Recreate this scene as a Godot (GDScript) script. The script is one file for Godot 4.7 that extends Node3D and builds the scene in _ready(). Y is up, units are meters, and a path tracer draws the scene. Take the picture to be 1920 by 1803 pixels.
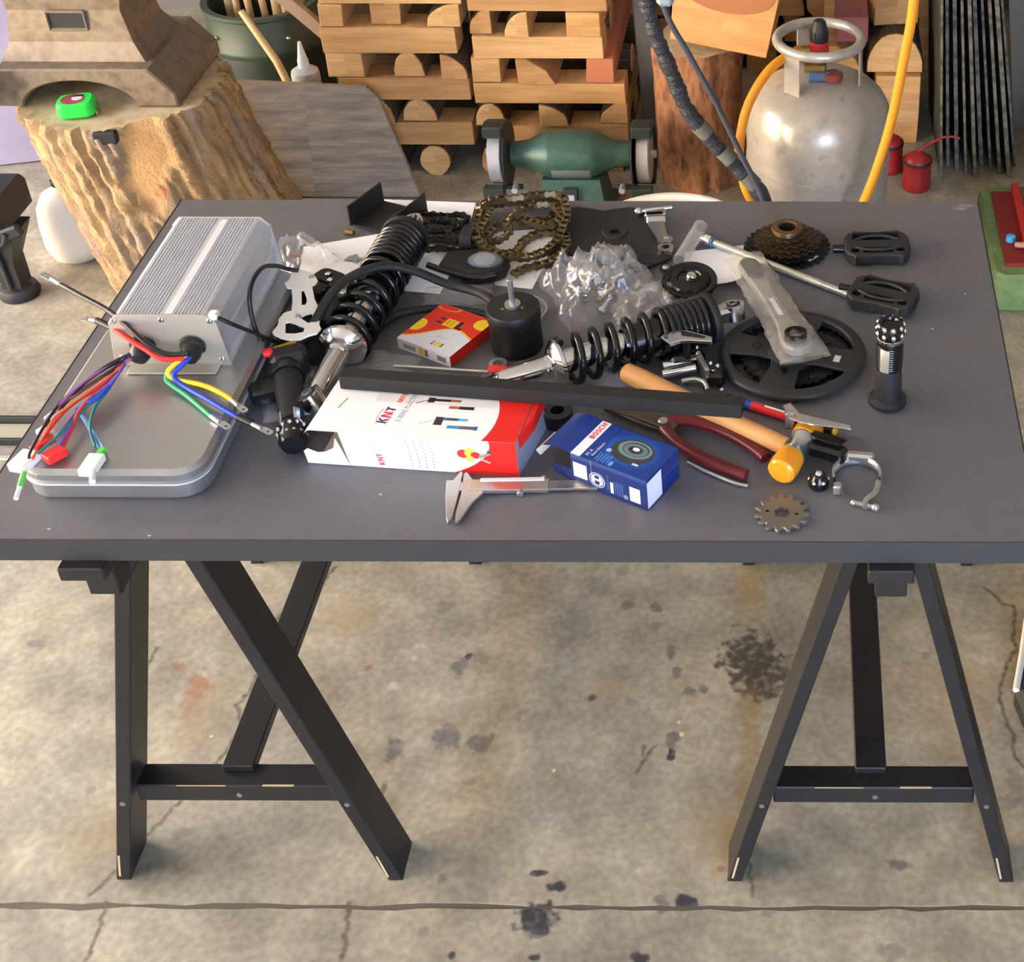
extends Node3D
# A workshop table on two trestles, covered with bicycle and motor parts.
# Metres; y up; floor at y = 0; the table top surface lies at y = TY.

const TY := 0.734
var M := {}
var taken := {}


# ---------------------------------------------------------------- mesh builder
class MB:
	static var next_group := 1
	var st := SurfaceTool.new()
	var n := 0
	var xf := Transform3D()
	var flat := true

	func _init() -> void:
		st.begin(Mesh.PRIMITIVE_TRIANGLES)

	func group(smooth: bool) -> void:
		if smooth:
			MB.next_group += 1
			st.set_smooth_group(MB.next_group)
		else:
			st.set_smooth_group(-1)

	func v(p: Vector3, uv := Vector2.ZERO, c := Color.WHITE) -> void:
		st.set_uv(uv)
		st.set_color(c)
		st.add_vertex(xf * p)
		n += 1

	# counter-clockwise seen from outside
	func tri(a: Vector3, b: Vector3, c: Vector3, ua := Vector2.ZERO, ub := Vector2.ZERO, uc := Vector2.ZERO, col := Color.WHITE) -> void:
		v(a, ua, col); v(c, uc, col); v(b, ub, col)

	func quad(a: Vector3, b: Vector3, c: Vector3, d: Vector3, ua := Vector2(0, 1), ub := Vector2(1, 1), uc := Vector2(1, 0), ud := Vector2(0, 0), col := Color.WHITE) -> void:
		tri(a, b, c, ua, ub, uc, col)
		tri(a, c, d, ua, uc, ud, col)

	func out_tri(a: Vector3, b: Vector3, c: Vector3, o: Vector3) -> void:
		if (b - a).cross(c - a).dot(o) >= 0.0: tri(a, b, c)
		else: tri(a, c, b)

	func out_quad(a: Vector3, b: Vector3, c: Vector3, d: Vector3, o: Vector3) -> void:
		out_tri(a, b, c, o)
		out_tri(a, c, d, o)

	# box with chamfered edges
	func box(c: Vector3, s: Vector3, bev := 0.0, b := Basis()) -> MB:
		group(false)
		var h := s * 0.5
		var e := minf(bev, minf(h.x, minf(h.y, h.z)) * 0.95)
		var pts := []
		for i in 8:
			var sg := Vector3(1 if i & 1 else -1, 1 if i & 2 else -1, 1 if i & 4 else -1)
			var row := []
			for a in 3:
				var q := h - Vector3(e, e, e)
				q[a] = h[a]
				row.append(c + b * (q * sg))
			pts.append(row)
		for a in 3:
			var b1: int = (a + 1) % 3
			var b2: int = (a + 2) % 3
			for s1 in 2:
				var o := Vector3.ZERO
				o[a] = 1 if s1 else -1
				var i0: int = s1 << a
				out_quad(pts[i0][a], pts[i0 | (1 << b1)][a], pts[i0 | (1 << b1) | (1 << b2)][a], pts[i0 | (1 << b2)][a], b * o)
			if e > 0.0:
				for k in 4:
					var j0: int = ((k & 1) << b1) | ((k >> 1) << b2)
					var j1: int = j0 | (1 << a)
					var oo := Vector3.ZERO
					oo[b1] = 1 if k & 1 else -1
					oo[b2] = 1 if k >> 1 else -1
					out_quad(pts[j0][b1], pts[j1][b1], pts[j1][b2], pts[j0][b2], b * oo)
		if e > 0.0:
			for i in 8:
				var sg := Vector3(1 if i & 1 else -1, 1 if i & 2 else -1, 1 if i & 4 else -1)
				out_tri(pts[i][0], pts[i][1], pts[i][2], b * sg)
		return self

	# profile of (radius, height) from bottom to top, turned about local y
	func lathe(prof: Array, t := Transform3D(), seg := 24, a0 := 0.0, a1 := TAU) -> MB:
		var g := 0
		for i in prof.size() - 1:
			var p: Vector2 = prof[i]
			var q: Vector2 = prof[i + 1]
			var fresh := true
			if i > 0:
				var d0: Vector2 = (p - prof[i - 1]).normalized()
				var d1: Vector2 = (q - p).normalized()
				fresh = d0.dot(d1) < 0.75
			if fresh:
				MB.next_group += 1
				g = MB.next_group
			st.set_smooth_group(g)
			for k in seg:
				var t0 := a0 + (a1 - a0) * k / seg
				var t1 := a0 + (a1 - a0) * (k + 1) / seg
				var c0 := Vector3(cos(t0), 0, -sin(t0))
				var c1 := Vector3(cos(t1), 0, -sin(t1))
				var A := t * (c0 * p.x + Vector3.UP * p.y)
				var B := t * (c1 * p.x + Vector3.UP * p.y)
				var C := t * (c1 * q.x + Vector3.UP * q.y)
				var D := t * (c0 * q.x + Vector3.UP * q.y)
				var u0 := float(k) / seg
				var u1 := float(k + 1) / seg
				var v0 := 1.0 - float(i) / (prof.size() - 1)
				var v1 := 1.0 - float(i + 1) / (prof.size() - 1)
				if p.x > 1e-7: tri(A, B, C, Vector2(u0, v0), Vector2(u1, v0), Vector2(u1, v1))
				if q.x > 1e-7: tri(A, C, D, Vector2(u0, v0), Vector2(u1, v1), Vector2(u0, v1))
		return self

	func cyl(a: Vector3, b: Vector3, r: float, seg := 16, bev := 0.0, r2 := -1.0) -> MB:
		if r2 < 0.0: r2 = r
		var l := a.distance_to(b)
		var t := Transform3D(MB.along(b - a), a)
		if bev > 0.0:
			return lathe([Vector2(0, 0), Vector2(r - bev, 0), Vector2(r, bev), Vector2(r2, l - bev), Vector2(r2 - bev, l), Vector2(0, l)], t, seg)
		return lathe([Vector2(0, 0), Vector2(r, 0), Vector2(r2, l), Vector2(0, l)], t, seg)

	# hollow tube piece: outer radius, inner radius
	func pipe(a: Vector3, b: Vector3, ro: float, ri: float, seg := 20) -> MB:
		var l := a.distance_to(b)
		return lathe([Vector2(ri, 0), Vector2(ro, 0), Vector2(ro, l), Vector2(ri, l), Vector2(ri, 0)], Transform3D(MB.along(b - a), a), seg)

	static func along(d: Vector3) -> Basis:
		var y := d.normalized()
		var x := y.cross(Vector3.FORWARD if absf(y.z) < 0.9 else Vector3.RIGHT).normalized()
		return Basis(x, y, x.cross(y))

	# swept round tube along points; rad is a number or one radius per point
	func tube(pts: PackedVector3Array, rad, seg := 8, closed := false, squash := 1.0) -> MB:
		var m := pts.size()
		if m < 2: return self
		var rings := []
		var nrm := Vector3.ZERO
		for i in m:
			var d: Vector3
			if closed: d = pts[(i + 1) % m] - pts[(i - 1 + m) % m]
			else: d = pts[mini(i + 1, m - 1)] - pts[maxi(i - 1, 0)]
			d = d.normalized()
			if i == 0: nrm = MB.along(d).x
			else: nrm = (nrm - d * nrm.dot(d)).normalized()
			var bn := d.cross(nrm)
			var r: float = rad[i] if rad is Array else rad
			var ring := PackedVector3Array()
			for k in seg:
				var a := TAU * k / seg
				ring.append(pts[i] + (nrm * cos(a) * squash + bn * sin(a)) * r)
			rings.append(ring)
		group(true)
		for i in (m if closed else m - 1):
			var r0: PackedVector3Array = rings[i]
			var r1: PackedVector3Array = rings[(i + 1) % m]
			for k in seg:
				var k1 := (k + 1) % seg
				quad(r0[k], r0[k1], r1[k1], r1[k])
		if not closed:
			group(false)
			for k in range(1, seg - 1):
				tri(rings[0][0], rings[0][k + 1], rings[0][k])
				tri(rings[m - 1][0], rings[m - 1][k], rings[m - 1][k + 1])
		return self

	# polygon (x, z) standing from y0 to y1, with round or polygonal holes, edges chamfered by bev
	func prism(poly: PackedVector2Array, y0: float, y1: float, t := Transform3D(), holes := [], bev := 0.0, smooth := false) -> MB:
		poly = MB.ccw(poly, true)
		var hs := []
		for h in holes: hs.append(MB.ccw(h, false))
		var inner := poly
		if bev > 0.0:
			inner = MB.inset(poly, bev)
		# caps
		var all := MB.bridge(inner, hs)
		var big := PackedVector2Array()
		for p in all: big.append(p * 1000.0)
		var idx := Geometry2D.triangulate_polygon(big) if hs.is_empty() else PackedInt32Array()
		if idx.is_empty(): idx = MB.ears(big)
		group(false)
		for k in range(0, idx.size(), 3):
			var a := all[idx[k]]
			var b := all[idx[k + 1]]
			var c := all[idx[k + 2]]
			var A := Vector3(a.x, 0, a.y)
			var B := Vector3(b.x, 0, b.y)
			var C := Vector3(c.x, 0, c.y)
			var up := Vector3.UP
			for s in 2:
				var yy := Vector3(0, y1 if s == 0 else y0, 0)
				var o := up if s == 0 else -up
				var fl := (B - A).cross(C - A).dot(o) >= 0.0
				if fl: tri(t * (A + yy), t * (B + yy), t * (C + yy), a, b, c)
				else: tri(t * (A + yy), t * (C + yy), t * (B + yy), a, c, b)
		var loops := [poly]
		loops.append_array(hs)
		for li in loops.size():
			var lp: PackedVector2Array = loops[li]
			group(smooth or (li > 0 and lp.size() > 8))
			var m := lp.size()
			for k in m:
				var a := lp[k]
				var b := lp[(k + 1) % m]
				var bt := bev if li == 0 else 0.0
				quad(t * Vector3(a.x, y0 + bt, a.y), t * Vector3(a.x, y1 - bt, a.y), t * Vector3(b.x, y1 - bt, b.y), t * Vector3(b.x, y0 + bt, b.y))
		if bev > 0.0:
			group(false)
			var m2 := poly.size()
			for k in m2:
				var a := poly[k]
				var b := poly[(k + 1) % m2]
				var c := inner[k]
				var d := inner[(k + 1) % m2]
				quad(t * Vector3(a.x, y1 - bev, a.y), t * Vector3(c.x, y1, c.y), t * Vector3(d.x, y1, d.y), t * Vector3(b.x, y1 - bev, b.y))
				quad(t * Vector3(c.x, y0, c.y), t * Vector3(a.x, y0 + bev, a.y), t * Vector3(b.x, y0 + bev, b.y), t * Vector3(d.x, y0, d.y))
		return self

	# ear clipping that also takes outlines joined to their holes
	static func ears(p: PackedVector2Array) -> PackedInt32Array:
		var r := PackedInt32Array()
		var ix := []
		for i in p.size(): ix.append(i)
		var guard := 0
		while ix.size() > 3 and guard < 4000:
			guard += 1
			var found := false
			for k in ix.size():
				var m := ix.size()
				var a := p[ix[(k - 1 + m) % m]]
				var b := p[ix[k]]
				var c := p[ix[(k + 1) % m]]
				var cr := (b - a).cross(c - b)
				if cr < 1e-9: continue
				var clear := true
				for j in m:
					var q := p[ix[j]]
					if q.distance_squared_to(a) < 1e-6 or q.distance_squared_to(b) < 1e-6 or q.distance_squared_to(c) < 1e-6: continue
					if (b - a).cross(q - a) >= 0.0 and (c - b).cross(q - b) >= 0.0 and (a - c).cross(q - c) >= 0.0:
						clear = false
						break
				if clear:
					r.append_array(PackedInt32Array([ix[(k - 1 + m) % m], ix[k], ix[(k + 1) % m]]))
					ix.remove_at(k)
					found = true
					break
			if not found:
				ix.remove_at(0)
		if ix.size() == 3: r.append_array(PackedInt32Array([ix[0], ix[1], ix[2]]))
		return r

	static func inset(p: PackedVector2Array, d: float) -> PackedVector2Array:
		var r := PackedVector2Array()
		var m := p.size()
		for k in m:
			var e0 := (p[k] - p[(k - 1 + m) % m]).normalized()
			var e1 := (p[(k + 1) % m] - p[k]).normalized()
			var n0 := Vector2(-e0.y, e0.x)
			var n1 := Vector2(-e1.y, e1.x)
			var b := (n0 + n1).normalized()
			var s := clampf(1.0 / maxf(b.dot(n0), 0.35), 1.0, 2.5)
			r.append(p[k] + b * d * s)
		return r

	static func ccw(p: PackedVector2Array, want: bool) -> PackedVector2Array:
		var a := 0.0
		for k in p.size():
			a += p[k].cross(p[(k + 1) % p.size()])
		if (a > 0.0) == want: return p
		var r := p.duplicate()
		r.reverse()
		return r

	static func bridge(outer: PackedVector2Array, holes: Array) -> PackedVector2Array:
		var r := outer.duplicate()
		for h in holes:
			var best := 1e9
			var bi := 0
			var bj := 0
			for i in r.size():
				for j in h.size():
					var d: float = r[i].distance_squared_to(h[j])
					if d < best:
						best = d; bi = i; bj = j
			var o := PackedVector2Array()
			var dir: Vector2 = (h[bj] - r[bi]).normalized()
			var eps := Vector2.ZERO
			for i in bi + 1: o.append(r[i])
			for j in h.size() + 1:
				var q: Vector2 = h[(bj + j) % h.size()]
				if j == h.size(): q += eps
				o.append(q)
			o.append(r[bi] + eps)
			for i in range(bi + 1, r.size()): o.append(r[i])
			r = o
		return r

	# surface given by f(u, v) -> Vector3, uv from 0 to 1
	func sheet(nu: int, nv: int, f: Callable, smooth := true) -> MB:
		group(smooth)
		var g := []
		for i in nu + 1:
			var row := PackedVector3Array()
			for j in nv + 1: row.append(f.call(float(i) / nu, float(j) / nv))
			g.append(row)
		for i in nu:
			for j in nv:
				var u0 := float(i) / nu
				var u1 := float(i + 1) / nu
				var v0 := float(j) / nv
				var v1 := float(j + 1) / nv
				quad(g[i][j], g[i + 1][j], g[i + 1][j + 1], g[i][j + 1], Vector2(u0, v0), Vector2(u1, v0), Vector2(u1, v1), Vector2(u0, v1))
		return self

	# skin over rings of equally many points; closed rings, ends capped
	func loft(rings: Array, smooth := false, caps := true, cols := []) -> MB:
		var m: int = rings[0].size()
		group(smooth)
		for i in rings.size() - 1:
			for k in m:
				var k1 := (k + 1) % m
				if cols.size():
					var q := [[i, k], [i, k1], [i + 1, k1], [i, k], [i + 1, k1], [i + 1, k]]
					for w in [0, 2, 1, 3, 5, 4]: v(rings[q[w][0]][q[w][1]], Vector2.ZERO, cols[q[w][0]][q[w][1]])
				else:
					quad(rings[i][k], rings[i][k1], rings[i + 1][k1], rings[i + 1][k])
		if caps:
			group(false)
			for e in [0, rings.size() - 1]:
				var c := Vector3.ZERO
				for p in rings[e]: c += p
				c /= m
				for k in m:
					if e == 0: tri(c, rings[e][(k + 1) % m], rings[e][k])
					else: tri(c, rings[e][k], rings[e][(k + 1) % m])
		return self

	func ball(c: Vector3, r: Vector3, seg := 16, b := Basis()) -> MB:
		var prof := []
		var m := maxi(4, seg / 2)
		for i in m + 1:
			var a := -PI / 2 + PI * i / m
			prof.append(Vector2(maxf(0.0, cos(a)), sin(a)))
		prof[0].x = 0.0
		prof[m].x = 0.0
		return lathe(prof, Transform3D(b * Basis.from_scale(r), c), seg)

	func mesh() -> ArrayMesh:
		st.generate_normals()
		return st.commit()


static func circle(r: float, seg := 24, c := Vector2.ZERO, ry := -1.0, a0 := 0.0) -> PackedVector2Array:
	var p := PackedVector2Array()
	if ry < 0.0: ry = r
	for k in seg:
		var a := a0 + TAU * k / seg
		p.append(c + Vector2(cos(a) * r, sin(a) * ry))
	return p


static func rrect(w: float, d: float, r: float, seg := 4, c := Vector2.ZERO) -> PackedVector2Array:
	var p := PackedVector2Array()
	for q in 4:
		var cc := Vector2((w / 2 - r) * (1 if q == 0 or q == 3 else -1), (d / 2 - r) * (1 if q < 2 else -1))
		for k in seg + 1:
			var a := PI / 2 * q + PI / 2 * k / seg
			p.append(c + cc + Vector2(cos(a), sin(a)) * r)
	return p


static func pv(a: Array) -> PackedVector2Array:
	var p := PackedVector2Array()
	for k in range(0, a.size(), 2): p.append(Vector2(a[k], a[k + 1]))
	return p


# smooth curve through control points given as flat x, y, z numbers
static func curve(a: Array, step := 0.008, tension := 0.45) -> PackedVector3Array:
	var c := Curve3D.new()
	c.bake_interval = step
	var m := a.size() / 3
	var q := []
	for k in m: q.append(Vector3(a[3 * k], a[3 * k + 1], a[3 * k + 2]))
	for k in m:
		var t := Vector3.ZERO
		if k > 0 and k < m - 1: t = (q[k + 1] - q[k - 1]) * minf(tension * 0.5, 0.18)
		c.add_point(q[k], -t, t)
	return c.get_baked_points()


# ---------------------------------------------------------------- nodes
func numbered(called: String) -> String:
	if not taken.has(called):
		taken[called] = 0
		return called
	taken[called] += 1
	return "%s_%03d" % [called, taken[called]]


func thing(called: String, label: String, category: String, at := Vector3.ZERO, turn := 0.0, group := "") -> Node3D:
	var o := Node3D.new()
	o.name = numbered(called)
	add_child(o)
	o.position = at
	o.rotation.y = turn
	tag(o, label, category, group)
	return o


func tag(o: Node, label: String, category := "", group := "", kind := "") -> void:
	if label: o.set_meta("label", label)
	if category: o.set_meta("category", category)
	if group: o.set_meta("group", group)
	if kind: o.set_meta("kind", kind)


func part(parent: Node3D, called: String, b, material: Material, label := "", at := Vector3.ZERO, turn := Basis()) -> MeshInstance3D:
	var o := MeshInstance3D.new()
	o.name = called
	o.mesh = b.mesh() if b is MB else b
	o.material_override = material
	o.cast_shadow = GeometryInstance3D.SHADOW_CASTING_SETTING_ON
	parent.add_child(o, true)
	o.position = at
	o.basis = turn
	if label: o.set_meta("label", label)
	return o


func solo(called: String, b, material: Material, label: String, category: String, at := Vector3.ZERO, turn := 0.0, group := "") -> MeshInstance3D:
	var o := part(self, numbered(called), b, material)
	o.position = at
	o.rotation.y = turn
	tag(o, label, category, group)
	return o


func struct(called: String, b, material: Material, label := "") -> MeshInstance3D:
	var o := part(self, called, b, material)
	o.set_meta("kind", "structure")
	if label: o.set_meta("label", label)
	return o


# ---------------------------------------------------------------- materials
func mat(key: String, c: Color, rough := 0.6, metal := 0.0) -> StandardMaterial3D:
	var m := StandardMaterial3D.new()
	m.resource_name = key
	m.albedo_color = c
	m.roughness = rough
	m.metallic = metal
	M[key] = m
	return m


func rgb(r: int, g: int, b: int) -> Color:
	return Color(r / 255.0, g / 255.0, b / 255.0)


func lin(r: int, g: int, b: int) -> Color:
	return rgb(r, g, b).srgb_to_linear()


static func ring(c: Vector3, w: float, d: float) -> PackedVector3Array:
	return PackedVector3Array([c + Vector3(-w, 0, d), c + Vector3(w, 0, d), c + Vector3(w, 0, -d), c + Vector3(-w, 0, -d)])


func noise(sd: int, freq: float, octaves := 4, kind := FastNoiseLite.TYPE_SIMPLEX_SMOOTH) -> FastNoiseLite:
	var f := FastNoiseLite.new()
	f.seed = sd
	f.noise_type = kind
	f.frequency = freq
	f.fractal_type = FastNoiseLite.FRACTAL_FBM
	f.fractal_octaves = octaves
	return f


func noise_tex(sd: int, freq: float, colors: Array, size := 512, octaves := 5, normal := false, bump := 4.0) -> NoiseTexture2D:
	var t := NoiseTexture2D.new()
	t.noise = noise(sd, freq, octaves)
	t.width = size
	t.height = size
	t.seamless = true
	t.generate_mipmaps = false
	if normal:
		t.as_normal_map = true
		t.bump_strength = bump
	elif colors.size():
		var g := Gradient.new()
		var offs := PackedFloat32Array()
		var cs := PackedColorArray()
		for k in colors.size():
			offs.append(float(k) / (colors.size() - 1))
			cs.append(colors[k])
		g.offsets = offs
		g.colors = cs
		t.color_ramp = g
	return t


func tri(m: StandardMaterial3D, scale: float, world := false) -> StandardMaterial3D:
	m.uv1_triplanar = true
	m.uv1_world_triplanar = world
	m.uv1_scale = Vector3.ONE * scale
	return m


# wood: fibres along local x of the texture, slow colour drift and dark streaks
func grain_image(sd: int, base: Color, dark: Color, w := 512, h := 256, streak := 1.0) -> ImageTexture:
	var n1 := noise(sd, 0.012, 4)
	var n2 := noise(sd + 7, 0.05, 3)
	var im := Image.create(w, h, false, Image.FORMAT_RGB8)
	for y in h:
		for x in w:
			var a := n1.get_noise_2d(x * 0.35, y * 3.2)
			var b := n2.get_noise_2d(x * 0.25, y * 4.0)
			var k := clampf(0.42 + a * 0.75 * streak + b * 0.35 * streak, 0.0, 1.0)
			im.set_pixel(x, y, base.lerp(dark, k))
	return ImageTexture.create_from_image(im)


# builder whose points are given as (x, height over the table, z) in the world, for a part of thing t
func mb(t: Node3D) -> MB:
	var b := MB.new()
	b.xf = t.transform.affine_inverse() * Transform3D(Basis(), Vector3(0, TY, 0))
	return b


func helix(a: Vector3, b: Vector3, R: float, turns: float, ease: float, seg := 18) -> PackedVector3Array:
	var bs := MB.along(b - a)
	var p := PackedVector3Array()
	var m := int(turns * seg)
	for i in m + 1:
		var f := float(i) / m
		var g := f * ease + (1.0 - ease) * f * f
		var an := TAU * turns * f
		p.append(a.lerp(b, g) + bs.x * cos(an) * R + bs.z * sin(an) * R)
	return p


static func gear(teeth: int, root: float, tip: float, sharp := 0.35) -> PackedVector2Array:
	var p := PackedVector2Array()
	for k in teeth:
		for q in [[0.0, root], [0.22, root], [0.36, lerpf(root, tip, 0.6)], [0.61 - sharp * 0.22, tip], [0.61 + sharp * 0.22, tip], [0.86, lerpf(root, tip, 0.6)]]:
			var a: float = TAU * (k + q[0]) / teeth
			p.append(Vector2(cos(a), sin(a)) * q[1])
	return p


# printed lettering lying flat: centre c, reading direction r, up direction u
func lettering(parent: Node3D, words: String, size: float, c: Vector3, r: Vector3, u: Vector3, m: Material, bold := false) -> MeshInstance3D:
	var tm := TextMesh.new()
	tm.text = words
	var f := SystemFont.new()
	f.font_names = PackedStringArray(["Droid Sans"])
	f.font_weight = 700 if bold else 400
	tm.font = f
	tm.font_size = 32
	tm.pixel_size = size / 32.0
	tm.depth = 0.0002
	r = r.normalized()
	u = (u - r * u.dot(r)).normalized()
	return part(parent, "lettering", tm, m, "", c, Basis(r, u, r.cross(u)))


func _ready() -> void:
	# camera: eye two metres up in front of the table; the picture is the lower left part of a wider view, so the lens is shifted
	var cam := Camera3D.new()
	cam.name = "camera"
	add_child(cam)
	cam.position = Vector3(0, 2.0, 0)
	cam.basis = Basis.from_euler(Vector3(deg_to_rad(-34.068), 0, deg_to_rad(0.18)))
	cam.projection = Camera3D.PROJECTION_FRUSTUM
	cam.near = 0.05
	cam.far = 60.0
	cam.size = 0.05 * 1803.0 / 2854.0
	cam.frustum_offset = Vector2((960.0 - 1500.0) / 2854.0, (550.0 - 901.5) / 2854.0) * 0.05
	cam.current = true

	var env := Environment.new()
	var sky := Sky.new()
	var air := ProceduralSkyMaterial.new()
	air.sky_top_color = rgb(150, 185, 236)
	air.sky_horizon_color = rgb(206, 222, 248)
	air.ground_horizon_color = rgb(205, 200, 190)
	air.ground_bottom_color = rgb(150, 142, 130)
	air.sky_energy_multiplier = 2.0
	sky.sky_material = air
	env.background_mode = Environment.BG_SKY
	env.sky = sky
	env.ambient_light_source = Environment.AMBIENT_SOURCE_SKY
	env.reflected_light_source = Environment.REFLECTION_SOURCE_SKY
	env.tonemap_mode = Environment.TONE_MAPPER_LINEAR
	env.tonemap_exposure = 4.45
	env.sdfgi_enabled = true
	env.ssao_enabled = true
	env.ssil_enabled = true
	var we := WorldEnvironment.new()
	we.name = "daylight"
	we.environment = env
	add_child(we)

	# the sun stands high on the right, outside: it lights the yard and the wall across the yard on the left
	var sun := DirectionalLight3D.new()
	sun.name = "sun"
	add_child(sun)
	sun.rotation = Vector3(deg_to_rad(-52), deg_to_rad(82), 0)
	sun.light_color = rgb(255, 238, 212)
	sun.light_energy = 5.5
	sun.light_angular_distance = 0.6
	sun.shadow_enabled = true

	materials()
	room()
	table()
	background_left()
	firewood()
	background_right()
	table_left()
	table_middle()
	table_right()


# ---------------------------------------------------------------- materials and room
func materials() -> void:
	var m: StandardMaterial3D
	m = mat("table_grey", rgb(104, 103, 108), 0.4)
	m.albedo_texture = noise_tex(3, 0.02, [Color(0.93, 0.93, 0.93), Color(1, 1, 1), Color(0.96, 0.96, 0.97)], 512)
	m.roughness_texture = noise_tex(4, 0.03, [Color(0.85, 0.85, 0.85), Color(1, 1, 1)], 512)
	tri(m, 1.6)
	mat("speck", rgb(190, 190, 194), 0.6)
	mat("scuff", rgb(140, 136, 134), 0.6)
	mat("table_edge", rgb(50, 51, 53), 0.5)
	m = mat("black_wood", rgb(34, 33, 34), 0.45)
	m.albedo_texture = noise_tex(5, 0.03, [Color(0.75, 0.75, 0.75), Color(1, 1, 1)], 256)
	tri(m, 3.0)
	mat("bare_wood", rgb(196, 172, 128), 0.7)
	mat("screw", rgb(190, 190, 190), 0.35, 1.0)
	mat("wall", rgb(112, 108, 102), 0.9)
	mat("yard_wall", rgb(240, 219, 183), 0.9)
	mat("yard", rgb(186, 182, 174), 0.95)
	mat("ceiling", rgb(186, 186, 186), 0.9)
	mat("joint", rgb(104, 94, 80), 0.95)


func floor_image() -> ImageTexture:
	var N := 1800
	var x0 := -2.4
	var z0 := -4.4
	var per := N / 4.0
	var im0 := noise(11, 0.004, 5).get_image(N, N, false, false, false)
	var im1 := noise(12, 0.02, 4).get_image(N, N, false, false, false)
	var im2 := noise(13, 0.12, 3).get_image(N, N, false, false, false)
	var d0 := im0.get_data()
	var d1 := im1.get_data()
	var d2 := im2.get_data()
	var out := PackedByteArray()
	out.resize(N * N * 3)
	for i in N * N:
		var a := (d0[i] - 128) * 0.2
		var b := (d1[i] - 128) * 0.17
		var c := (d2[i] - 128) * 0.13
		out[i * 3] = clampi(int(151 + a + b + c), 0, 255)
		out[i * 3 + 1] = clampi(int(142 + a * 0.9 + b + c), 0, 255)
		out[i * 3 + 2] = clampi(int(122 + a * 0.7 + b * 0.9 + c), 0, 255)
	var im := Image.create_from_data(N, N, false, Image.FORMAT_RGB8, out)
	# stains seen on the concrete: x, z, half width, half depth, kind
	var st := [-0.086,-1.840,0.046,0.056,0, -0.057,-1.792,0.041,0.046,0, -0.080,-1.798,0.037,0.048,0, -0.398,-1.914,0.023,0.026,1, -0.413,-1.864,0.015,0.015,1, -0.578,-1.654,0.023,0.024,2, -0.520,-1.646,0.023,0.017,2, -0.660,-1.632,0.016,0.024,2, -0.382,-1.328,0.026,0.026,3, -0.383,-1.304,0.017,0.012,2, -0.364,-1.382,0.013,0.009,3, -0.166,-1.358,0.017,0.011,3, -0.202,-1.356,0.011,0.014,2, -0.225,-1.267,0.011,0.008,3, -0.377,-1.266,0.009,0.007,3, -0.496,-1.270,0.005,0.006,3, -0.307,-1.954,0.013,0.013,2, -0.259,-1.951,0.012,0.011,2, -0.258,-1.902,0.013,0.015,1, -0.224,-1.840,0.008,0.017,2, -0.210,-1.800,0.008,0.014,2, -0.185,-1.754,0.016,0.014,2, -0.162,-1.762,0.008,0.011,2, -0.207,-1.655,0.010,0.018,2, -0.207,-1.626,0.006,0.010,3, -0.253,-1.630,0.004,0.015,2, -0.585,-1.808,0.013,0.019,2, -0.548,-1.830,0.017,0.012,1, -0.574,-1.832,0.005,0.006,3, -0.389,-1.405,0.011,0.005,3, -0.507,-2.020,0.008,0.019,1, -0.532,-1.993,0.012,0.009,1, -0.638,-1.952,0.017,0.013,1, -0.523,-1.569,0.014,0.007,1, -0.348,-1.742,0.006,0.006,3, -0.468,-1.702,0.006,0.008,1, -0.280,-1.733,0.011,0.010,1, -0.658,-1.554,0.004,0.012,2, -0.534,-1.398,0.006,0.009,1, -0.328,-2.041,0.010,0.017,1, 0.156,-1.421,0.018,0.008,2, 0.346,-1.573,0.014,0.029,1, 0.330,-1.537,0.012,0.014,1, 0.133,-1.280,0.017,0.013,1, -0.044,-1.339,0.011,0.009,1, -1.331,-1.860,0.015,0.012,1, 0.219,-1.836,0.008,0.009,1, -0.544,-1.303,0.007,0.015,1, -0.949,-1.473,0.013,0.009,1, -1.119,-1.552,0.008,0.008,1, -1.016,-1.757,0.018,0.040,4, -1.067,-1.808,0.008,0.008,4, -0.991,-1.702,0.040,0.069,5, -0.323,-1.762,0.036,0.035,5, -0.099,-1.448,0.028,0.038,5, -0.128,-1.467,0.049,0.059,5, 0.320,-1.468,0.021,0.035,5, -0.799,-1.932,0.048,0.053,5, -1.076,-1.463,0.049,0.058,5, 0.273,-1.764,0.054,0.084,5, -0.741,-1.807,0.008,0.010,4, -0.118,-1.415,0.006,0.006,4, -0.089,-2.029,0.026,0.056,6, -0.090,-1.961,0.025,0.054,6, -0.082,-1.717,0.021,0.052,6, -0.083,-1.639,0.019,0.049,6, -0.082,-1.566,0.017,0.047,6, -0.082,-1.496,0.017,0.045,6, -0.659,-1.856,0.013,0.009,7, -0.668,-1.829,0.007,0.007,7, -0.199,-1.691,0.004,0.004,8, -0.193,-1.666,0.003,0.004,8, -0.393,-1.594,0.003,0.005,8, -0.963,-1.658,0.003,0.003,8, -0.234,-1.410,0.011,0.007,7, -0.690,-1.766,0.014,0.009,7]
	var cols := [rgb(66, 60, 52), rgb(112, 106, 98), rgb(80, 78, 78), rgb(44, 44, 48), rgb(140, 84, 62), rgb(150, 122, 82), rgb(142, 108, 60), rgb(206, 198, 186), rgb(232, 206, 150)]
	var al := [0.9, 0.55, 0.62, 0.9, 0.6, 0.4, 0.48, 0.45, 0.9]
	var soft := [0.4, 0.4, 0.55, 0.4, 0.7, 1.2, 1.1, 0.7, 0.2]
	var ns := noise(21, 14.0, 4)
	var nf := noise(22, 45.0, 3)
	var n6 := noise(23, 38.0, 3)
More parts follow.
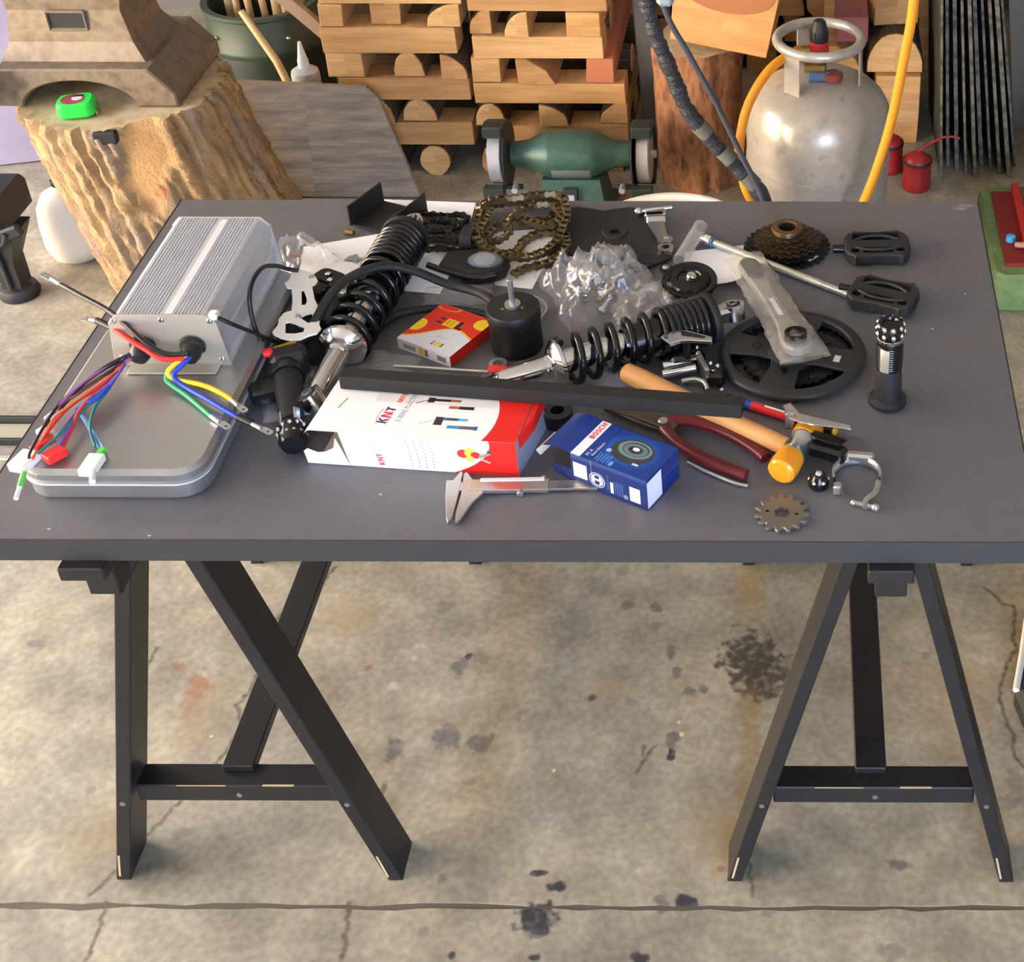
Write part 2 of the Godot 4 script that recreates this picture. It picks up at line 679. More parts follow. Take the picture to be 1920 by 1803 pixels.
	for k in range(0, st.size(), 5):
		var kind: int = st[k + 4]
		var rx: float = st[k + 2]
		var rz: float = st[k + 3]
		var px0 := int((st[k] - rx * 1.7 - x0) * per)
		var px1 := int((st[k] + rx * 1.7 - x0) * per) + 1
		var pz0 := int((st[k + 1] - rz * 1.7 - z0) * per)
		var pz1 := int((st[k + 1] + rz * 1.7 - z0) * per) + 1
		for y in range(maxi(pz0, 0), mini(pz1, N)):
			for x in range(maxi(px0, 0), mini(px1, N)):
				var wx := x0 + x / per
				var wz := z0 + y / per
				var d := Vector2((wx - st[k]) / rx, (wz - st[k + 1]) / rz).length()
				d += ns.get_noise_2d(wx, wz) * 0.5 + n6.get_noise_2d(wx, wz) * 0.7
				var f: float = clampf((1.0 - d) / soft[kind] + 0.35, 0.0, 1.0)
				f *= clampf(0.8 + nf.get_noise_2d(wx, wz) * 1.1 if kind == 0 else 0.95 + nf.get_noise_2d(wx, wz) * 0.6, 0.0, 1.0) * al[kind]
				if f > 0.01: im.set_pixel(x, y, im.get_pixel(x, y).lerp(cols[kind], f))
	# cracks
	var cracks := [
	[-0.858,-2.053,-0.880,-1.984,-0.912,-1.945,-0.936,-1.912,-0.924,-1.855,-0.924,-1.807,-0.929,-1.748,-0.940,-1.725,-0.917,-1.669,-0.935,-1.609,-0.954,-1.563,-0.984,-1.502,-1.006,-1.454,-1.032,-1.389,-1.048,-1.360],
	[-1.018,-1.353,-1.013,-1.319,-1.012,-1.257],
	[-1.119,-1.852,-1.124,-1.782,-1.119,-1.713],
	[0.338,-2.003,0.367,-1.963,0.388,-1.950,0.378,-1.886,0.379,-1.855,0.362,-1.824,0.341,-1.764,0.340,-1.707,0.352,-1.663,0.350,-1.620,0.360,-1.599],
	[-0.077,-1.448,-0.073,-1.411,-0.067,-1.366],
	[-0.661,-1.355,-0.654,-1.311,-0.649,-1.259],
	[-0.234,-1.639,-0.251,-1.612,-0.258,-1.586],
	]
	for c in cracks:
		for k in range(0, c.size() - 2, 2):
			var a := Vector2(c[k], c[k + 1])
			var b := Vector2(c[k + 2], c[k + 3])
			var m := int(a.distance_to(b) * per * 1.5) + 2
			for i in m:
				var p := a.lerp(b, float(i) / m)
				p += Vector2(ns.get_noise_2d(p.x * 3.0, p.y * 3.0), nf.get_noise_2d(p.x, p.y)) * 0.006
				var w := 0.0016 + 0.0012 * absf(nf.get_noise_2d(p.y, p.x) * 2.0)
				var r := int(w * per) + 1
				for dy in range(-r, r + 1):
					for dx in range(-r, r + 1):
						var q := (p - Vector2(x0, z0)) * per + Vector2(dx, dy)
						var f := clampf(1.3 - Vector2(dx, dy).length() / (w * per + 0.5), 0.0, 0.75)
						var qx := int(q.x)
						var qy := int(q.y)
						if f > 0.0 and qx >= 0 and qy >= 0 and qx < N and qy < N:
							im.set_pixel(qx, qy, im.get_pixel(qx, qy).lerp(rgb(92, 82, 68), f * 0.42))
	return ImageTexture.create_from_image(im)


func slab(x0: float, x1: float, z0: float, z1: float, ragged_front: bool, ragged_back: bool) -> MB:
	var b := MB.new()
	var ns := noise(31, 9.0, 4)
	var m := 140
	b.group(false)
	for i in m:
		var xa := lerpf(x0, x1, float(i) / m)
		var xb := lerpf(x0, x1, float(i + 1) / m)
		var fa := z1 + (ns.get_noise_2d(xa, 1.0) * 0.006 if ragged_front else 0.0)
		var fb := z1 + (ns.get_noise_2d(xb, 1.0) * 0.006 if ragged_front else 0.0)
		var ba := z0 + (ns.get_noise_2d(xa * 1.7, 9.0) * 0.008 + 0.009 if ragged_back else 0.0)
		var bb := z0 + (ns.get_noise_2d(xb * 1.7, 9.0) * 0.008 + 0.009 if ragged_back else 0.0)
		var u := func(p: Vector3) -> Vector2: return Vector2((p.x + 2.4) / 4.0, (p.z + 4.4) / 4.0)
		var A := Vector3(xa, 0, fa)
		var B := Vector3(xb, 0, fb)
		var C := Vector3(xb, 0, bb)
		var D := Vector3(xa, 0, ba)
		b.quad(A, B, C, D, u.call(A), u.call(B), u.call(C), u.call(D))
		var dn := Vector3(0, -0.012, 0)
		var sl := Vector3(0, -0.012, 0.0015)
		b.quad(A + sl, B + sl, B, A, u.call(A), u.call(B), u.call(B), u.call(A))
		b.quad(D, C, C + dn, D + dn, u.call(D), u.call(C), u.call(C), u.call(D))
	return b


func room() -> void:
	var fm := mat("concrete", Color.WHITE, 0.62)
	fm.albedo_texture = floor_image()
	fm.normal_enabled = true
	fm.normal_texture = noise_tex(41, 0.06, [], 512, 5, true, 1.2)
	fm.normal_scale = 0.25
	fm.uv1_scale = Vector3.ONE
	var fl := Node3D.new()
	fl.name = "floor"
	add_child(fl)
	fl.set_meta("kind", "structure")
	fl.set_meta("label", "worn stained concrete floor with cracks and a long joint")
	part(fl, "joint_bed", MB.new().box(Vector3(-0.9, -0.0525, -1.1), Vector3(5.4, 0.1, 7.0)), M.joint)
	part(fl, "slab", slab(-3.6, 1.8, -4.6, -1.352, true, false), fm)
	part(fl, "slab", slab(-3.6, 1.8, -1.352, 2.4, false, true), fm)
	struct("wall_back", MB.new().box(Vector3(-0.9, 1.3, -4.7), Vector3(5.6, 2.8, 0.2)), M.wall)
	struct("wall_right", MB.new().box(Vector3(1.9, 1.3, -1.2), Vector3(0.2, 2.8, 7.2)), M.wall)
	struct("ceiling", MB.new().box(Vector3(-0.9, 2.8, -1.2), Vector3(5.8, 0.2, 7.2)), M.ceiling)
	# the left side is open between a short rear wall piece and a post
	struct("wall_left", MB.new().box(Vector3(-3.7, 1.3, -4.2), Vector3(0.2, 2.8, 1.2)).box(Vector3(-3.7, 2.55, -1.1), Vector3(0.2, 0.3, 5.6)).box(Vector3(-3.7, 1.3, 1.65), Vector3(0.2, 2.8, 1.5)), M.wall)
	struct("wall_front", MB.new().box(Vector3(-1.9, 1.3, 2.4), Vector3(3.6, 2.8, 0.15)).box(Vector3(0.85, 2.62, 2.4), Vector3(1.9, 0.16, 0.15)), M.wall)
	struct("yard_ground", MB.new().box(Vector3(-1, -0.2, 0), Vector3(30, 0.2, 30)), M.yard)
	struct("wall_yard", MB.new().box(Vector3(-6.6, 1.6, -0.5), Vector3(0.25, 3.6, 14.0)), M.yard_wall)


func table() -> void:
	var t := thing("table_top", "long dark grey laminate table top resting on black trestles", "table", Vector3(-0.36, TY, -1.742))
	part(t, "panel", MB.new().box(Vector3(0, -0.0172, 0), Vector3(1.299, 0.0335, 0.799), 0.0012), M.table_grey)
	part(t, "edge_band", MB.new().box(Vector3(0, -0.017, 0.3998), Vector3(1.3, 0.034, 0.0012), 0.0), M.table_edge)
	part(t, "edge_band", MB.new().box(Vector3(-0.6498, -0.017, 0), Vector3(0.0012, 0.034, 0.7982), 0.0), M.table_edge)
	part(t, "edge_band", MB.new().box(Vector3(0.6498, -0.017, 0), Vector3(0.0012, 0.034, 0.7982), 0.0), M.table_edge)
	for q in [Vector2(-0.78, -1.349), Vector2(0.245, -1.872), Vector2(0.19, -1.782), Vector2(-0.52, -1.424), Vector2(-0.905, -1.36)]:
		part(t, "paint_speck", MB.new().prism(circle(0.0022, 8, Vector2(q.x + 0.36, q.y + 1.742), 0.0014), 0.0, 0.0003), M.speck)
	for q in [Vector2(0.268, -2.128), Vector2(0.258, -2.118)]:
		part(t, "scuff", MB.new().prism(circle(0.012, 12, Vector2(q.x + 0.36, q.y + 1.742), 0.005), 0.0, 0.0002), M.scuff)
	trestle(-0.804, "black painted wooden trestle under the left end of the table", -0.058)
	trestle(0.108, "black painted wooden trestle under the right end of the table", 0.006)


# board between two points, of a given thickness across and depth in z
func board(a: Vector3, b: Vector3, thick: float, deep: float, bev := 0.0015) -> MB:
	var d := (b - a)
	var y := d.normalized()
	var x := y.cross(Vector3.BACK).normalized()
	return MB.new().box((a + b) / 2, Vector3(thick, d.length(), deep), bev, Basis(x, y, x.cross(y)))


func trestle(cx: float, label: String, bx: float) -> void:
	var t := thing("trestle", label, "trestle", Vector3(cx, 0, -1.757), 0.0, "trestles carrying the table top")
	# top beam with a cap rail, running front to back
	part(t, "beam", MB.new().box(Vector3(bx, 0.652, 0.0), Vector3(0.04, 0.052, 0.8), 0.002), M.black_wood)
	part(t, "cap_rail", MB.new().box(Vector3(bx - 0.003, 0.689, 0.015), Vector3(0.056, 0.021, 0.83), 0.002), M.black_wood)
	for s in [1.0, -1.0]:
		var z: float = 0.333 * s
		for side in [-1.0, 1.0]:
			var top := Vector3(0.038 * side, 0.678, z)
			var foot := Vector3(0.203 * side, 0.0, z)
			var leg := MB.new()
			# foot cut level with the floor
			var w := 0.0215
			var poly := pv([foot.x - w / 2, 0.0, foot.x + w / 2, 0.0, top.x + w / 2, top.y, top.x - w / 2, top.y])
			leg.prism(poly, -0.034, 0.034, Transform3D(Basis(Vector3.RIGHT, Vector3.FORWARD, Vector3.UP), Vector3(0, 0, z)), [], 0.0015)
			var lg := part(t, "leg", leg, M.black_wood)
			# worn paint along the foot
			if s > 0:
				var q := foot.lerp(top, 0.05) + Vector3(-0.006, 0, 0.0342)
				part(lg, "worn_patch", MB.new().box(q, Vector3(0.003, 0.05, 0.0006), 0.0, Basis(Vector3.BACK, 0.2 * side)), M.bare_wood)
				part(lg, "screw_head", MB.new().cyl(Vector3(foot.lerp(top, 0.26).x, 0.178, z + 0.0335), Vector3(foot.lerp(top, 0.26).x, 0.178, z + 0.0355), 0.004, 10), M.screw)
		var bar := part(t, "crossbar", MB.new().box(Vector3(0, 0.18, z - 0.002 * s), Vector3(0.288, 0.034, 0.04), 0.002), M.black_wood)
		if s > 0:
			part(bar, "screw_head", MB.new().cyl(Vector3(0.002, 0.178, z + 0.0178), Vector3(0.002, 0.178, z + 0.0198), 0.004, 10), M.screw)
			part(bar, "worn_patch", MB.new().box(Vector3(0.06, 0.1965, z + 0.0165), Vector3(0.045, 0.0012, 0.0025)), M.bare_wood)
			part(bar, "worn_patch", MB.new().box(Vector3(-0.05, 0.1965, z + 0.0172), Vector3(0.07, 0.0010, 0.0012)), M.bare_wood)
	# long rail joining the two crossbars
	part(t, "stretcher_rail", MB.new().box(Vector3(-0.004, 0.1985, 0), Vector3(0.045, 0.018, 0.65), 0.0015), M.black_wood)


# ---------------------------------------------------------------- things behind the table, left
func stump() -> void:
	var t := thing("chopping_stump", "thick tree stump with deeply furrowed bark carrying the anvil", "stump", Vector3(-1.5, 0, -3.12))
	var m := mat("bark", Color.WHITE, 0.95)
	m.vertex_color_use_as_albedo = true
	m.normal_enabled = true
	m.normal_texture = noise_tex(51, 0.05, [], 512, 5, true, 6.0)
	tri(m, 4.0)
	var nr := noise(52, 1.0, 3)
	var nb := noise(53, 1.0, 4)
	var nc := noise(54, 1.0, 3)
	var rings := []
	var cols := []
	var seg := 180
	var rows := 56
	for i in rows + 1:
		var f := float(i) / rows
		var y := 0.455 * f
		var cx := lerpf(0.115, -0.035, pow(f, 0.75))
		var cz := lerpf(0.04, 0.0, f)
		var ring := PackedVector3Array()
		var cl := []
		for k in seg:
			var a := TAU * k / seg
			var dir := Vector2(cos(a), sin(a))
			var r := 0.232 + 0.028 * pow(1.0 - f, 2.0) + 0.0 * dir.x - 0.022 * maxf(-dir.x, 0.0) * (1.0 - f)
			# furrows wander slowly with height; the ridges are broken across
			var q := nr.get_noise_3d(dir.x * 1.5, dir.y * 1.5, y * 0.9) * 0.34
			var fur := absf(fposmod((a + q) * 4.2, 1.0) - 0.5) * 2.0
			var fur2 := absf(fposmod((a - q * 0.7) * 7.0 + 0.3, 1.0) - 0.5) * 2.0
			var plates := nb.get_noise_3d(dir.x * 9, dir.y * 9, y * 26)
			var dep := minf(smoothstep(0.0, 0.4, fur), 0.45 + 0.55 * smoothstep(0.0, 0.35, fur2))
			var peel := 0.0
			# a patch in front, just right of the middle, where the bark has come off
			var da := angle_difference(a, 1.16 + 0.1 * nb.get_noise_2d(y * 14, 3.0)) / 0.24
			var dy := (y - 0.375 - (0.05 * da)) / 0.085
			peel = smoothstep(1.15, 0.95, Vector2(da, dy).length() + 0.35 * nb.get_noise_3d(dir.x * 5, dir.y * 5, y * 9))
			var rough := (dep - 1.0) * 0.022 + plates * 0.012
			rough = lerpf(rough, -0.024, peel)
			r += rough
			if f > 0.97: r -= (f - 0.97) * 0.3
			ring.append(Vector3(cx + dir.x * r, y, cz + dir.y * r))
			var tone := 0.5 + 0.9 * nc.get_noise_3d(dir.x * 4, dir.y * 4, y * 8)
			var c := lin(150, 122, 86).lerp(lin(186, 152, 106), clampf(tone, 0, 1))
			c = c.lerp(lin(124, 100, 74), clampf(nc.get_noise_3d(dir.x * 11, dir.y * 11, y * 6 + 4.0) * 1.5, 0, 0.8))
			c = c.lerp(lin(150, 132, 116), clampf(nb.get_noise_3d(dir.x * 3 + 7, dir.y * 3, y * 5) * 1.6, 0, 0.7))
			var rust := Vector2(angle_difference(a, 1.08) / 0.12, (y - 0.292) / 0.03).length() + 0.8 * nc.get_noise_3d(dir.x * 16, dir.y * 16, y * 16)
			c = c.lerp(lin(214, 168, 112).lerp(lin(156, 92, 56), smoothstep(1.05, 0.85, rust)), peel)
			cl.append(c)
		rings.append(ring)
		cols.append(cl)
	part(t, "bark", MB.new().loft(rings, true, false, cols), m)
	# sawn top: a slightly uneven disc
	var top := mat("sawn_top", Color.WHITE, 0.85)
	top.albedo_texture = noise_tex(55, 0.015, [rgb(150, 132, 104), rgb(182, 160, 122), rgb(196, 176, 140), rgb(168, 142, 104)], 512)
	tri(top, 2.0)
	var b := MB.new()
	var last: PackedVector3Array = rings[rows]
	var mid := Vector3(-0.035, 0.457, 0.0)
	b.group(true)
	for k in seg:
		b.tri(mid, last[(k + 1) % seg], last[k])
	part(t, "sawn_top", b, top)
	part(t, "dark_chip", MB.new().box(Vector3(0.005, 0.44, 0.222), Vector3(0.05, 0.03, 0.02), 0.004, Basis(Vector3.UP, 0.1)), M.iron)


func arch_poly(w0: float, w1: float, h: float, aw: float, ah: float) -> PackedVector2Array:
	var p := PackedVector2Array([Vector2(-w0, 0)])
	for k in 13:
		var a := PI - PI * k / 12
		p.append(Vector2(cos(a) * aw, sin(a) * ah))
	p.append(Vector2(w0, 0))
	p.append(Vector2(w0, h * 0.35))
	p.append(Vector2(w1, h))
	p.append(Vector2(-w1, h))
	p.append(Vector2(-w0, h * 0.35))
	return p


func anvil() -> void:
	var m := mat("anvil_steel", rgb(136, 124, 110), 0.5, 0.35)
	m.albedo_texture = noise_tex(61, 0.02, [rgb(190, 180, 168), rgb(255, 250, 240), rgb(205, 190, 170)], 256)
	m.roughness_texture = noise_tex(62, 0.04, [Color(0.7, 0.7, 0.7), Color(1, 1, 1)], 256)
	tri(m, 3.0)
	var t := thing("anvil", "big worn grey brown anvil standing on the stump", "anvil", Vector3(-1.585, 0.4575, -3.15))
	var up := Transform3D(Basis(Vector3.RIGHT, Vector3.FORWARD, Vector3.UP), Vector3.ZERO)
	var b := MB.new()
	b.prism(arch_poly(0.215, 0.165, 0.09, 0.125, 0.062), -0.145, 0.145, up, [], 0.004)
	part(t, "base", b, m)
	# feet reach out to the right and left of the waist
	var w := MB.new()
	w.loft([ring(Vector3(-0.01, 0.088, 0), 0.16, 0.105), ring(Vector3(-0.01, 0.13, 0), 0.135, 0.088), ring(Vector3(-0.012, 0.2, 0), 0.122, 0.08), ring(Vector3(-0.012, 0.275, 0), 0.14, 0.085)], false)
	part(t, "waist", w, m)
	var hd := MB.new()
	hd.box(Vector3(-0.05, 0.33, 0), Vector3(0.36, 0.11, 0.17), 0.006)
	part(t, "body", hd, m)
	var horn := MB.new()
	horn.lathe([Vector2(0, 0), Vector2(0.078, 0), Vector2(0.07, 0.08), Vector2(0.05, 0.17), Vector2(0.024, 0.25), Vector2(0, 0.28)], Transform3D(Basis(Vector3.UP, -Vector3.LEFT, Vector3.FORWARD) , Vector3(0.125, 0.315, 0)), 24)
	part(t, "horn", horn, m)
	# the handling hole: a shallow rectangular pocket with a lip on the front of the waist
	var hole := MB.new()
	hole.box(Vector3(-0.008, 0.199, 0.083), Vector3(0.082, 0.006, 0.012), 0.002, Basis(Vector3.RIGHT, 0.0))
	hole.box(Vector3(-0.008, 0.157, 0.085), Vector3(0.082, 0.005, 0.008), 0.002)
	hole.box(Vector3(-0.049, 0.178, 0.085), Vector3(0.005, 0.045, 0.01), 0.002)
	hole.box(Vector3(0.033, 0.178, 0.085), Vector3(0.005, 0.045, 0.01), 0.002)
	part(t, "hole_rim", hole, m)
	part(t, "handling_hole", MB.new().box(Vector3(-0.008, 0.178, 0.0815), Vector3(0.076, 0.038, 0.006)), M.iron)
	# black tool leaning on the left end of the anvil
	var h := thing("hammer", "black rounded hammer head resting against the anvil at the frame edge", "hammer", Vector3(-1.792, 0.4575, -2.945), 0.3)
	part(h, "head", MB.new().lathe([Vector2(0, 0), Vector2(0.03, 0.0), Vector2(0.038, 0.012), Vector2(0.04, 0.08), Vector2(0.036, 0.11), Vector2(0.02, 0.125), Vector2(0, 0.128)], Transform3D(), 28), M.black_rubber)
	part(h, "handle", MB.new().cyl(Vector3(0, 0.06, 0), Vector3(-0.3, 0.075, 0.03), 0.013, 14, 0.002), M.dowel)


func background_left() -> void:
	mat("iron", rgb(52, 52, 52), 0.6, 0.5)
	mat("black_rubber", rgb(30, 32, 34), 0.55)
	mat("dowel", rgb(200, 170, 120), 0.6)
	stump()
	anvil()
	# tape measure
	var g := mat("green_plastic", rgb(40, 225, 72), 0.4)
	var t := thing("tape_measure", "bright green tape measure with a round label on the stump", "tape measure", Vector3(-1.578, 0.4585, -2.975), 0.25)
	part(t, "case", MB.new().prism(rrect(0.078, 0.066, 0.02, 6), 0.0, 0.034, Transform3D(), [], 0.006, true), g)
	var lb := part(t, "round_label", MB.new().cyl(Vector3(-0.004, 0.0338, 0), Vector3(-0.004, 0.0346, 0), 0.025, 28), mat("label_red", rgb(150, 62, 84), 0.5))
	part(lb, "print", MB.new().cyl(Vector3(0.004, 0.0346, -0.002), Vector3(0.004, 0.035, -0.002), 0.011, 18), mat("label_pale", rgb(214, 214, 196), 0.5))
	part(lb, "print", MB.new().box(Vector3(0.006, 0.0349, -0.013), Vector3(0.022, 0.0005, 0.008)), M.black_rubber)
	part(t, "hook", MB.new().box(Vector3(0.0405, 0.006, 0.012), Vector3(0.003, 0.01, 0.016)), M.screw)

	# lilac grey sheet leaning beside the stump
	var sh := mat("lilac_sheet", rgb(158, 152, 176), 0.8)
	sh.albedo_texture = noise_tex(64, 0.01, [Color(0.85, 0.85, 0.86), Color(1, 1, 1)], 256)
	tri(sh, 1.5)
	solo("leaning_sheet", MB.new().box(Vector3(0, 0.3, 0), Vector3(0.62, 0.6, 0.012), 0.002, Basis(Vector3.RIGHT, -0.14)), sh, "pale lilac grey sheet leaning up behind the stump's left side", "panel", Vector3(-2.05, 0.0, -3.62), 0.25)
	# cast iron machine leg with a round foot
	t = thing("iron_stand", "dark cast iron stand with ribbed leg and round foot at the left edge", "stand", Vector3(-1.822, 0, -2.945))
	part(t, "foot", MB.new().lathe([Vector2(0, 0), Vector2(0.044, 0), Vector2(0.046, 0.012), Vector2(0.04, 0.026), Vector2(0.022, 0.034), Vector2(0, 0.034)], Transform3D(), 28), M.iron)
	part(t, "leg", MB.new().loft([ring(Vector3(0, 0.03, 0), 0.022, 0.026), ring(Vector3(-0.005, 0.1, -0.005), 0.024, 0.028), ring(Vector3(0.0, 0.17, -0.02), 0.04, 0.05)], false), M.iron)
	part(t, "rib", MB.new().tube(curve([0.0, 0.035, 0.03, -0.004, 0.1, 0.028, -0.002, 0.15, 0.036, 0.03, 0.17, 0.05, 0.046, 0.2, 0.055]), 0.006, 8), M.iron)
	part(t, "housing", MB.new().box(Vector3(-0.06, 0.225, -0.03), Vector3(0.2, 0.085, 0.16), 0.012), M.iron)
	part(t, "bracket", MB.new().box(Vector3(0.035, 0.19, 0.045), Vector3(0.09, 0.03, 0.02), 0.005, Basis(Vector3.BACK, 0.35)), M.iron)
	# white plastic jug
	var w := mat("jug_white", rgb(226, 218, 200), 0.45)
	t = thing("plastic_jug", "rounded white plastic jug half hidden behind the stump", "jug", Vector3(-1.75, 0, -3.12))
	part(t, "body", MB.new().lathe([Vector2(0, 0), Vector2(0.045, 0.0), Vector2(0.06, 0.01), Vector2(0.07, 0.04), Vector2(0.071, 0.1), Vector2(0.066, 0.14), Vector2(0.05, 0.17), Vector2(0.022, 0.185), Vector2(0.018, 0.195), Vector2(0, 0.195)], Transform3D(), 32), w)
	part(t, "cap", MB.new().cyl(Vector3(0, 0.195, 0), Vector3(0, 0.21, 0), 0.02, 20, 0.002), M.black_rubber)
	# steel strip lying on the floor at the left
	var al := mat("floor_steel", rgb(216, 206, 178), 0.35, 0.6)
	t = thing("steel_channel", "bright steel channel lying on the floor at the left edge", "metal strip", Vector3(-1.95, 0, -2.43))
	part(t, "web", MB.new().box(Vector3(0, 0.006, 0), Vector3(0.9, 0.006, 0.05), 0.001), al)
	part(t, "flange", MB.new().box(Vector3(0, 0.012, -0.03), Vector3(0.9, 0.024, 0.008), 0.001), M.iron)
	part(t, "flange", MB.new().box(Vector3(0, 0.008, 0.032), Vector3(0.9, 0.016, 0.008), 0.001), M.iron)
	solo("flat_bar", MB.new().box(Vector3(0, 0.003, 0), Vector3(0.9, 0.006, 0.012), 0.001), al, "thin bright flat bar on the floor beside the steel channel", "metal strip", Vector3(-1.98, 0, -2.352))

	# dark green steel drum with sticks
	var dg := mat("drum_green", rgb(56, 70, 58), 0.5, 0.1)
	mat("drum_dark", rgb(34, 46, 38), 0.55, 0.1)
	t = thing("steel_drum", "dark green steel drum standing behind the leaning board", "drum", Vector3(-1.47, 0, -3.88))
	part(t, "body", MB.new().lathe([Vector2(0, 0), Vector2(0.155, 0), Vector2(0.16, 0.01), Vector2(0.155, 0.02), Vector2(0.155, 0.225), Vector2(0.163, 0.235), Vector2(0.163, 0.245), Vector2(0.155, 0.255), Vector2(0.153, 0.33), Vector2(0.158, 0.335), Vector2(0.158, 0.345), Vector2(0.14, 0.345), Vector2(0.138, 0.06), Vector2(0, 0.06)], Transform3D(), 40), dg)
	part(t, "lower_band", MB.new().lathe([Vector2(0.156, 0.022), Vector2(0.1575, 0.03), Vector2(0.1575, 0.215), Vector2(0.156, 0.224)], Transform3D(), 40), M.drum_dark)
	for a in [2.2, 0.9]:
		part(t, "rivet", MB.new().ball(Vector3(cos(a) * 0.158, 0.28, sin(a) * 0.158), Vector3.ONE * 0.006, 8), M.screw)
	var rn := RandomNumberGenerator.new()
	rn.seed = 5
	for k in 7:
		var x := -0.09 + 0.03 * k
		solo("stick", MB.new().cyl(Vector3(x, 0.07, -0.03 + rn.randf() * 0.06), Vector3(x * 1.25 + rn.randf_range(-0.02, 0.02), 0.72, -0.06 + rn.randf() * 0.1), 0.009 + rn.randf() * 0.004, 10, 0.002), M.dowel, "%s thin pale stick from the left standing in the green drum" % ["first", "second", "third", "fourth", "fifth", "sixth", "seventh"][k], "stick", Vector3(-1.47, 0.0, -3.88), 0.0, "sticks in the green drum")
	# broom stick leaning in front of the drum, and a grey batten
	solo("broom_stick", MB.new().tube(PackedVector3Array([Vector3(-1.445, 0.4, -3.66), Vector3(-1.365, 0.277, -3.62), Vector3(-1.33, 0.19, -3.60), Vector3(-1.325, 0.0, -3.595)]), [0.009, 0.010, 0.011, 0.012], 12), M.dowel, "pale wooden stick leaning in front of the green drum", "stick")
	var gb := mat("grey_batten", rgb(150, 128, 104), 0.8)
	solo("wooden_batten", MB.new().box(Vector3.ZERO, Vector3(0.9, 0.035, 0.02), 0.002, Basis(Vector3.BACK, -0.82)), gb, "grey brown batten slanting down to the firewood stack", "batten", Vector3(-1.5, 0.62, -3.66))
	# sealant cartridge standing on the floor behind the board
	var sc := mat("cartridge", rgb(176, 178, 174), 0.5)
	t = thing("sealant_cartridge", "grey sealant cartridge with pointed nozzle behind the leaning board", "cartridge", Vector3(-1.275, 0, -3.56))
	part(t, "tube_body", MB.new().lathe([Vector2(0, 0), Vector2(0.036, 0), Vector2(0.036, 0.27), Vector2(0.034, 0.28), Vector2(0.02, 0.29), Vector2(0, 0.29)], Transform3D(), 28), sc)
	part(t, "nozzle", MB.new().lathe([Vector2(0.014, 0.288), Vector2(0.014, 0.31), Vector2(0.012, 0.315), Vector2(0.004, 0.36), Vector2(0, 0.36)], Transform3D(), 20), mat("nozzle_white", rgb(196, 200, 198), 0.45))
	part(t, "print_band", MB.new().lathe([Vector2(0.0362, 0.2), Vector2(0.0366, 0.202), Vector2(0.0366, 0.228), Vector2(0.0362, 0.23)], Transform3D(), 28), M.iron)
	# grey brown board leaning against the woodpile
	var bd := mat("weathered_board", Color.WHITE, 0.75)
	bd.albedo_texture = grain_image(71, rgb(158, 144, 126), rgb(112, 104, 98), 512, 256)
	t = thing("leaning_board", "broad grey weathered board leaning between stump and firewood", "board", Vector3(-1.25, 0, -3.395))
	var bb := MB.new()
	var poly := pv([-0.15, 0.003, 0.272, 0.003, 0.186, 0.262, 0.158, 0.288, -0.2, 0.306, -0.21, 0.2])
	bb.prism(poly, -0.009, 0.009, Transform3D(Basis(Vector3.RIGHT, Vector3.FORWARD.rotated(Vector3.RIGHT, -0.25), Vector3.UP.rotated(Vector3.RIGHT, -0.25)), Vector3.ZERO), [], 0.0015)
	part(t, "panel", bb, bd)
	bd.uv1_scale = Vector3(2.3, 3.2, 1)
	part(t, "top_edge", MB.new().box(Vector3(-0.021, 0.2885, -0.0735), Vector3(0.355, 0.003, 0.0172), 0.0, Basis(Vector3.BACK, -0.048) * Basis(Vector3.RIGHT, -0.25)), gb)


# ---------------------------------------------------------------- firewood
# cross-section of a log end standing on y = 0, w wide and h tall
func log_section(kind: String, w: float, h: float, sd: int) -> PackedVector2Array:
	var p := PackedVector2Array()
	var rn := RandomNumberGenerator.new()
	rn.seed = sd
	match kind:
		"round":
			for k in 20:
				var a := TAU * k / 20
				p.append(Vector2(cos(a) * w / 2, h / 2 + sin(a) * h / 2))
		"half":
			for k in 13:
				var a := PI * k / 12
				p.append(Vector2(cos(a) * w / 2, sin(a) * h))
		"quarter":
			p.append(Vector2(-w / 2, 0))
			for k in 9:
				var a := PI / 2 * k / 8
				p.append(Vector2(-w / 2 + cos(a) * w, sin(a) * h))
		"quarter_left":
			p.append(Vector2(w / 2, 0))
			for k in 9:
				var a := PI / 2 + PI / 2 * (8 - k) / 8
				p.append(Vector2(w / 2 + cos(a) * w, sin(a) * h))
		"wedge":
			p = pv([-w / 2, 0, w / 2, 0, w * 0.3, h * 0.55, -w * 0.2, h, -w * 0.5, h])
		_:
			p = pv([-w / 2, 0, w * 0.48, 0, w / 2, h * 0.97, -w * 0.47, h])
	for k in p.size():
		var j := Vector2(rn.randf_range(-1, 1), rn.randf_range(-1, 1)) * 0.002
		if p[k].y < 0.001 or p[k].y > h * 0.97: j.y = 0.0
		p[k] += j
	return p


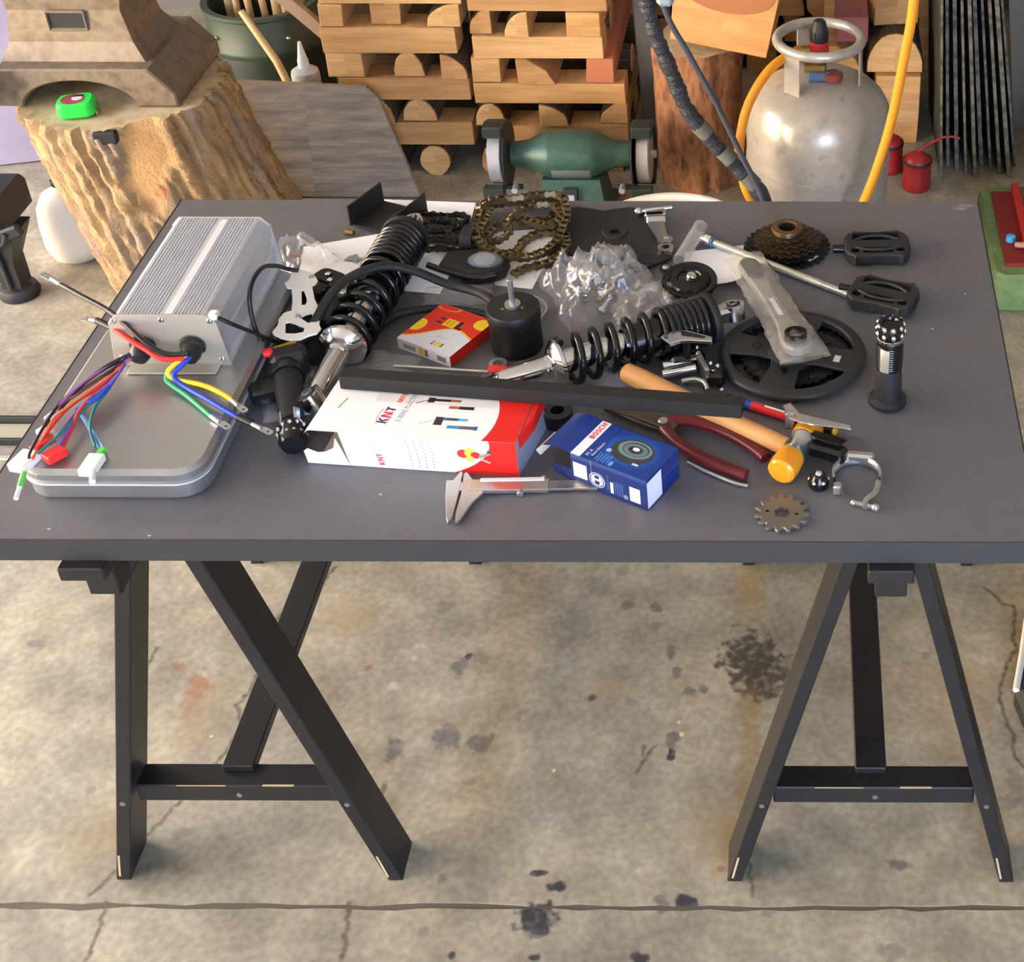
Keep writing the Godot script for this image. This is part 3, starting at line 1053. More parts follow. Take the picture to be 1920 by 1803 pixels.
func log_piece(kind: String, w: float, h: float, length: float, sd: int, m: Material) -> Array:
	var b := MB.new()
	var sec := log_section(kind, w, h, sd)
	# extruded along -z from the front end
	b.prism(sec, -length, 0.0, Transform3D(Basis(Vector3.RIGHT, Vector3.BACK, Vector3.UP), Vector3.ZERO), [], 0.0015)
	var bark: MB = null
	if kind in ["round", "half", "quarter", "quarter_left"]:
		bark = MB.new()
		var s := MB.ccw(sec, true)
		var o := PackedVector2Array()
		for q in s: o.append(q)
		bark.group(true)
		for k in o.size():
			var a := o[k]
			var c := o[(k + 1) % o.size()]
			var curved := absf(a.distance_to(c)) < w * 0.36
			if not curved: continue
			var nn := Vector2(c.y - a.y, a.x - c.x).normalized() * 0.0025
			bark.quad(Vector3(a.x + nn.x, a.y + nn.y, -0.004), Vector3(c.x + nn.x, c.y + nn.y, -0.004), Vector3(c.x + nn.x, c.y + nn.y, -length + 0.004), Vector3(a.x + nn.x, a.y + nn.y, -length + 0.004))
	return [b, bark]


func firewood() -> void:
	var woods := []
	var bases := [[rgb(222, 178, 118), rgb(176, 124, 70)], [rgb(206, 160, 104), rgb(158, 112, 66)], [rgb(230, 190, 132), rgb(186, 136, 82)]]
	for k in 3:
		var m := mat("split_wood_%s" % ["honey", "tan", "pale"][k], Color.WHITE, 0.8)
		m.albedo_texture = grain_image(80 + k, bases[k][0], bases[k][1], 256, 256, 0.6)
		tri(m, 2.6)
		woods.append(m)
	var bark := mat("log_bark", rgb(104, 84, 62), 0.95)
	bark.albedo_texture = noise_tex(85, 0.06, [Color(0.55, 0.55, 0.55), Color(1, 1, 1)], 256)
	tri(bark, 6.0)
	mat("red_wood", rgb(196, 120, 84), 0.8)
	var zf := -3.52
	var ord := ["bottom", "second", "third", "fourth", "fifth", "sixth", "seventh", "eighth", "ninth"]
	var sd := 100
	# each row: bottom y, height, kind of row, pieces. Cross rows lie along x (x from, x to); end rows show their ends (x from, x to, section)
	var left := [
		[0.0, 0.086, "end", [[-1.000, -0.920, "round"], [-1.13, -1.05, "half"]]],
		[0.087, 0.066, "cross", [[-1.16, -0.853]]],
		[0.154, 0.062, "end", [[-1.033, -0.944, "half"], [-1.12, -1.05, "half"]]],
		[0.217, 0.060, "cross", [[-1.177, -0.847]]],
		[0.278, 0.068, "end", [[-1.205, -1.110, "square"], [-1.037, -0.960, "half"], [-0.912, -0.846, "quarter"]]],
		[0.347, 0.072, "cross", [[-1.205, -0.866]]],
		[0.420, 0.060, "end", [[-1.199, -1.139, "square"], [-1.073, -0.998, "square"], [-0.934, -0.848, "quarter_left"]]],
		[0.481, 0.062, "cross", [[-1.195, -0.84]]],
		[0.544, 0.062, "end", [[-1.19, -1.11, "half"], [-1.04, -0.96, "half"], [-0.92, -0.85, "square"]]],
	]
	var right := [
		[0.0, 0.086, "end", [[-0.838, -0.775, "round"], [-0.70, -0.62, "half"], [-0.55, -0.47, "half"]]],
		[0.087, 0.058, "cross", [[-0.82, -0.449]]],
		[0.146, 0.060, "end", [[-0.842, -0.764, "half"], [-0.675, -0.600, "quarter"], [-0.520, -0.450, "quarter_left"]]],
		[0.207, 0.058, "cross", [[-0.838, -0.450]]],
		[0.266, 0.068, "end", [[-0.836, -0.762, "square"], [-0.719, -0.624, "wedge"], [-0.546, -0.473, "square"]]],
		[0.335, 0.060, "cross", [[-0.826, -0.498]]],
		[0.396, 0.066, "end", [[-0.832, -0.776, "quarter_left"], [-0.740, -0.680, "quarter_left"], [-0.586, -0.500, "square"]]],
		[0.463, 0.066, "cross", [[-0.826, -0.481]]],
		[0.530, 0.064, "end", [[-0.82, -0.75, "half"], [-0.70, -0.62, "square"], [-0.56, -0.49, "half"]]],
	]
	for side in 2:
		var rows: Array = left if side == 0 else right
		var sname := "left" if side == 0 else "right"
		for ri in rows.size():
			var row: Array = rows[ri]
			var ps: Array = row[3]
			for pi in ps.size():
				sd += 1
				var q: Array = ps[pi]
				var w: float = q[1] - q[0]
				var m: Material = woods[(sd * 7) % 3]
				if row[2] == "end":
					var shape_words: String = {"round": "round", "half": "half-round", "quarter": "quarter-round", "quarter_left": "quarter-round", "square": "squared", "wedge": "wedge-shaped"}[q[2]]
					var pos_words: String = ["first", "second", "third"][pi] if ps.size() > 2 else ["right-hand", "left-hand"][pi]
					var lp := log_piece(q[2], w, row[1], 0.5, sd, m)
					if side == 1 and ri == 4 and pi == 2: m = M.red_wood
					var t := thing("firewood_log", "%s firewood end, %s along the %s row of the %s stack" % [shape_words, pos_words, ord[ri], sname], "firewood", Vector3((q[0] + q[1]) / 2, row[0], zf + 0.012 * sin(sd * 1.7)), 0.0, "crisscross firewood stacks")
					part(t, "wood", lp[0], m)
					if lp[1]: part(t, "bark", lp[1], bark)
				else:
					for back in 3:
						sd += 1
						var dz := -0.19 * back
						var lp := log_piece("square" if back == 0 else "half", 0.085, row[1], w, sd, m)
						var t := thing("firewood_log", "split firewood lying crosswise at the %s of the %s row, %s stack" % [["front", "middle", "rear"][back], ord[ri], sname], "firewood", Vector3(q[1], row[0], zf - 0.042 + dz), 0.0, "crisscross firewood stacks")
						t.rotation = Vector3(0, -PI / 2 + 0.0, 0)
						t.position.x = q[0]
						part(t, "wood", lp[0], woods[(sd * 5) % 3])
						if lp[1]: part(t, "bark", lp[1], bark)
	# a further row of stacked logs against the rear wall, seen in the gaps
	var count := ["first", "second", "third", "fourth", "fifth", "sixth", "seventh", "eighth", "ninth", "tenth"]
	for r in 5:
		for k in 9:
			sd += 1
			var kind: String = ["half", "square", "quarter", "round", "wedge", "half", "quarter_left"][(sd * 5) % 7]
			var lp := log_piece(kind, 0.092, 0.088, 0.3, sd, woods[0])
			var t := thing("firewood_log", "%s log from the left in the %s row of the pile at the rear wall" % [count[k], ord[r]], "firewood", Vector3(-0.41 + 0.098 * k + 0.02 * sin(r * 2.1), 0.089 * r, -4.14 + 0.02 * sin(sd * 2.3)), 0.0, "log pile at the rear wall")
			part(t, "wood", lp[0], woods[(sd * 3) % 3])
			if lp[1]: part(t, "bark", lp[1], bark)

	# pieces of the heap behind the gas cylinder
	var heap := [
		[0.02, 0.0, 0.20, 0.10, "square", "long split log at the bottom of the heap behind the cylinder"],
		[0.255, 0.0, 0.13, 0.11, "square", "grey block of wood on the floor right of the cylinder"],
		[0.26, 0.111, 0.12, 0.10, "square", "squared block of wood in the middle of the heap right of the cylinder"],
		[0.12, 0.101, 0.15, 0.11, "half", "half-round log lying behind the collar of the cylinder"],
		[0.25, 0.212, 0.15, 0.11, "half", "big weathered half-round log on top of the heap beside the orange hose"],
		[0.115, 0.212, 0.10, 0.085, "wedge", "tan wedge of wood high in the heap behind the cylinder"],
	]
	for k in heap.size():
		var h: Array = heap[k]
		var lp := log_piece(h[4], h[2], h[3], 0.3, 300 + k, woods[1])
		var t := thing("firewood_log", h[5], "firewood", Vector3(h[0], h[1], -3.72 + 0.02 * (k % 3)), 0.0, "heap behind the gas cylinder")
		part(t, "wood", lp[0], woods[(k + 1) % 3])
		if lp[1]: part(t, "bark", lp[1], bark)
	solo("red_block", MB.new().box(Vector3(0, 0.035, 0), Vector3(0.085, 0.07, 0.2), 0.003), mat("red_paint_wood", rgb(150, 84, 82), 0.7), "dull red painted block on top of the heap of wood", "block", Vector3(0.135, 0.298, -3.80), 0.0)
	solo("firewood_log", log_piece("square", 0.12, 0.1, 0.25, 320, woods[1])[0], woods[1], "short log on the dull red block's right at the frame top", "firewood", Vector3(0.255, 0.323, -3.76), 0.15, "heap behind the gas cylinder")


# ---------------------------------------------------------------- things behind the table, right
func grinder() -> void:
	var gm := mat("grinder_green", rgb(62, 96, 84), 0.38, 0.15)
	gm.albedo_texture = noise_tex(91, 0.03, [Color(0.8, 0.8, 0.8), Color(1, 1, 1), Color(1.0, 1.0, 1.0)], 256)
	tri(gm, 5.0)
	var dk := mat("grinder_dark", rgb(42, 52, 50), 0.5, 0.2)
	var rim := mat("wheel_grey", rgb(186, 186, 190), 0.4, 0.5)
	var t := thing("bench_grinder", "green bench grinder with two grey wheels in front of the firewood", "grinder", Vector3(-0.571, 0.0, -3.34))
	var X := Basis(Vector3.UP, -Vector3.RIGHT, Vector3.BACK)
	X = Basis(Vector3.FORWARD, Vector3.RIGHT, Vector3.DOWN)
	part(t, "motor_housing", MB.new().lathe([Vector2(0, -0.148), Vector2(0.03, -0.148), Vector2(0.034, -0.12), Vector2(0.036, -0.105), Vector2(0.055, -0.07), Vector2(0.0595, -0.055), Vector2(0.061, -0.05), Vector2(0.061, 0.05), Vector2(0.0595, 0.055), Vector2(0.055, 0.07), Vector2(0.036, 0.105), Vector2(0.034, 0.12), Vector2(0.03, 0.148), Vector2(0, 0.148)], Transform3D(X, Vector3(0, 0.16, 0)), 40), gm)
	part(t, "data_plate", MB.new().lathe([Vector2(0.0612, -0.045), Vector2(0.0616, -0.044), Vector2(0.0616, 0.05), Vector2(0.0612, 0.051)], Transform3D(X, Vector3(0, 0.16, 0)), 10, -2.9, -1.9), mat("worn_plate", rgb(150, 160, 156), 0.4, 0.6))
	var ped := MB.new()
	ped.loft([ring(Vector3(0, 0.0, 0), 0.1, 0.085), ring(Vector3(0, 0.012, 0), 0.1, 0.085), ring(Vector3(0, 0.02, 0), 0.086, 0.07), ring(Vector3(0, 0.11, -0.005), 0.072, 0.05)], false)
	part(t, "pedestal", ped, gm)
	var sw := part(t, "switch_plate", MB.new().box(Vector3(0.0, 0.07, 0.066), Vector3(0.036, 0.052, 0.008), 0.002, Basis(Vector3.RIGHT, -0.22)), M.black_rubber)
	part(sw, "rocker", MB.new().box(Vector3(0.0, 0.068, 0.071), Vector3(0.02, 0.026, 0.006), 0.002, Basis(Vector3.RIGHT, -0.22)), rim)
	for s in [-1.0, 1.0]:
		var x: float = 0.182 * s
		var w := part(t, "wheel", MB.new().lathe([Vector2(0, -0.016), Vector2(0.07, -0.016), Vector2(0.072, -0.014), Vector2(0.072, 0.014), Vector2(0.07, 0.016), Vector2(0, 0.016)], Transform3D(X, Vector3(x, 0.16, 0.0)), 40), rim)
		part(w, "nut", MB.new().cyl(Vector3(x + 0.016 * s, 0.16, 0), Vector3(x + 0.03 * s, 0.16, 0), 0.012, 6), rim)
		# guard: a shell behind and over the wheel
		var gb := MB.new()
		gb.lathe([Vector2(0.076, -0.024), Vector2(0.086, -0.024), Vector2(0.086, 0.024), Vector2(0.076, 0.024), Vector2(0.076, -0.024)], Transform3D(X, Vector3(x, 0.16, 0)), 24, -PI / 2, PI * 0.6)
		gb.lathe([Vector2(0, 0.0), Vector2(0.086, 0.0), Vector2(0.086, 0.003), Vector2(0, 0.003)], Transform3D(X, Vector3(x - 0.025 * s - 0.0015, 0.16, 0)), 32)
		gb.box(Vector3(x, 0.243, 0.03), Vector3(0.05, 0.03, 0.045), 0.004)
		part(t, "wheel_guard", gb, dk)
		var rest := part(t, "tool_rest", MB.new().box(Vector3(x, 0.105, 0.095), Vector3(0.052, 0.028, 0.03), 0.003).box(Vector3(x - 0.04 * s, 0.1, 0.06), Vector3(0.05, 0.012, 0.012), 0.002), dk)
		part(rest, "wing_bolt", MB.new().cyl(Vector3(x - 0.05 * s, 0.11, 0.075), Vector3(x - 0.05 * s, 0.11, 0.1), 0.008, 8), rim)


func gas_cylinder() -> void:
	var sm := mat("cylinder_silver", rgb(192, 190, 184), 0.36, 0.38)
	sm.albedo_texture = noise_tex(95, 0.012, [rgb(196, 188, 174), rgb(255, 252, 246), rgb(236, 230, 220), rgb(255, 255, 252)], 512)
	sm.roughness_texture = noise_tex(96, 0.05, [Color(0.75, 0.75, 0.75), Color(1, 1, 1)], 256)
	tri(sm, 2.5)
	var t := thing("gas_cylinder", "silver gas cylinder with ring collar standing behind the table", "gas cylinder", Vector3(0.041, 0, -3.12))
	part(t, "foot_ring", MB.new().lathe([Vector2(0.118, 0.0), Vector2(0.122, 0.0), Vector2(0.122, 0.05), Vector2(0.118, 0.05), Vector2(0.118, 0.0)], Transform3D(), 40), sm)
	var prof := [Vector2(0, 0.03), Vector2(0.06, 0.034), Vector2(0.11, 0.05), Vector2(0.145, 0.085), Vector2(0.16, 0.13), Vector2(0.164, 0.18), Vector2(0.165, 0.3), Vector2(0.1665, 0.35), Vector2(0.166, 0.38), Vector2(0.161, 0.408), Vector2(0.148, 0.434), Vector2(0.127, 0.455), Vector2(0.098, 0.472), Vector2(0.06, 0.483), Vector2(0.03, 0.487), Vector2(0, 0.488)]
	part(t, "shell", MB.new().lathe(prof, Transform3D(), 64), sm)
	part(t, "weld_seam", MB.new().lathe([Vector2(0.1645, 0.283), Vector2(0.1675, 0.285), Vector2(0.1675, 0.289), Vector2(0.1645, 0.291)], Transform3D(), 64), sm)
	part(t, "collar_ring", MB.new().tube(circle3(Vector3(0, 0.572, 0), 0.094, 48), 0.0115, 14, true), sm)
	for a in [4.02, 6.11, 1.93]:
		var dir := Vector3(cos(a), 0, -sin(a))
		var side := Vector3(-dir.z, 0, dir.x)
		var wd := 0.022 if a < 5.0 and a > 3.0 else 0.018
		var b := MB.new()
		b.box(dir * 0.094 + Vector3(0, 0.517, 0), Vector3(wd * 2.0, 0.1, 0.004), 0.001, Basis(side, Vector3.UP, side.cross(Vector3.UP)))
		part(t, "collar_bracket", b, sm)
	part(t, "embossed_mark", MB.new().box(Vector3(0.03, 0.4665, 0.094), Vector3(0.03, 0.003, 0.03), 0.001, Basis(Vector3.RIGHT, 0.55)), sm)
	part(t, "valve", MB.new().cyl(Vector3(0, 0.485, 0), Vector3(0, 0.535, 0), 0.017, 14, 0.002).box(Vector3(-0.01, 0.512, 0.02), Vector3(0.05, 0.018, 0.018), 0.002), mat("brass", rgb(150, 122, 66), 0.4, 0.8))
	part(t, "valve_tag", MB.new().box(Vector3(0.0, 0.497, 0.034), Vector3(0.05, 0.022, 0.01), 0.003, Basis(Vector3.RIGHT, -0.4)), mat("tag_blue", rgb(74, 92, 124), 0.5))
	part(t, "valve_handwheel", MB.new().lathe([Vector2(0, 0.0), Vector2(0.02, 0.0), Vector2(0.022, 0.004), Vector2(0.022, 0.014), Vector2(0.018, 0.018), Vector2(0, 0.018)], Transform3D(Basis(), Vector3(0.032, 0.488, 0.03)), 14), mat("red_brown", rgb(130, 60, 50), 0.5))
	# regulator
	var r := thing("gas_regulator", "black topped red regulator screwed to the gas cylinder valve", "regulator", Vector3(0.041, 0.535, -3.12))
	part(r, "body", MB.new().lathe([Vector2(0, 0), Vector2(0.02, 0), Vector2(0.022, 0.004), Vector2(0.022, 0.03), Vector2(0.018, 0.034), Vector2(0, 0.034)], Transform3D(), 24), mat("regulator_red", rgb(196, 38, 36), 0.45))
	var kn := MB.new()
	kn.lathe([Vector2(0, 0.034), Vector2(0.02, 0.034), Vector2(0.02, 0.055), Vector2(0.014, 0.08), Vector2(0.011, 0.083), Vector2(0, 0.083)], Transform3D(), 16)
	for k in 12:
		kn.box(Vector3(cos(TAU * k / 12) * 0.0195, 0.047, sin(TAU * k / 12) * 0.0195), Vector3(0.003, 0.024, 0.003), 0.0, Basis(Vector3.UP, -TAU * k / 12))
	part(r, "knob", kn, M.black_rubber)
	part(r, "outlet", MB.new().cyl(Vector3(-0.02, 0.014, 0), Vector3(-0.046, 0.014, 0.004), 0.008, 12), M.brass)
	# orange hose: from the regulator out over the left shoulder, behind and up again on the right
	var hm := mat("hose_orange", rgb(238, 152, 30), 0.5)
	solo("gas_hose", MB.new().tube(curve([-0.004, 0.549, -3.116, -0.06, 0.545, -3.04, -0.105, 0.50, -2.985, -0.128, 0.44, -2.945, -0.132, 0.36, -2.925, -0.10, 0.26, -2.915, 0.0, 0.16, -2.88, 0.09, 0.17, -2.86, 0.14, 0.305, -2.87, 0.165, 0.39, -2.865, 0.192, 0.51, -2.86, 0.213, 0.66, -2.855, 0.226, 0.78, -2.85, 0.235, 1.0, -2.85, 0.24, 1.5, -2.9, 0.25, 2.7, -3.0], 0.012, 0.8), 0.0105, 12), hm, "orange gas hose looping from the regulator around the gas cylinder", "hose")


static func circle3(c: Vector3, r: float, seg: int) -> PackedVector3Array:
	var p := PackedVector3Array()
	for k in seg:
		p.append(c + Vector3(cos(TAU * k / seg) * r, 0, sin(TAU * k / seg) * r))
	return p


func background_right() -> void:
	grinder()
	# standing round log with a squared block on it
	var rb := mat("red_bark", Color.WHITE, 0.9)
	rb.albedo_texture = noise_tex(98, 0.02, [rgb(60, 42, 30), rgb(116, 78, 54), rgb(168, 116, 78), rgb(142, 94, 62), rgb(84, 58, 40)], 512)
	tri(rb, 1.0)
	rb.uv1_scale = Vector3(3.0, 0.9, 3.0)
	var t := thing("standing_log", "upright round log with stripped reddish bark beside the cylinder", "log", Vector3(-0.262, 0, -3.53))
	var nz := noise(99, 1.0, 3)
	var rings := []
	for i in 16:
		var y := 0.385 * i / 15.0
		var pr := PackedVector3Array()
		for k in 56:
			var a := TAU * k / 56
			var r := 0.112 + 0.018 * nz.get_noise_3d(cos(a) * 2.5, sin(a) * 2.5, y * 1.5) + 0.008 * nz.get_noise_3d(cos(a) * 9, sin(a) * 9, y * 3.0)
			pr.append(Vector3(cos(a) * r, y, sin(a) * r))
		rings.append(pr)
	part(t, "trunk", MB.new().loft(rings, true, false), rb)
	var cap := MB.new()
	cap.group(false)
	for k in 56: cap.tri(Vector3(0, 0.387, 0), rings[15][(k + 1) % 56], rings[15][k])
	part(t, "sawn_top", cap, M.sawn_top)
	var bt := mat("block_wood", Color.WHITE, 0.75)
	bt.albedo_texture = grain_image(101, rgb(224, 174, 112), rgb(190, 138, 82), 256, 256, 0.6)
	tri(bt, 2.2)
	var bk := thing("wood_block", "large tan sawn block tilted on top of the upright log", "block", Vector3(-0.19, 0.405, -3.54))
	bk.rotation = Vector3(0, -0.12, -0.16)
	part(bk, "wood", MB.new().loft([ring(Vector3(0, 0.0, 0), 0.12, 0.11), ring(Vector3(0, 0.2, 0), 0.13, 0.115)], false), bt)
	var cr := MB.new()
	cr.prism(circle(0.12, 28, Vector2(0.0, 0.0), 0.06), 0.0, 0.003, Transform3D(Basis(Vector3.RIGHT, Vector3.BACK, Vector3.UP).rotated(Vector3.RIGHT, -0.03), Vector3(0.0, 0.16, 0.1125)))
	part(bk, "heartwood", cr, mat("heartwood", rgb(172, 112, 72), 0.8))
	var st := thing("grey_post", "narrow grey post standing left of the upright log", "post", Vector3(-0.405, 0, -3.63))
	part(st, "post", MB.new().box(Vector3(0, 0.5, 0), Vector3(0.05, 1.0, 0.05), 0.004, Basis(Vector3.BACK, 0.03)), mat("grey_paint", rgb(104, 104, 96), 0.7))
	gas_cylinder()
	# taped cable bundle and thin cable
	var tape := mat("black_tape", rgb(44, 48, 56), 0.5)
	tape.normal_enabled = true
	tape.normal_texture = noise_tex(103, 0.05, [], 256, 4, true, 8.0)
	tri(tape, 12.0)
	var pts := curve([-0.34, 2.7, -2.95, -0.34, 1.4, -2.93, -0.325, 0.9, -2.915, -0.314, 0.758, -2.9, -0.297, 0.676, -2.9, -0.265, 0.579, -2.9, -0.238, 0.504, -2.9, -0.185, 0.427, -2.9, -0.122, 0.348, -2.905, -0.075, 0.285, -2.89, -0.035, 0.2, -2.84, -0.02, 0.1, -2.76, -0.03, 0.016, -2.66, -0.06, 0.014, -2.55], 0.006, 0.8)
	var nn := noise(104, 30.0, 2)
	var rad := []
	for p in pts: rad.append(0.0165 + 0.0045 * nn.get_noise_1d(p.y) + 0.0012 * sin(p.y * 420.0) * clampf(p.y * 3.0 - 1.2, 0.0, 1.0))
	t = thing("welding_cable", "thick black cable wrapped in tape hanging beside the upright log", "cable", Vector3.ZERO)
	part(t, "sheath", MB.new().tube(pts, rad, 12), tape)
	for k in 3: part(t, "tape_band", MB.new().cyl(pts[170 + 0] if false else Vector3(-0.22 + 0.05 * k, 0.474 - 0.062 * k, -2.9), Vector3(-0.2 + 0.05 * k, 0.45 - 0.062 * k, -2.9), 0.0185, 12), M.grey_paint)
	solo("thin_cable", MB.new().tube(curve([-0.33, 2.7, -2.9, -0.325, 1.2, -2.87, -0.30, 0.9, -2.86, -0.273, 0.753, -2.86, -0.233, 0.664, -2.86, -0.181, 0.554, -2.86, -0.128, 0.427, -2.86, -0.085, 0.321, -2.86, -0.055, 0.22, -2.82, -0.05, 0.1, -2.72, -0.09, 0.008, -2.6], 0.012, 0.5), 0.0062, 8), mat("cable_grey", rgb(66, 72, 82), 0.5), "thin slate grey cable running alongside the taped cable", "cable")
	solo("cable_clip", MB.new().box(Vector3.ZERO, Vector3(0.035, 0.05, 0.03), 0.008), mat("clip_pale", rgb(150, 165, 168), 0.5), "pale plastic clip on the thin cable at the frame top", "clip", Vector3(-0.272, 0.79, -2.86))
	# cream tub
	t = thing("plastic_tub", "cream round plastic tub lid just behind the table edge", "tub", Vector3(-0.28, 0, -2.735))
	var cm := mat("tub_cream", rgb(236, 228, 206), 0.5)
	part(t, "bucket", MB.new().lathe([Vector2(0, 0), Vector2(0.15, 0), Vector2(0.155, 0.01), Vector2(0.176, 0.27), Vector2(0.176, 0.276), Vector2(0, 0.276)], Transform3D(), 48), cm)
	part(t, "lid", MB.new().lathe([Vector2(0.178, 0.27), Vector2(0.184, 0.274), Vector2(0.185, 0.29), Vector2(0.181, 0.297), Vector2(0.172, 0.297), Vector2(0.166, 0.29), Vector2(0, 0.29)], Transform3D(), 56), cm)
	# oil cans
	var red := mat("can_red", rgb(150, 28, 26), 0.4)
	for k in 2:
		t = thing("oil_can", ["red oil can with thin spout on the floor right of the cylinder", "dark red can standing behind the oil can with the spout"][k], "oil can", [Vector3(0.303, 0, -3.455), Vector3(0.235, 0, -3.55)][k], [0.0, 2.6][k])
		part(t, "body", MB.new().lathe([Vector2(0, 0), Vector2(0.034, 0), Vector2(0.037, 0.004), Vector2(0.037, 0.02), Vector2(0.036, 0.025), Vector2(0.036, 0.075), Vector2(0.037, 0.08), Vector2(0.033, 0.09), Vector2(0.02, 0.1), Vector2(0.01, 0.106), Vector2(0, 0.107)], Transform3D(), 28), red)
		part(t, "spout", MB.new().tube(curve([0, 0.1, 0, 0.02, 0.122, 0, 0.06, 0.146, 0, 0.085, 0.15, 0, 0.105, 0.145, 0]), 0.0035, 8), red)
		part(t, "band", MB.new().lathe([Vector2(0.0372, 0.076), Vector2(0.0378, 0.078), Vector2(0.0378, 0.083), Vector2(0.0372, 0.085)], Transform3D(), 28), M.iron)
	# leaning sheets, seen edge on
	var sm := mat("old_sheet", rgb(78, 74, 64), 0.85)
	sm.albedo_texture = noise_tex(106, 0.02, [Color(0.35, 0.35, 0.33), Color(0.75, 0.74, 0.7), Color(1, 1, 1), Color(0.5, 0.5, 0.46)], 512)
	tri(sm, 2.0)
	sm.uv1_scale = Vector3(4, 0.8, 4)
	var edge := mat("sheet_edge", rgb(128, 122, 104), 0.85)
	edge.albedo_texture = sm.albedo_texture
	tri(edge, 2.0)
	var feet := []
	for k in 10: feet.append(0.372 + 0.0225 * k)
	var words := ["first", "second", "third", "fourth", "fifth", "sixth", "seventh", "eighth", "ninth", "tenth"]
	for k in 10:
		var th := 0.006 + 0.0018 * (k % 3)
		var hgt := 0.78 + 0.02 * ((k * 7) % 5)
		var lean := 0.045 + 0.011 * k
		t = thing("leaning_plank", "%s dark weathered plank from the left in the row leaning upright on the right" % words[k], "plank", Vector3(feet[k], 0.0, -3.50 - 0.02 * ((k * 3) % 4)), 0.0, "dark planks leaning on the right")
		t.rotation = Vector3(-0.06, 0.0, lean)
		part(t, "face", MB.new().box(Vector3(0, hgt / 2, -0.22), Vector3(th, hgt, 0.42), 0.001), sm)
		part(t, "edge", MB.new().box(Vector3(0, hgt / 2, -0.008), Vector3(th + 0.001, hgt, 0.004), 0.001), edge)
	var gp := thing("cement_sheet", "pale grey cement sheet leaning behind the dark planks at the top right", "sheet", Vector3(0.72, 0, -3.72), -0.5)
	part(gp, "panel", MB.new().box(Vector3(0, 0.5, 0), Vector3(0.4, 1.0, 0.012), 0.002, Basis(Vector3.BACK, 0.12)), mat("cement", rgb(132, 124, 112), 0.9))
	# green and red machine base at the right edge
	var gg := mat("machine_green", rgb(128, 152, 98), 0.5)
	gg.albedo_texture = noise_tex(108, 0.02, [Color(0.75, 0.78, 0.7), Color(1, 1, 1)], 256)
	tri(gg, 4.0)
	var rr := mat("machine_red", rgb(200, 48, 36), 0.5)
	t = thing("machine_base", "green cast machine base with red rails at the right edge", "machine base", Vector3(0.64, 0, -3.085))
	part(t, "casting", MB.new().prism(rrect(0.40, 0.41, 0.035, 6), 0.0, 0.1, Transform3D(), [], 0.008), gg)
	var tray := MB.new()
	tray.box(Vector3(-0.145, 0.104, 0.0), Vector3(0.05, 0.01, 0.33), 0.002)
	part(t, "tray", tray, mat("tray_red", rgb(134, 38, 32), 0.6))
	part(t, "rail", MB.new().box(Vector3(-0.112, 0.113, 0.0), Vector3(0.018, 0.03, 0.345), 0.002), rr)
	part(t, "rail", MB.new().box(Vector3(0.03, 0.113, 0.165), Vector3(0.27, 0.026, 0.016), 0.002), rr)
	part(t, "bed_plate", MB.new().box(Vector3(0.045, 0.103, -0.02), Vector3(0.29, 0.008, 0.34), 0.001), mat("rusty_plate", rgb(112, 94, 66), 0.8))
	part(t, "mounting_pad", MB.new().box(Vector3(-0.06, 0.11, 0.115), Vector3(0.07, 0.02, 0.07), 0.006), gg)
	part(t, "column", MB.new().loft([ring(Vector3(0.0, 0.1, -0.17), 0.06, 0.03), ring(Vector3(0.03, 0.2, -0.17), 0.04, 0.025), ring(Vector3(0.05, 0.5, -0.17), 0.04, 0.025)], false), gg)
	for k in 2: part(t, "bolt_hole", MB.new().cyl(Vector3(-0.06 + 0.06 * k, 0.1205, 0.115 - 0.26 * k), Vector3(-0.06 + 0.06 * k, 0.121, 0.115 - 0.26 * k), 0.008, 12), M.iron)
	solo("blue_bolt_cap", MB.new().lathe([Vector2(0, 0), Vector2(0.012, 0), Vector2(0.011, 0.012), Vector2(0.006, 0.016), Vector2(0, 0.016)], Transform3D(), 16), mat("cap_blue", rgb(70, 170, 210), 0.4), "small light blue cap lying in the red tray", "cap", Vector3(0.492, 0.1095, -3.02))
	solo("pink_stub", MB.new().cyl(Vector3.ZERO, Vector3(0.02, 0.006, 0.012), 0.007, 12, 0.001), mat("stub_pink", rgb(190, 140, 124), 0.6), "small pinkish stub beside the blue cap in the tray", "stub", Vector3(0.50, 0.117, -2.99))
	# black bag at the right edge on the floor
	t = thing("tool_bag", "black bag with white piping on the floor at the right edge", "bag", Vector3(0.488, 0, -1.72))
	part(t, "body", MB.new().prism(pv([-0.13, 0.0, -0.10, 0.14, 0.3, 0.2, 0.3, -0.24, -0.09, -0.18]), 0.0, 0.05, Transform3D(), [], 0.012), M.black_rubber)
	part(t, "piping", MB.new().tube(PackedVector3Array([Vector3(-0.128, 0.045, 0.0), Vector3(-0.108, 0.05, -0.08), Vector3(-0.088, 0.048, -0.17)]), 0.006, 8), mat("piping_white", rgb(222, 216, 206), 0.5))
	part(t, "yellow_tag", MB.new().box(Vector3(-0.085, 0.0505, -0.03), Vector3(0.03, 0.004, 0.018), 0.001), mat("tag_yellow", rgb(214, 176, 40), 0.5))


# ---------------------------------------------------------------- on the table, left
func wire(t: Node3D, called: String, pts: Array, r: float, m: Material) -> MeshInstance3D:
	return part(t, called, mb(t).tube(curve(pts, 0.006, 0.8), r, 8), m)


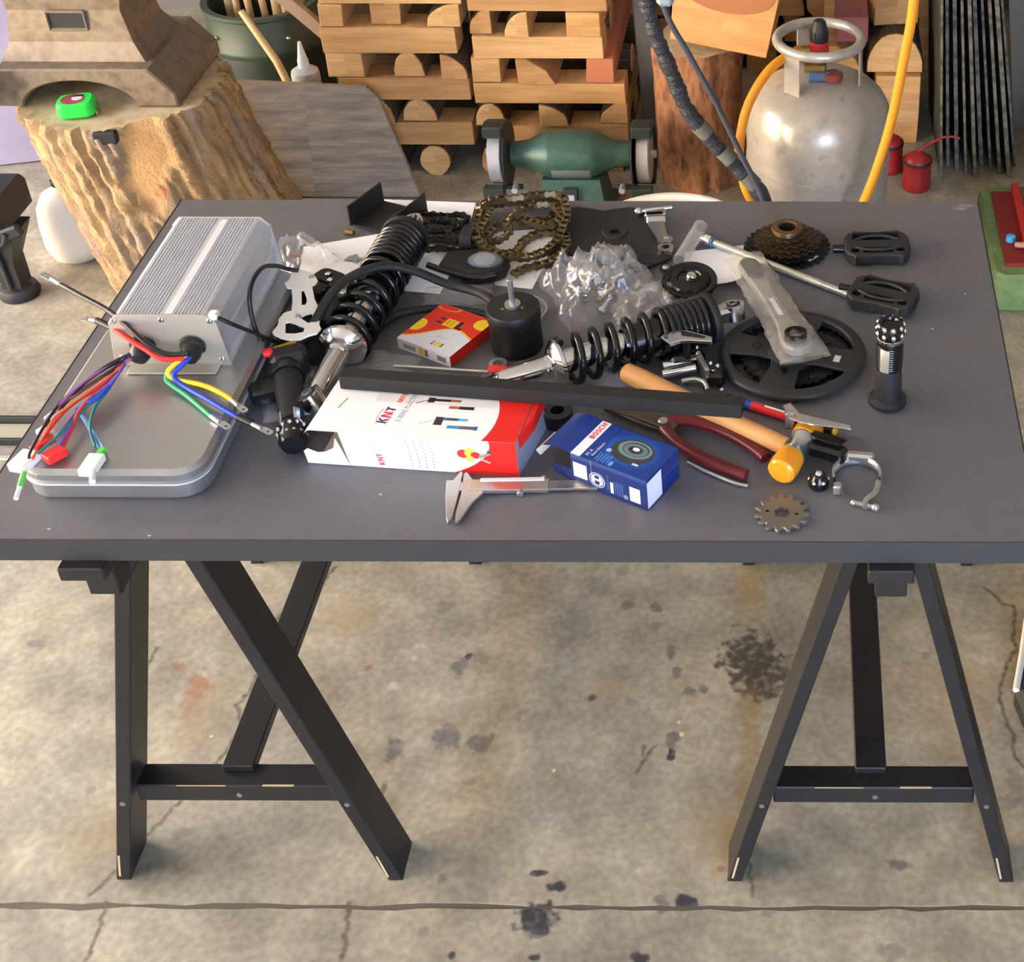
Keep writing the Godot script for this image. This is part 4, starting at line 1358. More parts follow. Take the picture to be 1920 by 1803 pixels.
func lug(t: Node3D, a: Vector3, b: Vector3, m: Material) -> void:
	var d := (b - a)
	var l := mb(t)
	l.cyl(a, a + d * 0.5, 0.0036, 10)
	var x := d.normalized()
	var z := x.cross(Vector3.UP).normalized()
	l.prism(rrect(d.length() * 0.55, 0.009, 0.004, 4), -0.0008, 0.0008, Transform3D(Basis(x, z.cross(x), z), a + d * 0.75), [circle(0.0022, 10, Vector2(d.length() * 0.08, 0))])
	part(t, "ring_lug", l, m)


func table_left() -> void:
	var alu := mat("aluminium", rgb(206, 209, 216), 0.42, 0.45)
	var alu_side := mat("tin_metal", rgb(176, 177, 178), 0.36, 0.8)
	alu_side.roughness_texture = noise_tex(110, 0.02, [Color(0.8, 0.8, 0.8), Color(1, 1, 1)], 256)
	tri(alu_side, 4.0)
	var chrome := mat("chrome", rgb(226, 228, 232), 0.12, 1.0)
	var zinc := mat("zinc", rgb(200, 202, 200), 0.28, 0.9)
	var blk := mat("black_plastic", rgb(25, 25, 27), 0.45)
	var gloss := mat("gloss_black", rgb(20, 20, 22), 0.2)
	var matte := mat("matte_black", rgb(30, 30, 32), 0.65)
	var white := mat("white_plastic", rgb(244, 242, 236), 0.45)
	var red := mat("wire_red", rgb(226, 42, 42), 0.45)
	var clear := mat("clear_film", Color(0.96, 0.97, 1.0, 0.16), 0.12)
	clear.transparency = BaseMaterial3D.TRANSPARENCY_ALPHA
	clear.cull_mode = BaseMaterial3D.CULL_DISABLED
	mat("tube_black", rgb(26, 26, 27), 0.6)
	var paper := mat("paper", rgb(246, 246, 250), 0.8)

	# metal tin: base and overlapping lid
	var t := thing("metal_tin", "long flat silver tin with rounded corners under the controller", "tin", Vector3(-0.845, TY, -1.64))
	part(t, "base", MB.new().prism(rrect(0.224, 0.452, 0.035, 8), 0.0, 0.026, Transform3D(), [], 0.003, true), alu_side)
	part(t, "lid", MB.new().prism(rrect(0.229, 0.457, 0.037, 8), 0.0262, 0.046, Transform3D(), [], 0.006, true), alu_side)
	part(t, "lid_rim", MB.new().prism(rrect(0.231, 0.459, 0.038, 8), 0.0235, 0.0262, Transform3D(), [], 0.001, true), alu)

	# motor controller
	var c := thing("motor_controller", "finned aluminium motor controller box with coloured wires lying on the tin", "controller", Vector3(-0.835, TY + 0.0462, -1.75))
	var W := 0.138
	var H := 0.081
	var L := 0.246
	var poly := PackedVector2Array()
	# cross-section: fins across the top with a plain strip left of the middle, stepped sides
	poly.append(Vector2(-W / 2 - 0.006, 0.0))
	poly.append(Vector2(W / 2 + 0.006, 0.0))
	poly.append(Vector2(W / 2 + 0.006, 0.006))
	poly.append(Vector2(W / 2, 0.01))
	poly.append(Vector2(W / 2, 0.034))
	poly.append(Vector2(W / 2 - 0.003, 0.036))
	poly.append(Vector2(W / 2 - 0.003, 0.046))
	poly.append(Vector2(W / 2, 0.048))
	poly.append(Vector2(W / 2, H - 0.012))
	poly.append(Vector2(W / 2 - 0.012, H - 0.001))
	var x := W / 2 - 0.016
	while x > -W / 2 + 0.016:
		if x < 0.016 and x > 0.002:
			poly.append(Vector2(0.016, H))
			poly.append(Vector2(0.002, H))
			x = 0.0
		poly.append(Vector2(x, H))
		poly.append(Vector2(x - 0.0022, H))
		poly.append(Vector2(x - 0.0024, H - 0.0018))
		poly.append(Vector2(x - 0.0042, H - 0.0018))
		x -= 0.0044
	poly.append(Vector2(-W / 2 + 0.012, H - 0.001))
	poly.append(Vector2(-W / 2, H - 0.012))
	poly.append(Vector2(-W / 2, 0.01))
	poly.append(Vector2(-W / 2 - 0.006, 0.006))
	var up := Transform3D(Basis(Vector3.RIGHT, Vector3.FORWARD, Vector3.UP), Vector3.ZERO)
	part(c, "heatsink", MB.new().prism(poly, -L / 2 + 0.003, L / 2, up), alu)
	var plate := pv([-W / 2 - 0.009, 0.0, W / 2 + 0.009, 0.0, W / 2 + 0.008, 0.008, W / 2 + 0.002, H - 0.012, W / 2 - 0.01, H + 0.001, -W / 2 + 0.01, H + 0.001, -W / 2 - 0.002, H - 0.012, -W / 2 - 0.008, 0.008])
	var ep := part(c, "end_plate", MB.new().prism(plate, -L / 2, -L / 2 + 0.003, up, [], 0.0005), mat("end_plate", rgb(198, 194, 182), 0.4, 0.6))
	part(c, "end_plate", MB.new().prism(plate, L / 2, L / 2 + 0.003, up, [], 0.0005), M.end_plate)
	part(ep, "mounting_tab", MB.new().box(Vector3(0.004, 0.002, L / 2 + 0.01), Vector3(W * 0.86, 0.003, 0.022), 0.001), M.end_plate)
	for q in [Vector2(-W / 2 + 0.006, H - 0.008), Vector2(0.0, H - 0.006), Vector2(W / 2 - 0.006, H - 0.008), Vector2(W / 2 - 0.002, 0.012), Vector2(-W / 2 + 0.004, 0.014)]:
		part(ep, "screw_head", MB.new().ball(Vector3(q.x, q.y, L / 2), Vector3(0.0045, 0.0045, 0.0025), 10), chrome)
	part(c, "corner_tag", MB.new().box(Vector3(W / 2 - 0.002, H - 0.004, L / 2 - 0.008), Vector3(0.012, 0.01, 0.014), 0.002), white)
	part(c, "label_strip", MB.new().box(Vector3(0.009, H + 0.0002, 0), Vector3(0.01, 0.0006, L - 0.01)), mat("pale_strip", rgb(226, 228, 232), 0.45))
	for gx in [-0.033, 0.033]:
		var g := MB.new()
		g.lathe([Vector2(0, 0), Vector2(0.017, 0.0), Vector2(0.017, 0.006), Vector2(0.0135, 0.008), Vector2(0.0135, 0.018), Vector2(0.010, 0.026), Vector2(0, 0.026)], Transform3D(Basis(Vector3.RIGHT, Vector3.BACK.rotated(Vector3.RIGHT, 0.35), Vector3.DOWN.rotated(Vector3.RIGHT, 0.35)), Vector3(gx, 0.035, L / 2 - 0.002)), 20)
		part(ep, "cable_gland", g, blk)
	var wc := {"yellow": rgb(244, 206, 36), "blue": rgb(24, 70, 190), "green": rgb(42, 160, 110), "teal": rgb(28, 120, 116), "purple": rgb(150, 90, 160), "violet": rgb(112, 84, 180), "orange": rgb(232, 110, 60), "dark": rgb(60, 48, 66), "brown": rgb(110, 70, 52), "black": rgb(26, 26, 30), "light_blue": rgb(120, 170, 220)}
	for k in wc: mat("wire_" + k, wc[k], 0.45)
	wire(c, "power_wire", [-0.798, 0.085, -1.602, -0.829, 0.085, -1.602, -0.855, 0.100, -1.608, -0.882, 0.115, -1.625, -0.916, 0.120, -1.652, -0.962, 0.122, -1.682, -1.000, 0.122, -1.709], 0.0034, M.wire_black)
	lug(c, Vector3(-0.998, 0.122, -1.708), Vector3(-1.034, 0.122, -1.734), zinc)
	wire(c, "power_wire", [-0.804, 0.080, -1.598, -0.832, 0.080, -1.597, -0.862, 0.090, -1.610, -0.884, 0.100, -1.619, -0.908, 0.105, -1.634], 0.0036, red)
	part(c, "shrink_sleeve", mb(c).tube(PackedVector3Array([Vector3(-0.906, 0.105, -1.633), Vector3(-0.93, 0.106, -1.646)]), 0.0048, 10), M.wire_black)
	lug(c, Vector3(-0.928, 0.106, -1.645), Vector3(-0.952, 0.106, -1.652), zinc)
	wire(c, "phase_wire", [-0.801, 0.080, -1.605, -0.814, 0.075, -1.593, -0.823, 0.068, -1.583, -0.813, 0.060, -1.579, -0.775, 0.058, -1.569, -0.747, 0.056, -1.555, -0.730, 0.054, -1.543], 0.0036, M.wire_yellow)
	lug(c, Vector3(-0.731, 0.054, -1.544), Vector3(-0.706, 0.052, -1.522), zinc)
	wire(c, "phase_wire", [-0.796, 0.080, -1.610, -0.804, 0.075, -1.595, -0.815, 0.066, -1.581, -0.800, 0.057, -1.569, -0.755, 0.056, -1.538, -0.713, 0.050, -1.512], 0.0036, M.wire_blue)
	part(c, "shrink_sleeve", mb(c).tube(PackedVector3Array([Vector3(-0.714, 0.05, -1.513), Vector3(-0.693, 0.048, -1.503)]), 0.0048, 10), M.wire_black)
	lug(c, Vector3(-0.694, 0.048, -1.503), Vector3(-0.664, 0.046, -1.486), zinc)
	wire(c, "phase_wire", [-0.803, 0.078, -1.608, -0.818, 0.070, -1.590, -0.826, 0.062, -1.582, -0.820, 0.057, -1.574, -0.792, 0.053, -1.554, -0.747, 0.051, -1.513], 0.0034, M.wire_green)
	lug(c, Vector3(-0.748, 0.051, -1.514), Vector3(-0.718, 0.05, -1.491), zinc)
	var sig := [
		["dark", [-0.869, 0.078, -1.612, -0.881, 0.075, -1.607, -0.896, 0.073, -1.579, -0.928, 0.065, -1.539, -0.939, 0.059, -1.513]],
		["yellow", [-0.868, 0.078, -1.616, -0.878, 0.075, -1.609, -0.898, 0.071, -1.599, -0.922, 0.065, -1.567, -0.938, 0.064, -1.529, -0.941, 0.059, -1.508]],
		["purple", [-0.866, 0.078, -1.612, -0.880, 0.075, -1.611, -0.888, 0.069, -1.573, -0.910, 0.065, -1.512, -0.915, 0.066, -1.474, -0.924, 0.058, -1.452]],
		["red", [-0.872, 0.078, -1.616, -0.884, 0.075, -1.613, -0.894, 0.070, -1.561, -0.922, 0.064, -1.524, -0.930, 0.065, -1.485, -0.936, 0.059, -1.456]],
		["teal", [-0.864, 0.078, -1.612, -0.875, 0.075, -1.606, -0.887, 0.070, -1.589, -0.888, 0.070, -1.556, -0.906, 0.065, -1.502, -0.916, 0.065, -1.459, -0.930, 0.061, -1.428]],
		["blue", [-0.872, 0.078, -1.615, -0.881, 0.075, -1.605, -0.887, 0.069, -1.579, -0.890, 0.070, -1.533, -0.912, 0.063, -1.515, -0.916, 0.060, -1.512]],
		["orange", [-0.869, 0.078, -1.612, -0.877, 0.075, -1.606, -0.895, 0.071, -1.565, -0.924, 0.067, -1.515, -0.936, 0.062, -1.483, -0.935, 0.057, -1.422]],
		["violet", [-0.871, 0.078, -1.616, -0.881, 0.075, -1.611, -0.885, 0.072, -1.558, -0.908, 0.066, -1.516, -0.909, 0.063, -1.466, -0.911, 0.059, -1.435]],
		["black", [-0.872, 0.078, -1.615, -0.876, 0.075, -1.609, -0.905, 0.070, -1.590, -0.927, 0.065, -1.556, -0.939, 0.067, -1.509, -0.938, 0.065, -1.433, -0.939, 0.057, -1.423]],
		["red", [-0.865, 0.078, -1.616, -0.880, 0.075, -1.611, -0.896, 0.068, -1.575, -0.907, 0.067, -1.505, -0.907, 0.062, -1.478, -0.906, 0.057, -1.433]],
		["brown", [-0.868, 0.078, -1.616, -0.879, 0.075, -1.607, -0.899, 0.071, -1.576, -0.921, 0.070, -1.534, -0.939, 0.062, -1.521, -0.945, 0.057, -1.484]],
		["teal", [-0.871, 0.078, -1.614, -0.885, 0.075, -1.612, -0.886, 0.069, -1.586, -0.887, 0.068, -1.541, -0.891, 0.066, -1.509, -0.884, 0.062, -1.475, -0.868, 0.056, -1.447]],
		["light_blue", [-0.918, 0.060, -1.518, -0.900, 0.057, -1.496, -0.877, 0.056, -1.465, -0.864, 0.056, -1.446]],
		["light_blue", [-0.914, 0.062, -1.515, -0.893, 0.058, -1.49, -0.871, 0.056, -1.463, -0.858, 0.056, -1.446]],
		["purple", [-0.866, 0.080, -1.614, -0.89, 0.078, -1.6, -0.912, 0.074, -1.57, -0.93, 0.07, -1.535, -0.946, 0.062, -1.49]],
		["black", [-0.87, 0.081, -1.614, -0.9, 0.077, -1.588, -0.925, 0.07, -1.552, -0.94, 0.066, -1.52]],
	]
	for s in sig: wire(c, "signal_wire", s[1], 0.0019 if s[0] != "blue" else 0.003, M["wire_" + s[0]])
	var con := [["white", Vector3(-0.943, 0.056, -1.508), Vector3(0.014, 0.009, 0.024), 0.35], ["white", Vector3(-0.948, 0.053, -1.484), Vector3(0.009, 0.008, 0.018), 0.5], ["red", Vector3(-0.935, 0.056, -1.452), Vector3(0.013, 0.009, 0.03), 0.55], ["red", Vector3(-0.912, 0.056, -1.432), Vector3(0.018, 0.011, 0.026), 0.6], ["white", Vector3(-0.947, 0.052, -1.424), Vector3(0.024, 0.013, 0.032), 0.25], ["green", Vector3(-0.857, 0.056, -1.434), Vector3(0.009, 0.008, 0.02), 0.1], ["white", Vector3(-0.86, 0.055, -1.414), Vector3(0.02, 0.011, 0.034), 0.05]]
	mat("con_green", rgb(96, 214, 84), 0.4)
	for k in con:
		var cm: Material = white if k[0] == "white" else red if k[0] == "red" else M.con_green
		var p := mb(c).box(k[1], k[2], 0.0015, Basis(Vector3.UP, -k[3]))
		part(c, "connector", p, cm)
	part(c, "pin", mb(c).cyl(Vector3(-0.94, 0.05, -1.405), Vector3(-0.937, 0.046, -1.383), 0.0036, 8), M.con_green)
	part(c, "pin", mb(c).cyl(Vector3(-0.937, 0.046, -1.384), Vector3(-0.935, 0.043, -1.366), 0.003, 8), white)
	part(c, "pin", mb(c).cyl(Vector3(-0.852, 0.055, -1.397), Vector3(-0.848, 0.054, -1.384), 0.004, 8), white)

	# papers
	var p1 := func(u: float, v: float) -> Vector3: return Vector3(-0.07 + 0.14 * u + 0.02 * v, 0.0015 + 0.004 * sin(u * 5.0) * v + 0.002 * v, -0.06 + 0.11 * v - 0.05 * u)
	var sh := solo("paper_sheet", MB.new().sheet(10, 8, p1), paper, "white folded leaflet with a faint grey print left of the black shock", "paper", Vector3(-0.7, TY, -1.935), 0.0)
	part(sh, "print", MB.new().prism(pv([-0.012, -0.004, 0.0, -0.012, 0.006, -0.002, 0.016, 0.0, 0.004, 0.006, 0.008, 0.014, -0.004, 0.006, -0.016, 0.008]), 0.0, 0.0003, Transform3D(), []), mat("print_grey", rgb(150, 150, 154), 0.8), "", Vector3(0.02, 0.0065, -0.02))
	solo("paper_sheet", MB.new().sheet(8, 6, func(u: float, v: float) -> Vector3: return Vector3(-0.08 + 0.16 * u, 0.001 + 0.006 * u * (1.0 - v), -0.024 + 0.05 * v + 0.02 * u)), paper, "white paper strip at the rear edge of the table behind the chains", "paper", Vector3(-0.605, TY, -2.117), 0.0)
	solo("paper_sheet", MB.new().sheet(8, 8, func(u: float, v: float) -> Vector3: return Vector3(-0.035 + 0.07 * u, 0.001 + 0.005 * sin(v * 3.0) * u, -0.065 + 0.13 * v)), paper, "white paper scrap between the black shock and the shifter", "paper", Vector3(-0.558, TY, -1.935), -0.15)

	# black throttle with red button
	t = thing("throttle_grip", "black throttle grip with red button and chrome studded end, beside the tin", "throttle", Vector3(-0.66, TY, -1.57))
	var A := Vector3(-0.695, 0.028, -1.652)
	var B := Vector3(-0.637, 0.021, -1.475)
	var ax := (B - A).normalized()
	var fr := MB.along(ax)
	var g2 := mb(t)
	g2.lathe([Vector2(0, 0.0), Vector2(0.0185, 0.0), Vector2(0.0195, 0.003), Vector2(0.0185, 0.04), Vector2(0.0165, 0.07), Vector2(0.0165, 0.115), Vector2(0, 0.115)], Transform3D(fr, A + ax * 0.012), 28)
	part(t, "rubber_sleeve", g2, matte)
	for k in 4:
		var an := PI / 2 * k + 0.6
		var o := fr.x * cos(an) + fr.z * sin(an)
		part(t, "inlay", mb(t).box(A + ax * 0.125 + o * 0.0162, Vector3(0.009, 0.03, 0.0022), 0.001, Basis(o.cross(ax).normalized(), ax, o.cross(ax).normalized().cross(ax))), zinc)
	var en := part(t, "end_cap", mb(t).lathe([Vector2(0, 0.126), Vector2(0.0165, 0.126), Vector2(0.0185, 0.132), Vector2(0.0185, 0.156), Vector2(0.015, 0.164), Vector2(0, 0.164)], Transform3D(fr, A + ax * 0.004), 24), gloss)
	for k in 12:
		var an := TAU * k / 12
		for rr in 2:
			part(en, "stud", mb(t).ball(A + ax * (0.142 + 0.014 * rr) + (fr.x * cos(an + rr * 0.26) + fr.z * sin(an + rr * 0.26)) * (0.0185 - 0.0022 * rr), Vector3.ONE * 0.0032, 8), chrome)
	part(t, "switch_housing", mb(t).box(A + Vector3(0.004, 0.004, -0.002), Vector3(0.05, 0.044, 0.036), 0.008, Basis(Vector3.UP, 0.42)), blk)
	part(t, "clamp", mb(t).lathe([Vector2(0.012, 0), Vector2(0.0225, 0), Vector2(0.024, 0.003), Vector2(0.024, 0.02), Vector2(0.0225, 0.023), Vector2(0.012, 0.023)], Transform3D(fr, A + ax * 0.006), 28), gloss)
	part(t, "thumb_lever", mb(t).prism(rrect(0.04, 0.032, 0.01, 4), -0.012, 0.012, Transform3D(Basis(Vector3.UP, 0.42), Vector3(-0.711, 0.022, -1.602)), [], 0.004), gloss)
	part(t, "button", mb(t).ball(Vector3(-0.716, 0.05, -1.652), Vector3(0.008, 0.006, 0.008), 14), red)
	part(t, "cable", mb(t).tube(curve([-0.715, 0.035, -1.665, -0.735, 0.04, -1.686, -0.745, 0.073, -1.695, -0.746, 0.111, -1.711, -0.746, 0.113, -1.76, -0.745, 0.088, -1.808, -0.74, 0.06, -1.842, -0.728, 0.056, -1.845], 0.006, 0.8), 0.0033, 8), blk)
	part(t, "cable", mb(t).tube(curve([-0.715, 0.035, -1.665, -0.71, 0.02, -1.69, -0.69, 0.02, -1.72], 0.006, 0.8), 0.0033, 8), blk)
	part(t, "cable_sleeve", mb(t).cyl(Vector3(-0.722, 0.03, -1.685), Vector3(-0.692, 0.03, -1.706), 0.0042, 10), M.wire_yellow)

	# thin black lead from the controller corner to the derailleur
	solo("thin_lead", MB.new().tube(curve([-0.035, 0.121, 0.108, -0.02, 0.106, 0.102, -0.014, 0.06, 0.057, 0.012, 0.032, 0.042, 0.035, 0.03, 0.038], 0.006, 0.8), 0.0028, 8), blk, "thin straight black lead from the controller corner towards the white derailleur", "cable", Vector3(-0.727, TY, -1.74))

	derailleur()
	# clear bags around it
	bag("clear_bag", "crumpled clear bag with brownish bits behind the controller", Vector3(-0.765, TY, -1.962), 0.055, 0.04, 0.026, 401, clear)
	bag("clear_bag", "clear bag with small bolts under the lower end of the left shock", Vector3(-0.672, TY, -1.63), 0.05, 0.055, 0.018, 402, clear)
	bag("clear_bag", "flat piece of clear film right of the left shock", Vector3(-0.58, TY, -1.69), 0.03, 0.05, 0.006, 403, clear)
	solo("brown_stub", MB.new().cyl(Vector3.ZERO, Vector3(0.016, 0.004, 0.008), 0.004, 10), mat("stub_brown", rgb(120, 70, 60), 0.6), "small brown stub inside the crumpled bag behind the controller", "stub", Vector3(-0.775, TY + 0.012, -1.958))
	for k in 3: solo("bag_bolt", MB.new().cyl(Vector3.ZERO, Vector3(0.012, 0.002, 0.01), 0.0035, 8).cyl(Vector3(0.012, 0.002, 0.01), Vector3(0.016, 0.0025, 0.013), 0.006, 6), zinc, ["upper", "middle", "lower"][k] + " small bolt in the bag under the left shock's end", "bolt", Vector3(-0.69 + 0.012 * k, TY + 0.006, -1.662 + 0.028 * k), 0.7 * k, "bolts in the bag under the left shock")
	solo("green_plug", MB.new().box(Vector3(0, 0.005, 0), Vector3(0.012, 0.01, 0.016), 0.002), mat("plug_green", rgb(30, 130, 96), 0.5), "small teal green plug beside the throttle cable", "plug", Vector3(-0.687, TY, -1.683), -0.6)

	# shock absorbers
	shock("shock_absorber", "black coil spring shock absorber lying steeply at the left, chrome end towards the box", Vector3(-0.597, 0.038, -2.0), Vector3(-0.638, 0.034, -1.572), 0.42, true)
	# black U bracket
	t = thing("steel_bracket", "black sheet metal U bracket at the rear edge beside the white paper", "bracket", Vector3(-0.66, TY, -2.075), 0.0)
	var d1 := Vector3(0.07, 0, -0.085)
	var bq := Basis(Vector3.UP, -0.42)
	part(t, "floor_plate", MB.new().box(Vector3(0.006, 0.0045, 0.0), Vector3(0.082, 0.003, 0.08), 0.0, bq), matte)
	part(t, "side_flange", MB.new().box(Vector3(-0.034, 0.022, -0.016), Vector3(0.003, 0.035, 0.085), 0.0, bq), matte)
	part(t, "side_flange", MB.new().box(Vector3(0.044, 0.022, 0.018), Vector3(0.003, 0.035, 0.085), 0.0, bq), matte)
	solo("brass_spacer", MB.new().cyl(Vector3(0, 0.004, 0), Vector3(0.014, 0.004, 0.003), 0.004, 10), M.brass, "tiny brass spacer lying just left of the black bracket", "spacer", Vector3(-0.715, TY, -2.035))


func derailleur() -> void:
	var t := thing("rear_derailleur", "rear derailleur with a white cage and black body in the clutter right of the controller", "derailleur", Vector3(-0.712, TY, -1.79))
	var cage := pv([-0.740, -1.817, -0.736, -1.824, -0.737, -1.847, -0.729, -1.852, -0.717, -1.849, -0.701, -1.836, -0.694, -1.824, -0.694, -1.817, -0.698, -1.808, -0.692, -1.793, -0.685, -1.775, -0.675, -1.757, -0.667, -1.735, -0.663, -1.714, -0.658, -1.705, -0.661, -1.693, -0.671, -1.688, -0.680, -1.679, -0.693, -1.677, -0.707, -1.682, -0.720, -1.691, -0.723, -1.697, -0.720, -1.712, -0.723, -1.728, -0.720, -1.742, -0.711, -1.748, -0.715, -1.768, -0.726, -1.803, -0.733, -1.805])
	var h1 := pv([-0.711, -1.800, -0.708, -1.800, -0.698, -1.779, -0.695, -1.769, -0.695, -1.762, -0.700, -1.761])
	var h2 := pv([-0.695, -1.731, -0.688, -1.740, -0.680, -1.743, -0.678, -1.735, -0.675, -1.720, -0.679, -1.717])
	var h3 := pv([-0.711, -1.719, -0.707, -1.721, -0.699, -1.718, -0.681, -1.707, -0.680, -1.696, -0.691, -1.692, -0.704, -1.693])
	part(t, "cage_plate", mb(t).prism(cage, 0.050, 0.053, Transform3D(), [h1, h2, h3], 0.0006), mat("cage_white", rgb(252, 248, 238), 0.45))
	part(t, "cage_plate", mb(t).prism(cage, 0.0, 0.002, Transform3D(Basis(Vector3.UP, 0.0), Vector3(0.008, 0.022, 0.0)), [], 0.0), M.matte_black)
	for q in [Vector3(-0.697, 0.024, -1.732), Vector3(-0.705, 0.024, -1.832)]:
		var pw := part(t, "jockey_wheel", mb(t).prism(gear(11, 0.017, 0.0205), 0.0, 0.011, Transform3D(Basis(), q), [circle(0.004, 12)]), M.black_plastic)
		part(pw, "pivot_bolt", mb(t).cyl(q + Vector3(0, -0.004, 0), q + Vector3(0, 0.031, 0), 0.0042, 12, 0.001), M.zinc)
	part(t, "parallelogram", mb(t).box(Vector3(-0.668, 0.018, -1.79), Vector3(0.034, 0.03, 0.085), 0.006, Basis(Vector3.UP, 0.15)), M.gloss_black)
	part(t, "mounting_body", mb(t).prism(rrect(0.05, 0.036, 0.014, 5), 0.0, 0.034, Transform3D(Basis(Vector3.UP, -0.5), Vector3(-0.69, 0.004, -1.86)), [], 0.004), M.gloss_black)
	for q in [Vector3(-0.691, 0.0395, -1.862), Vector3(-0.684, 0.0395, -1.846), Vector3(-0.668, 0.03, -1.80)]:
		part(t, "screw_head", mb(t).ball(q, Vector3(0.005, 0.0025, 0.005), 10), M.chrome)
	var bolt := part(t, "mounting_bolt", mb(t).lathe([Vector2(0.005, 0), Vector2(0.013, 0), Vector2(0.014, 0.002), Vector2(0.014, 0.01), Vector2(0.012, 0.012), Vector2(0.006, 0.012), Vector2(0.005, 0.006), Vector2(0, 0.006)], Transform3D(Basis(), Vector3(-0.655, 0.03, -1.822)), 24), M.zinc)
	part(t, "bolt_shank", mb(t).cyl(Vector3(-0.655, 0.002, -1.822), Vector3(-0.655, 0.031, -1.822), 0.006, 14), M.zinc)
	part(t, "adjuster", mb(t).cyl(Vector3(-0.675, 0.02, -1.765), Vector3(-0.658, 0.018, -1.748), 0.004, 10), mat("adjuster_blue", rgb(70, 110, 150), 0.4))
	solo("purple_tag", MB.new().sheet(6, 4, func(u: float, v: float) -> Vector3: return Vector3(0.045 * u, 0.014 + 0.006 * sin(u * 4.0), 0.016 * v - 0.01 * u)), mat("purple_film", rgb(140, 84, 108), 0.4), "small purple plastic tag between derailleur and left shock", "tag", Vector3(-0.67, TY, -1.868))


# crumpled film bag lying on the table: half axes a, b and height h
func bag(called: String, label: String, at: Vector3, a: float, b: float, h: float, sd: int, m: Material) -> MeshInstance3D:
	var n := noise(sd, 1.0, 3)
	var f := func(u: float, v: float) -> Vector3:
		var x := (u * 2.0 - 1.0)
		var z := (v * 2.0 - 1.0)
		var q := clampf(1.0 - maxf(absf(x), absf(z)), 0.0, 1.0)
		var bulge := sqrt(clampf(q * 1.6, 0.0, 1.0))
		var wr := n.get_noise_2d(x * 2.2, z * 2.2) * 0.8 + absf(n.get_noise_2d(x * 5.0 + 9.0, z * 5.0)) * 0.5
		var e := 1.0 + 0.12 * n.get_noise_2d(x * 1.5 + 20.0, z * 1.5)
		return Vector3(x * a * e, 0.0012 + h * bulge * clampf(0.72 + wr, 0.1, 1.4), z * b * e)
	return solo(called, MB.new().sheet(26, 26, f, true), m, label, "bag", at, 0.4 + sd)


# a: top eyelet (coil end), b: lower eyelet
func shock(called: String, label: String, a: Vector3, b: Vector3, coil: float, dense: bool) -> void:
	var t := thing(called, label, "shock absorber", Vector3((a.x + b.x) / 2, TY, (a.z + b.z) / 2))
	var d := (b - a).normalized()
	var l := a.distance_to(b)
	var fr := Transform3D(MB.along(d), a)
	var R := 0.0315
	# spring seat, damper body, rod and lower fork
	part(t, "damper_body", mb(t).lathe([Vector2(0, 0.035), Vector2(0.0225, 0.035), Vector2(0.0235, 0.039), Vector2(0.0235, l * 0.44), Vector2(0.0205, l * 0.46), Vector2(0, l * 0.46)], fr, 28), M.gloss_black)
	part(t, "spring_seat", mb(t).lathe([Vector2(0.01, 0.03), Vector2(0.036, 0.03), Vector2(0.037, 0.033), Vector2(0.037, 0.038), Vector2(0.036, 0.041), Vector2(0.01, 0.041)], fr, 32), M.matte_black)
	part(t, "rod", mb(t).lathe([Vector2(0, l * 0.45), Vector2(0.0165, l * 0.45), Vector2(0.0165, l * 0.78), Vector2(0, l * 0.78)], fr, 28), M.chrome)
	part(t, "lower_collar", mb(t).lathe([Vector2(0, l * 0.715), Vector2(0.03, l * 0.715), Vector2(0.033, l * 0.72), Vector2(0.033, l * 0.735), Vector2(0.025, l * 0.755), Vector2(0.018, l * 0.765), Vector2(0, l * 0.765)], fr, 32), M.chrome)
	part(t, "lower_tube", mb(t).lathe([Vector2(0, l * 0.76), Vector2(0.0145, l * 0.76), Vector2(0.0155, l * 0.79), Vector2(0.0135, l * 0.95), Vector2(0.011, l * 0.975), Vector2(0, l * 0.975)], fr, 24), M.chrome)
	var tight := helix(a + d * 0.044, a + d * l * 0.30, R, 7.5, 1.0)
	var loose := helix(a + d * l * 0.30, a + d * l * 0.715, R, 6.0, 1.0)
	var all := PackedVector3Array()
	all.append_array(tight)
	# continue at the angle where the tight coils stop
	var bs := MB.along(d)
	var m := 6 * 18
	for i in range(1, m + 1):
		var f := float(i) / m
		var an := TAU * (7.5 + 6.0 * f)
		all.append(a + d * lerpf(l * 0.30, l * 0.712, f) + bs.x * cos(an) * R + bs.z * sin(an) * R)
	part(t, "coil_spring", mb(t).tube(all, 0.0052, 10), M.gloss_black)
	# eyelets with bushes
	var side := d.cross(Vector3.UP).normalized()
	for e in 2:
		var q := a - d * 0.002 if e == 0 else b
		var axis := side if e == 1 else (side * 0.25 + Vector3.UP * 0.97).normalized()
		if e == 1: axis = (side * 0.45 + Vector3.UP * 0.9).normalized()
		var ey := part(t, "eyelet", mb(t).pipe(q - axis * 0.011, q + axis * 0.011, 0.0165, 0.011, 24), M.chrome)
		part(ey, "rubber_bush", mb(t).pipe(q - axis * 0.012, q + axis * 0.012, 0.011, 0.0075, 20), M.matte_black)
		part(ey, "sleeve", mb(t).pipe(q - axis * 0.0135, q + axis * 0.0135, 0.0075, 0.005, 16), M.zinc)
	part(t, "upper_neck", mb(t).box(a + d * 0.02, Vector3(0.024, 0.034, 0.024), 0.004, MB.along(d)), M.chrome)


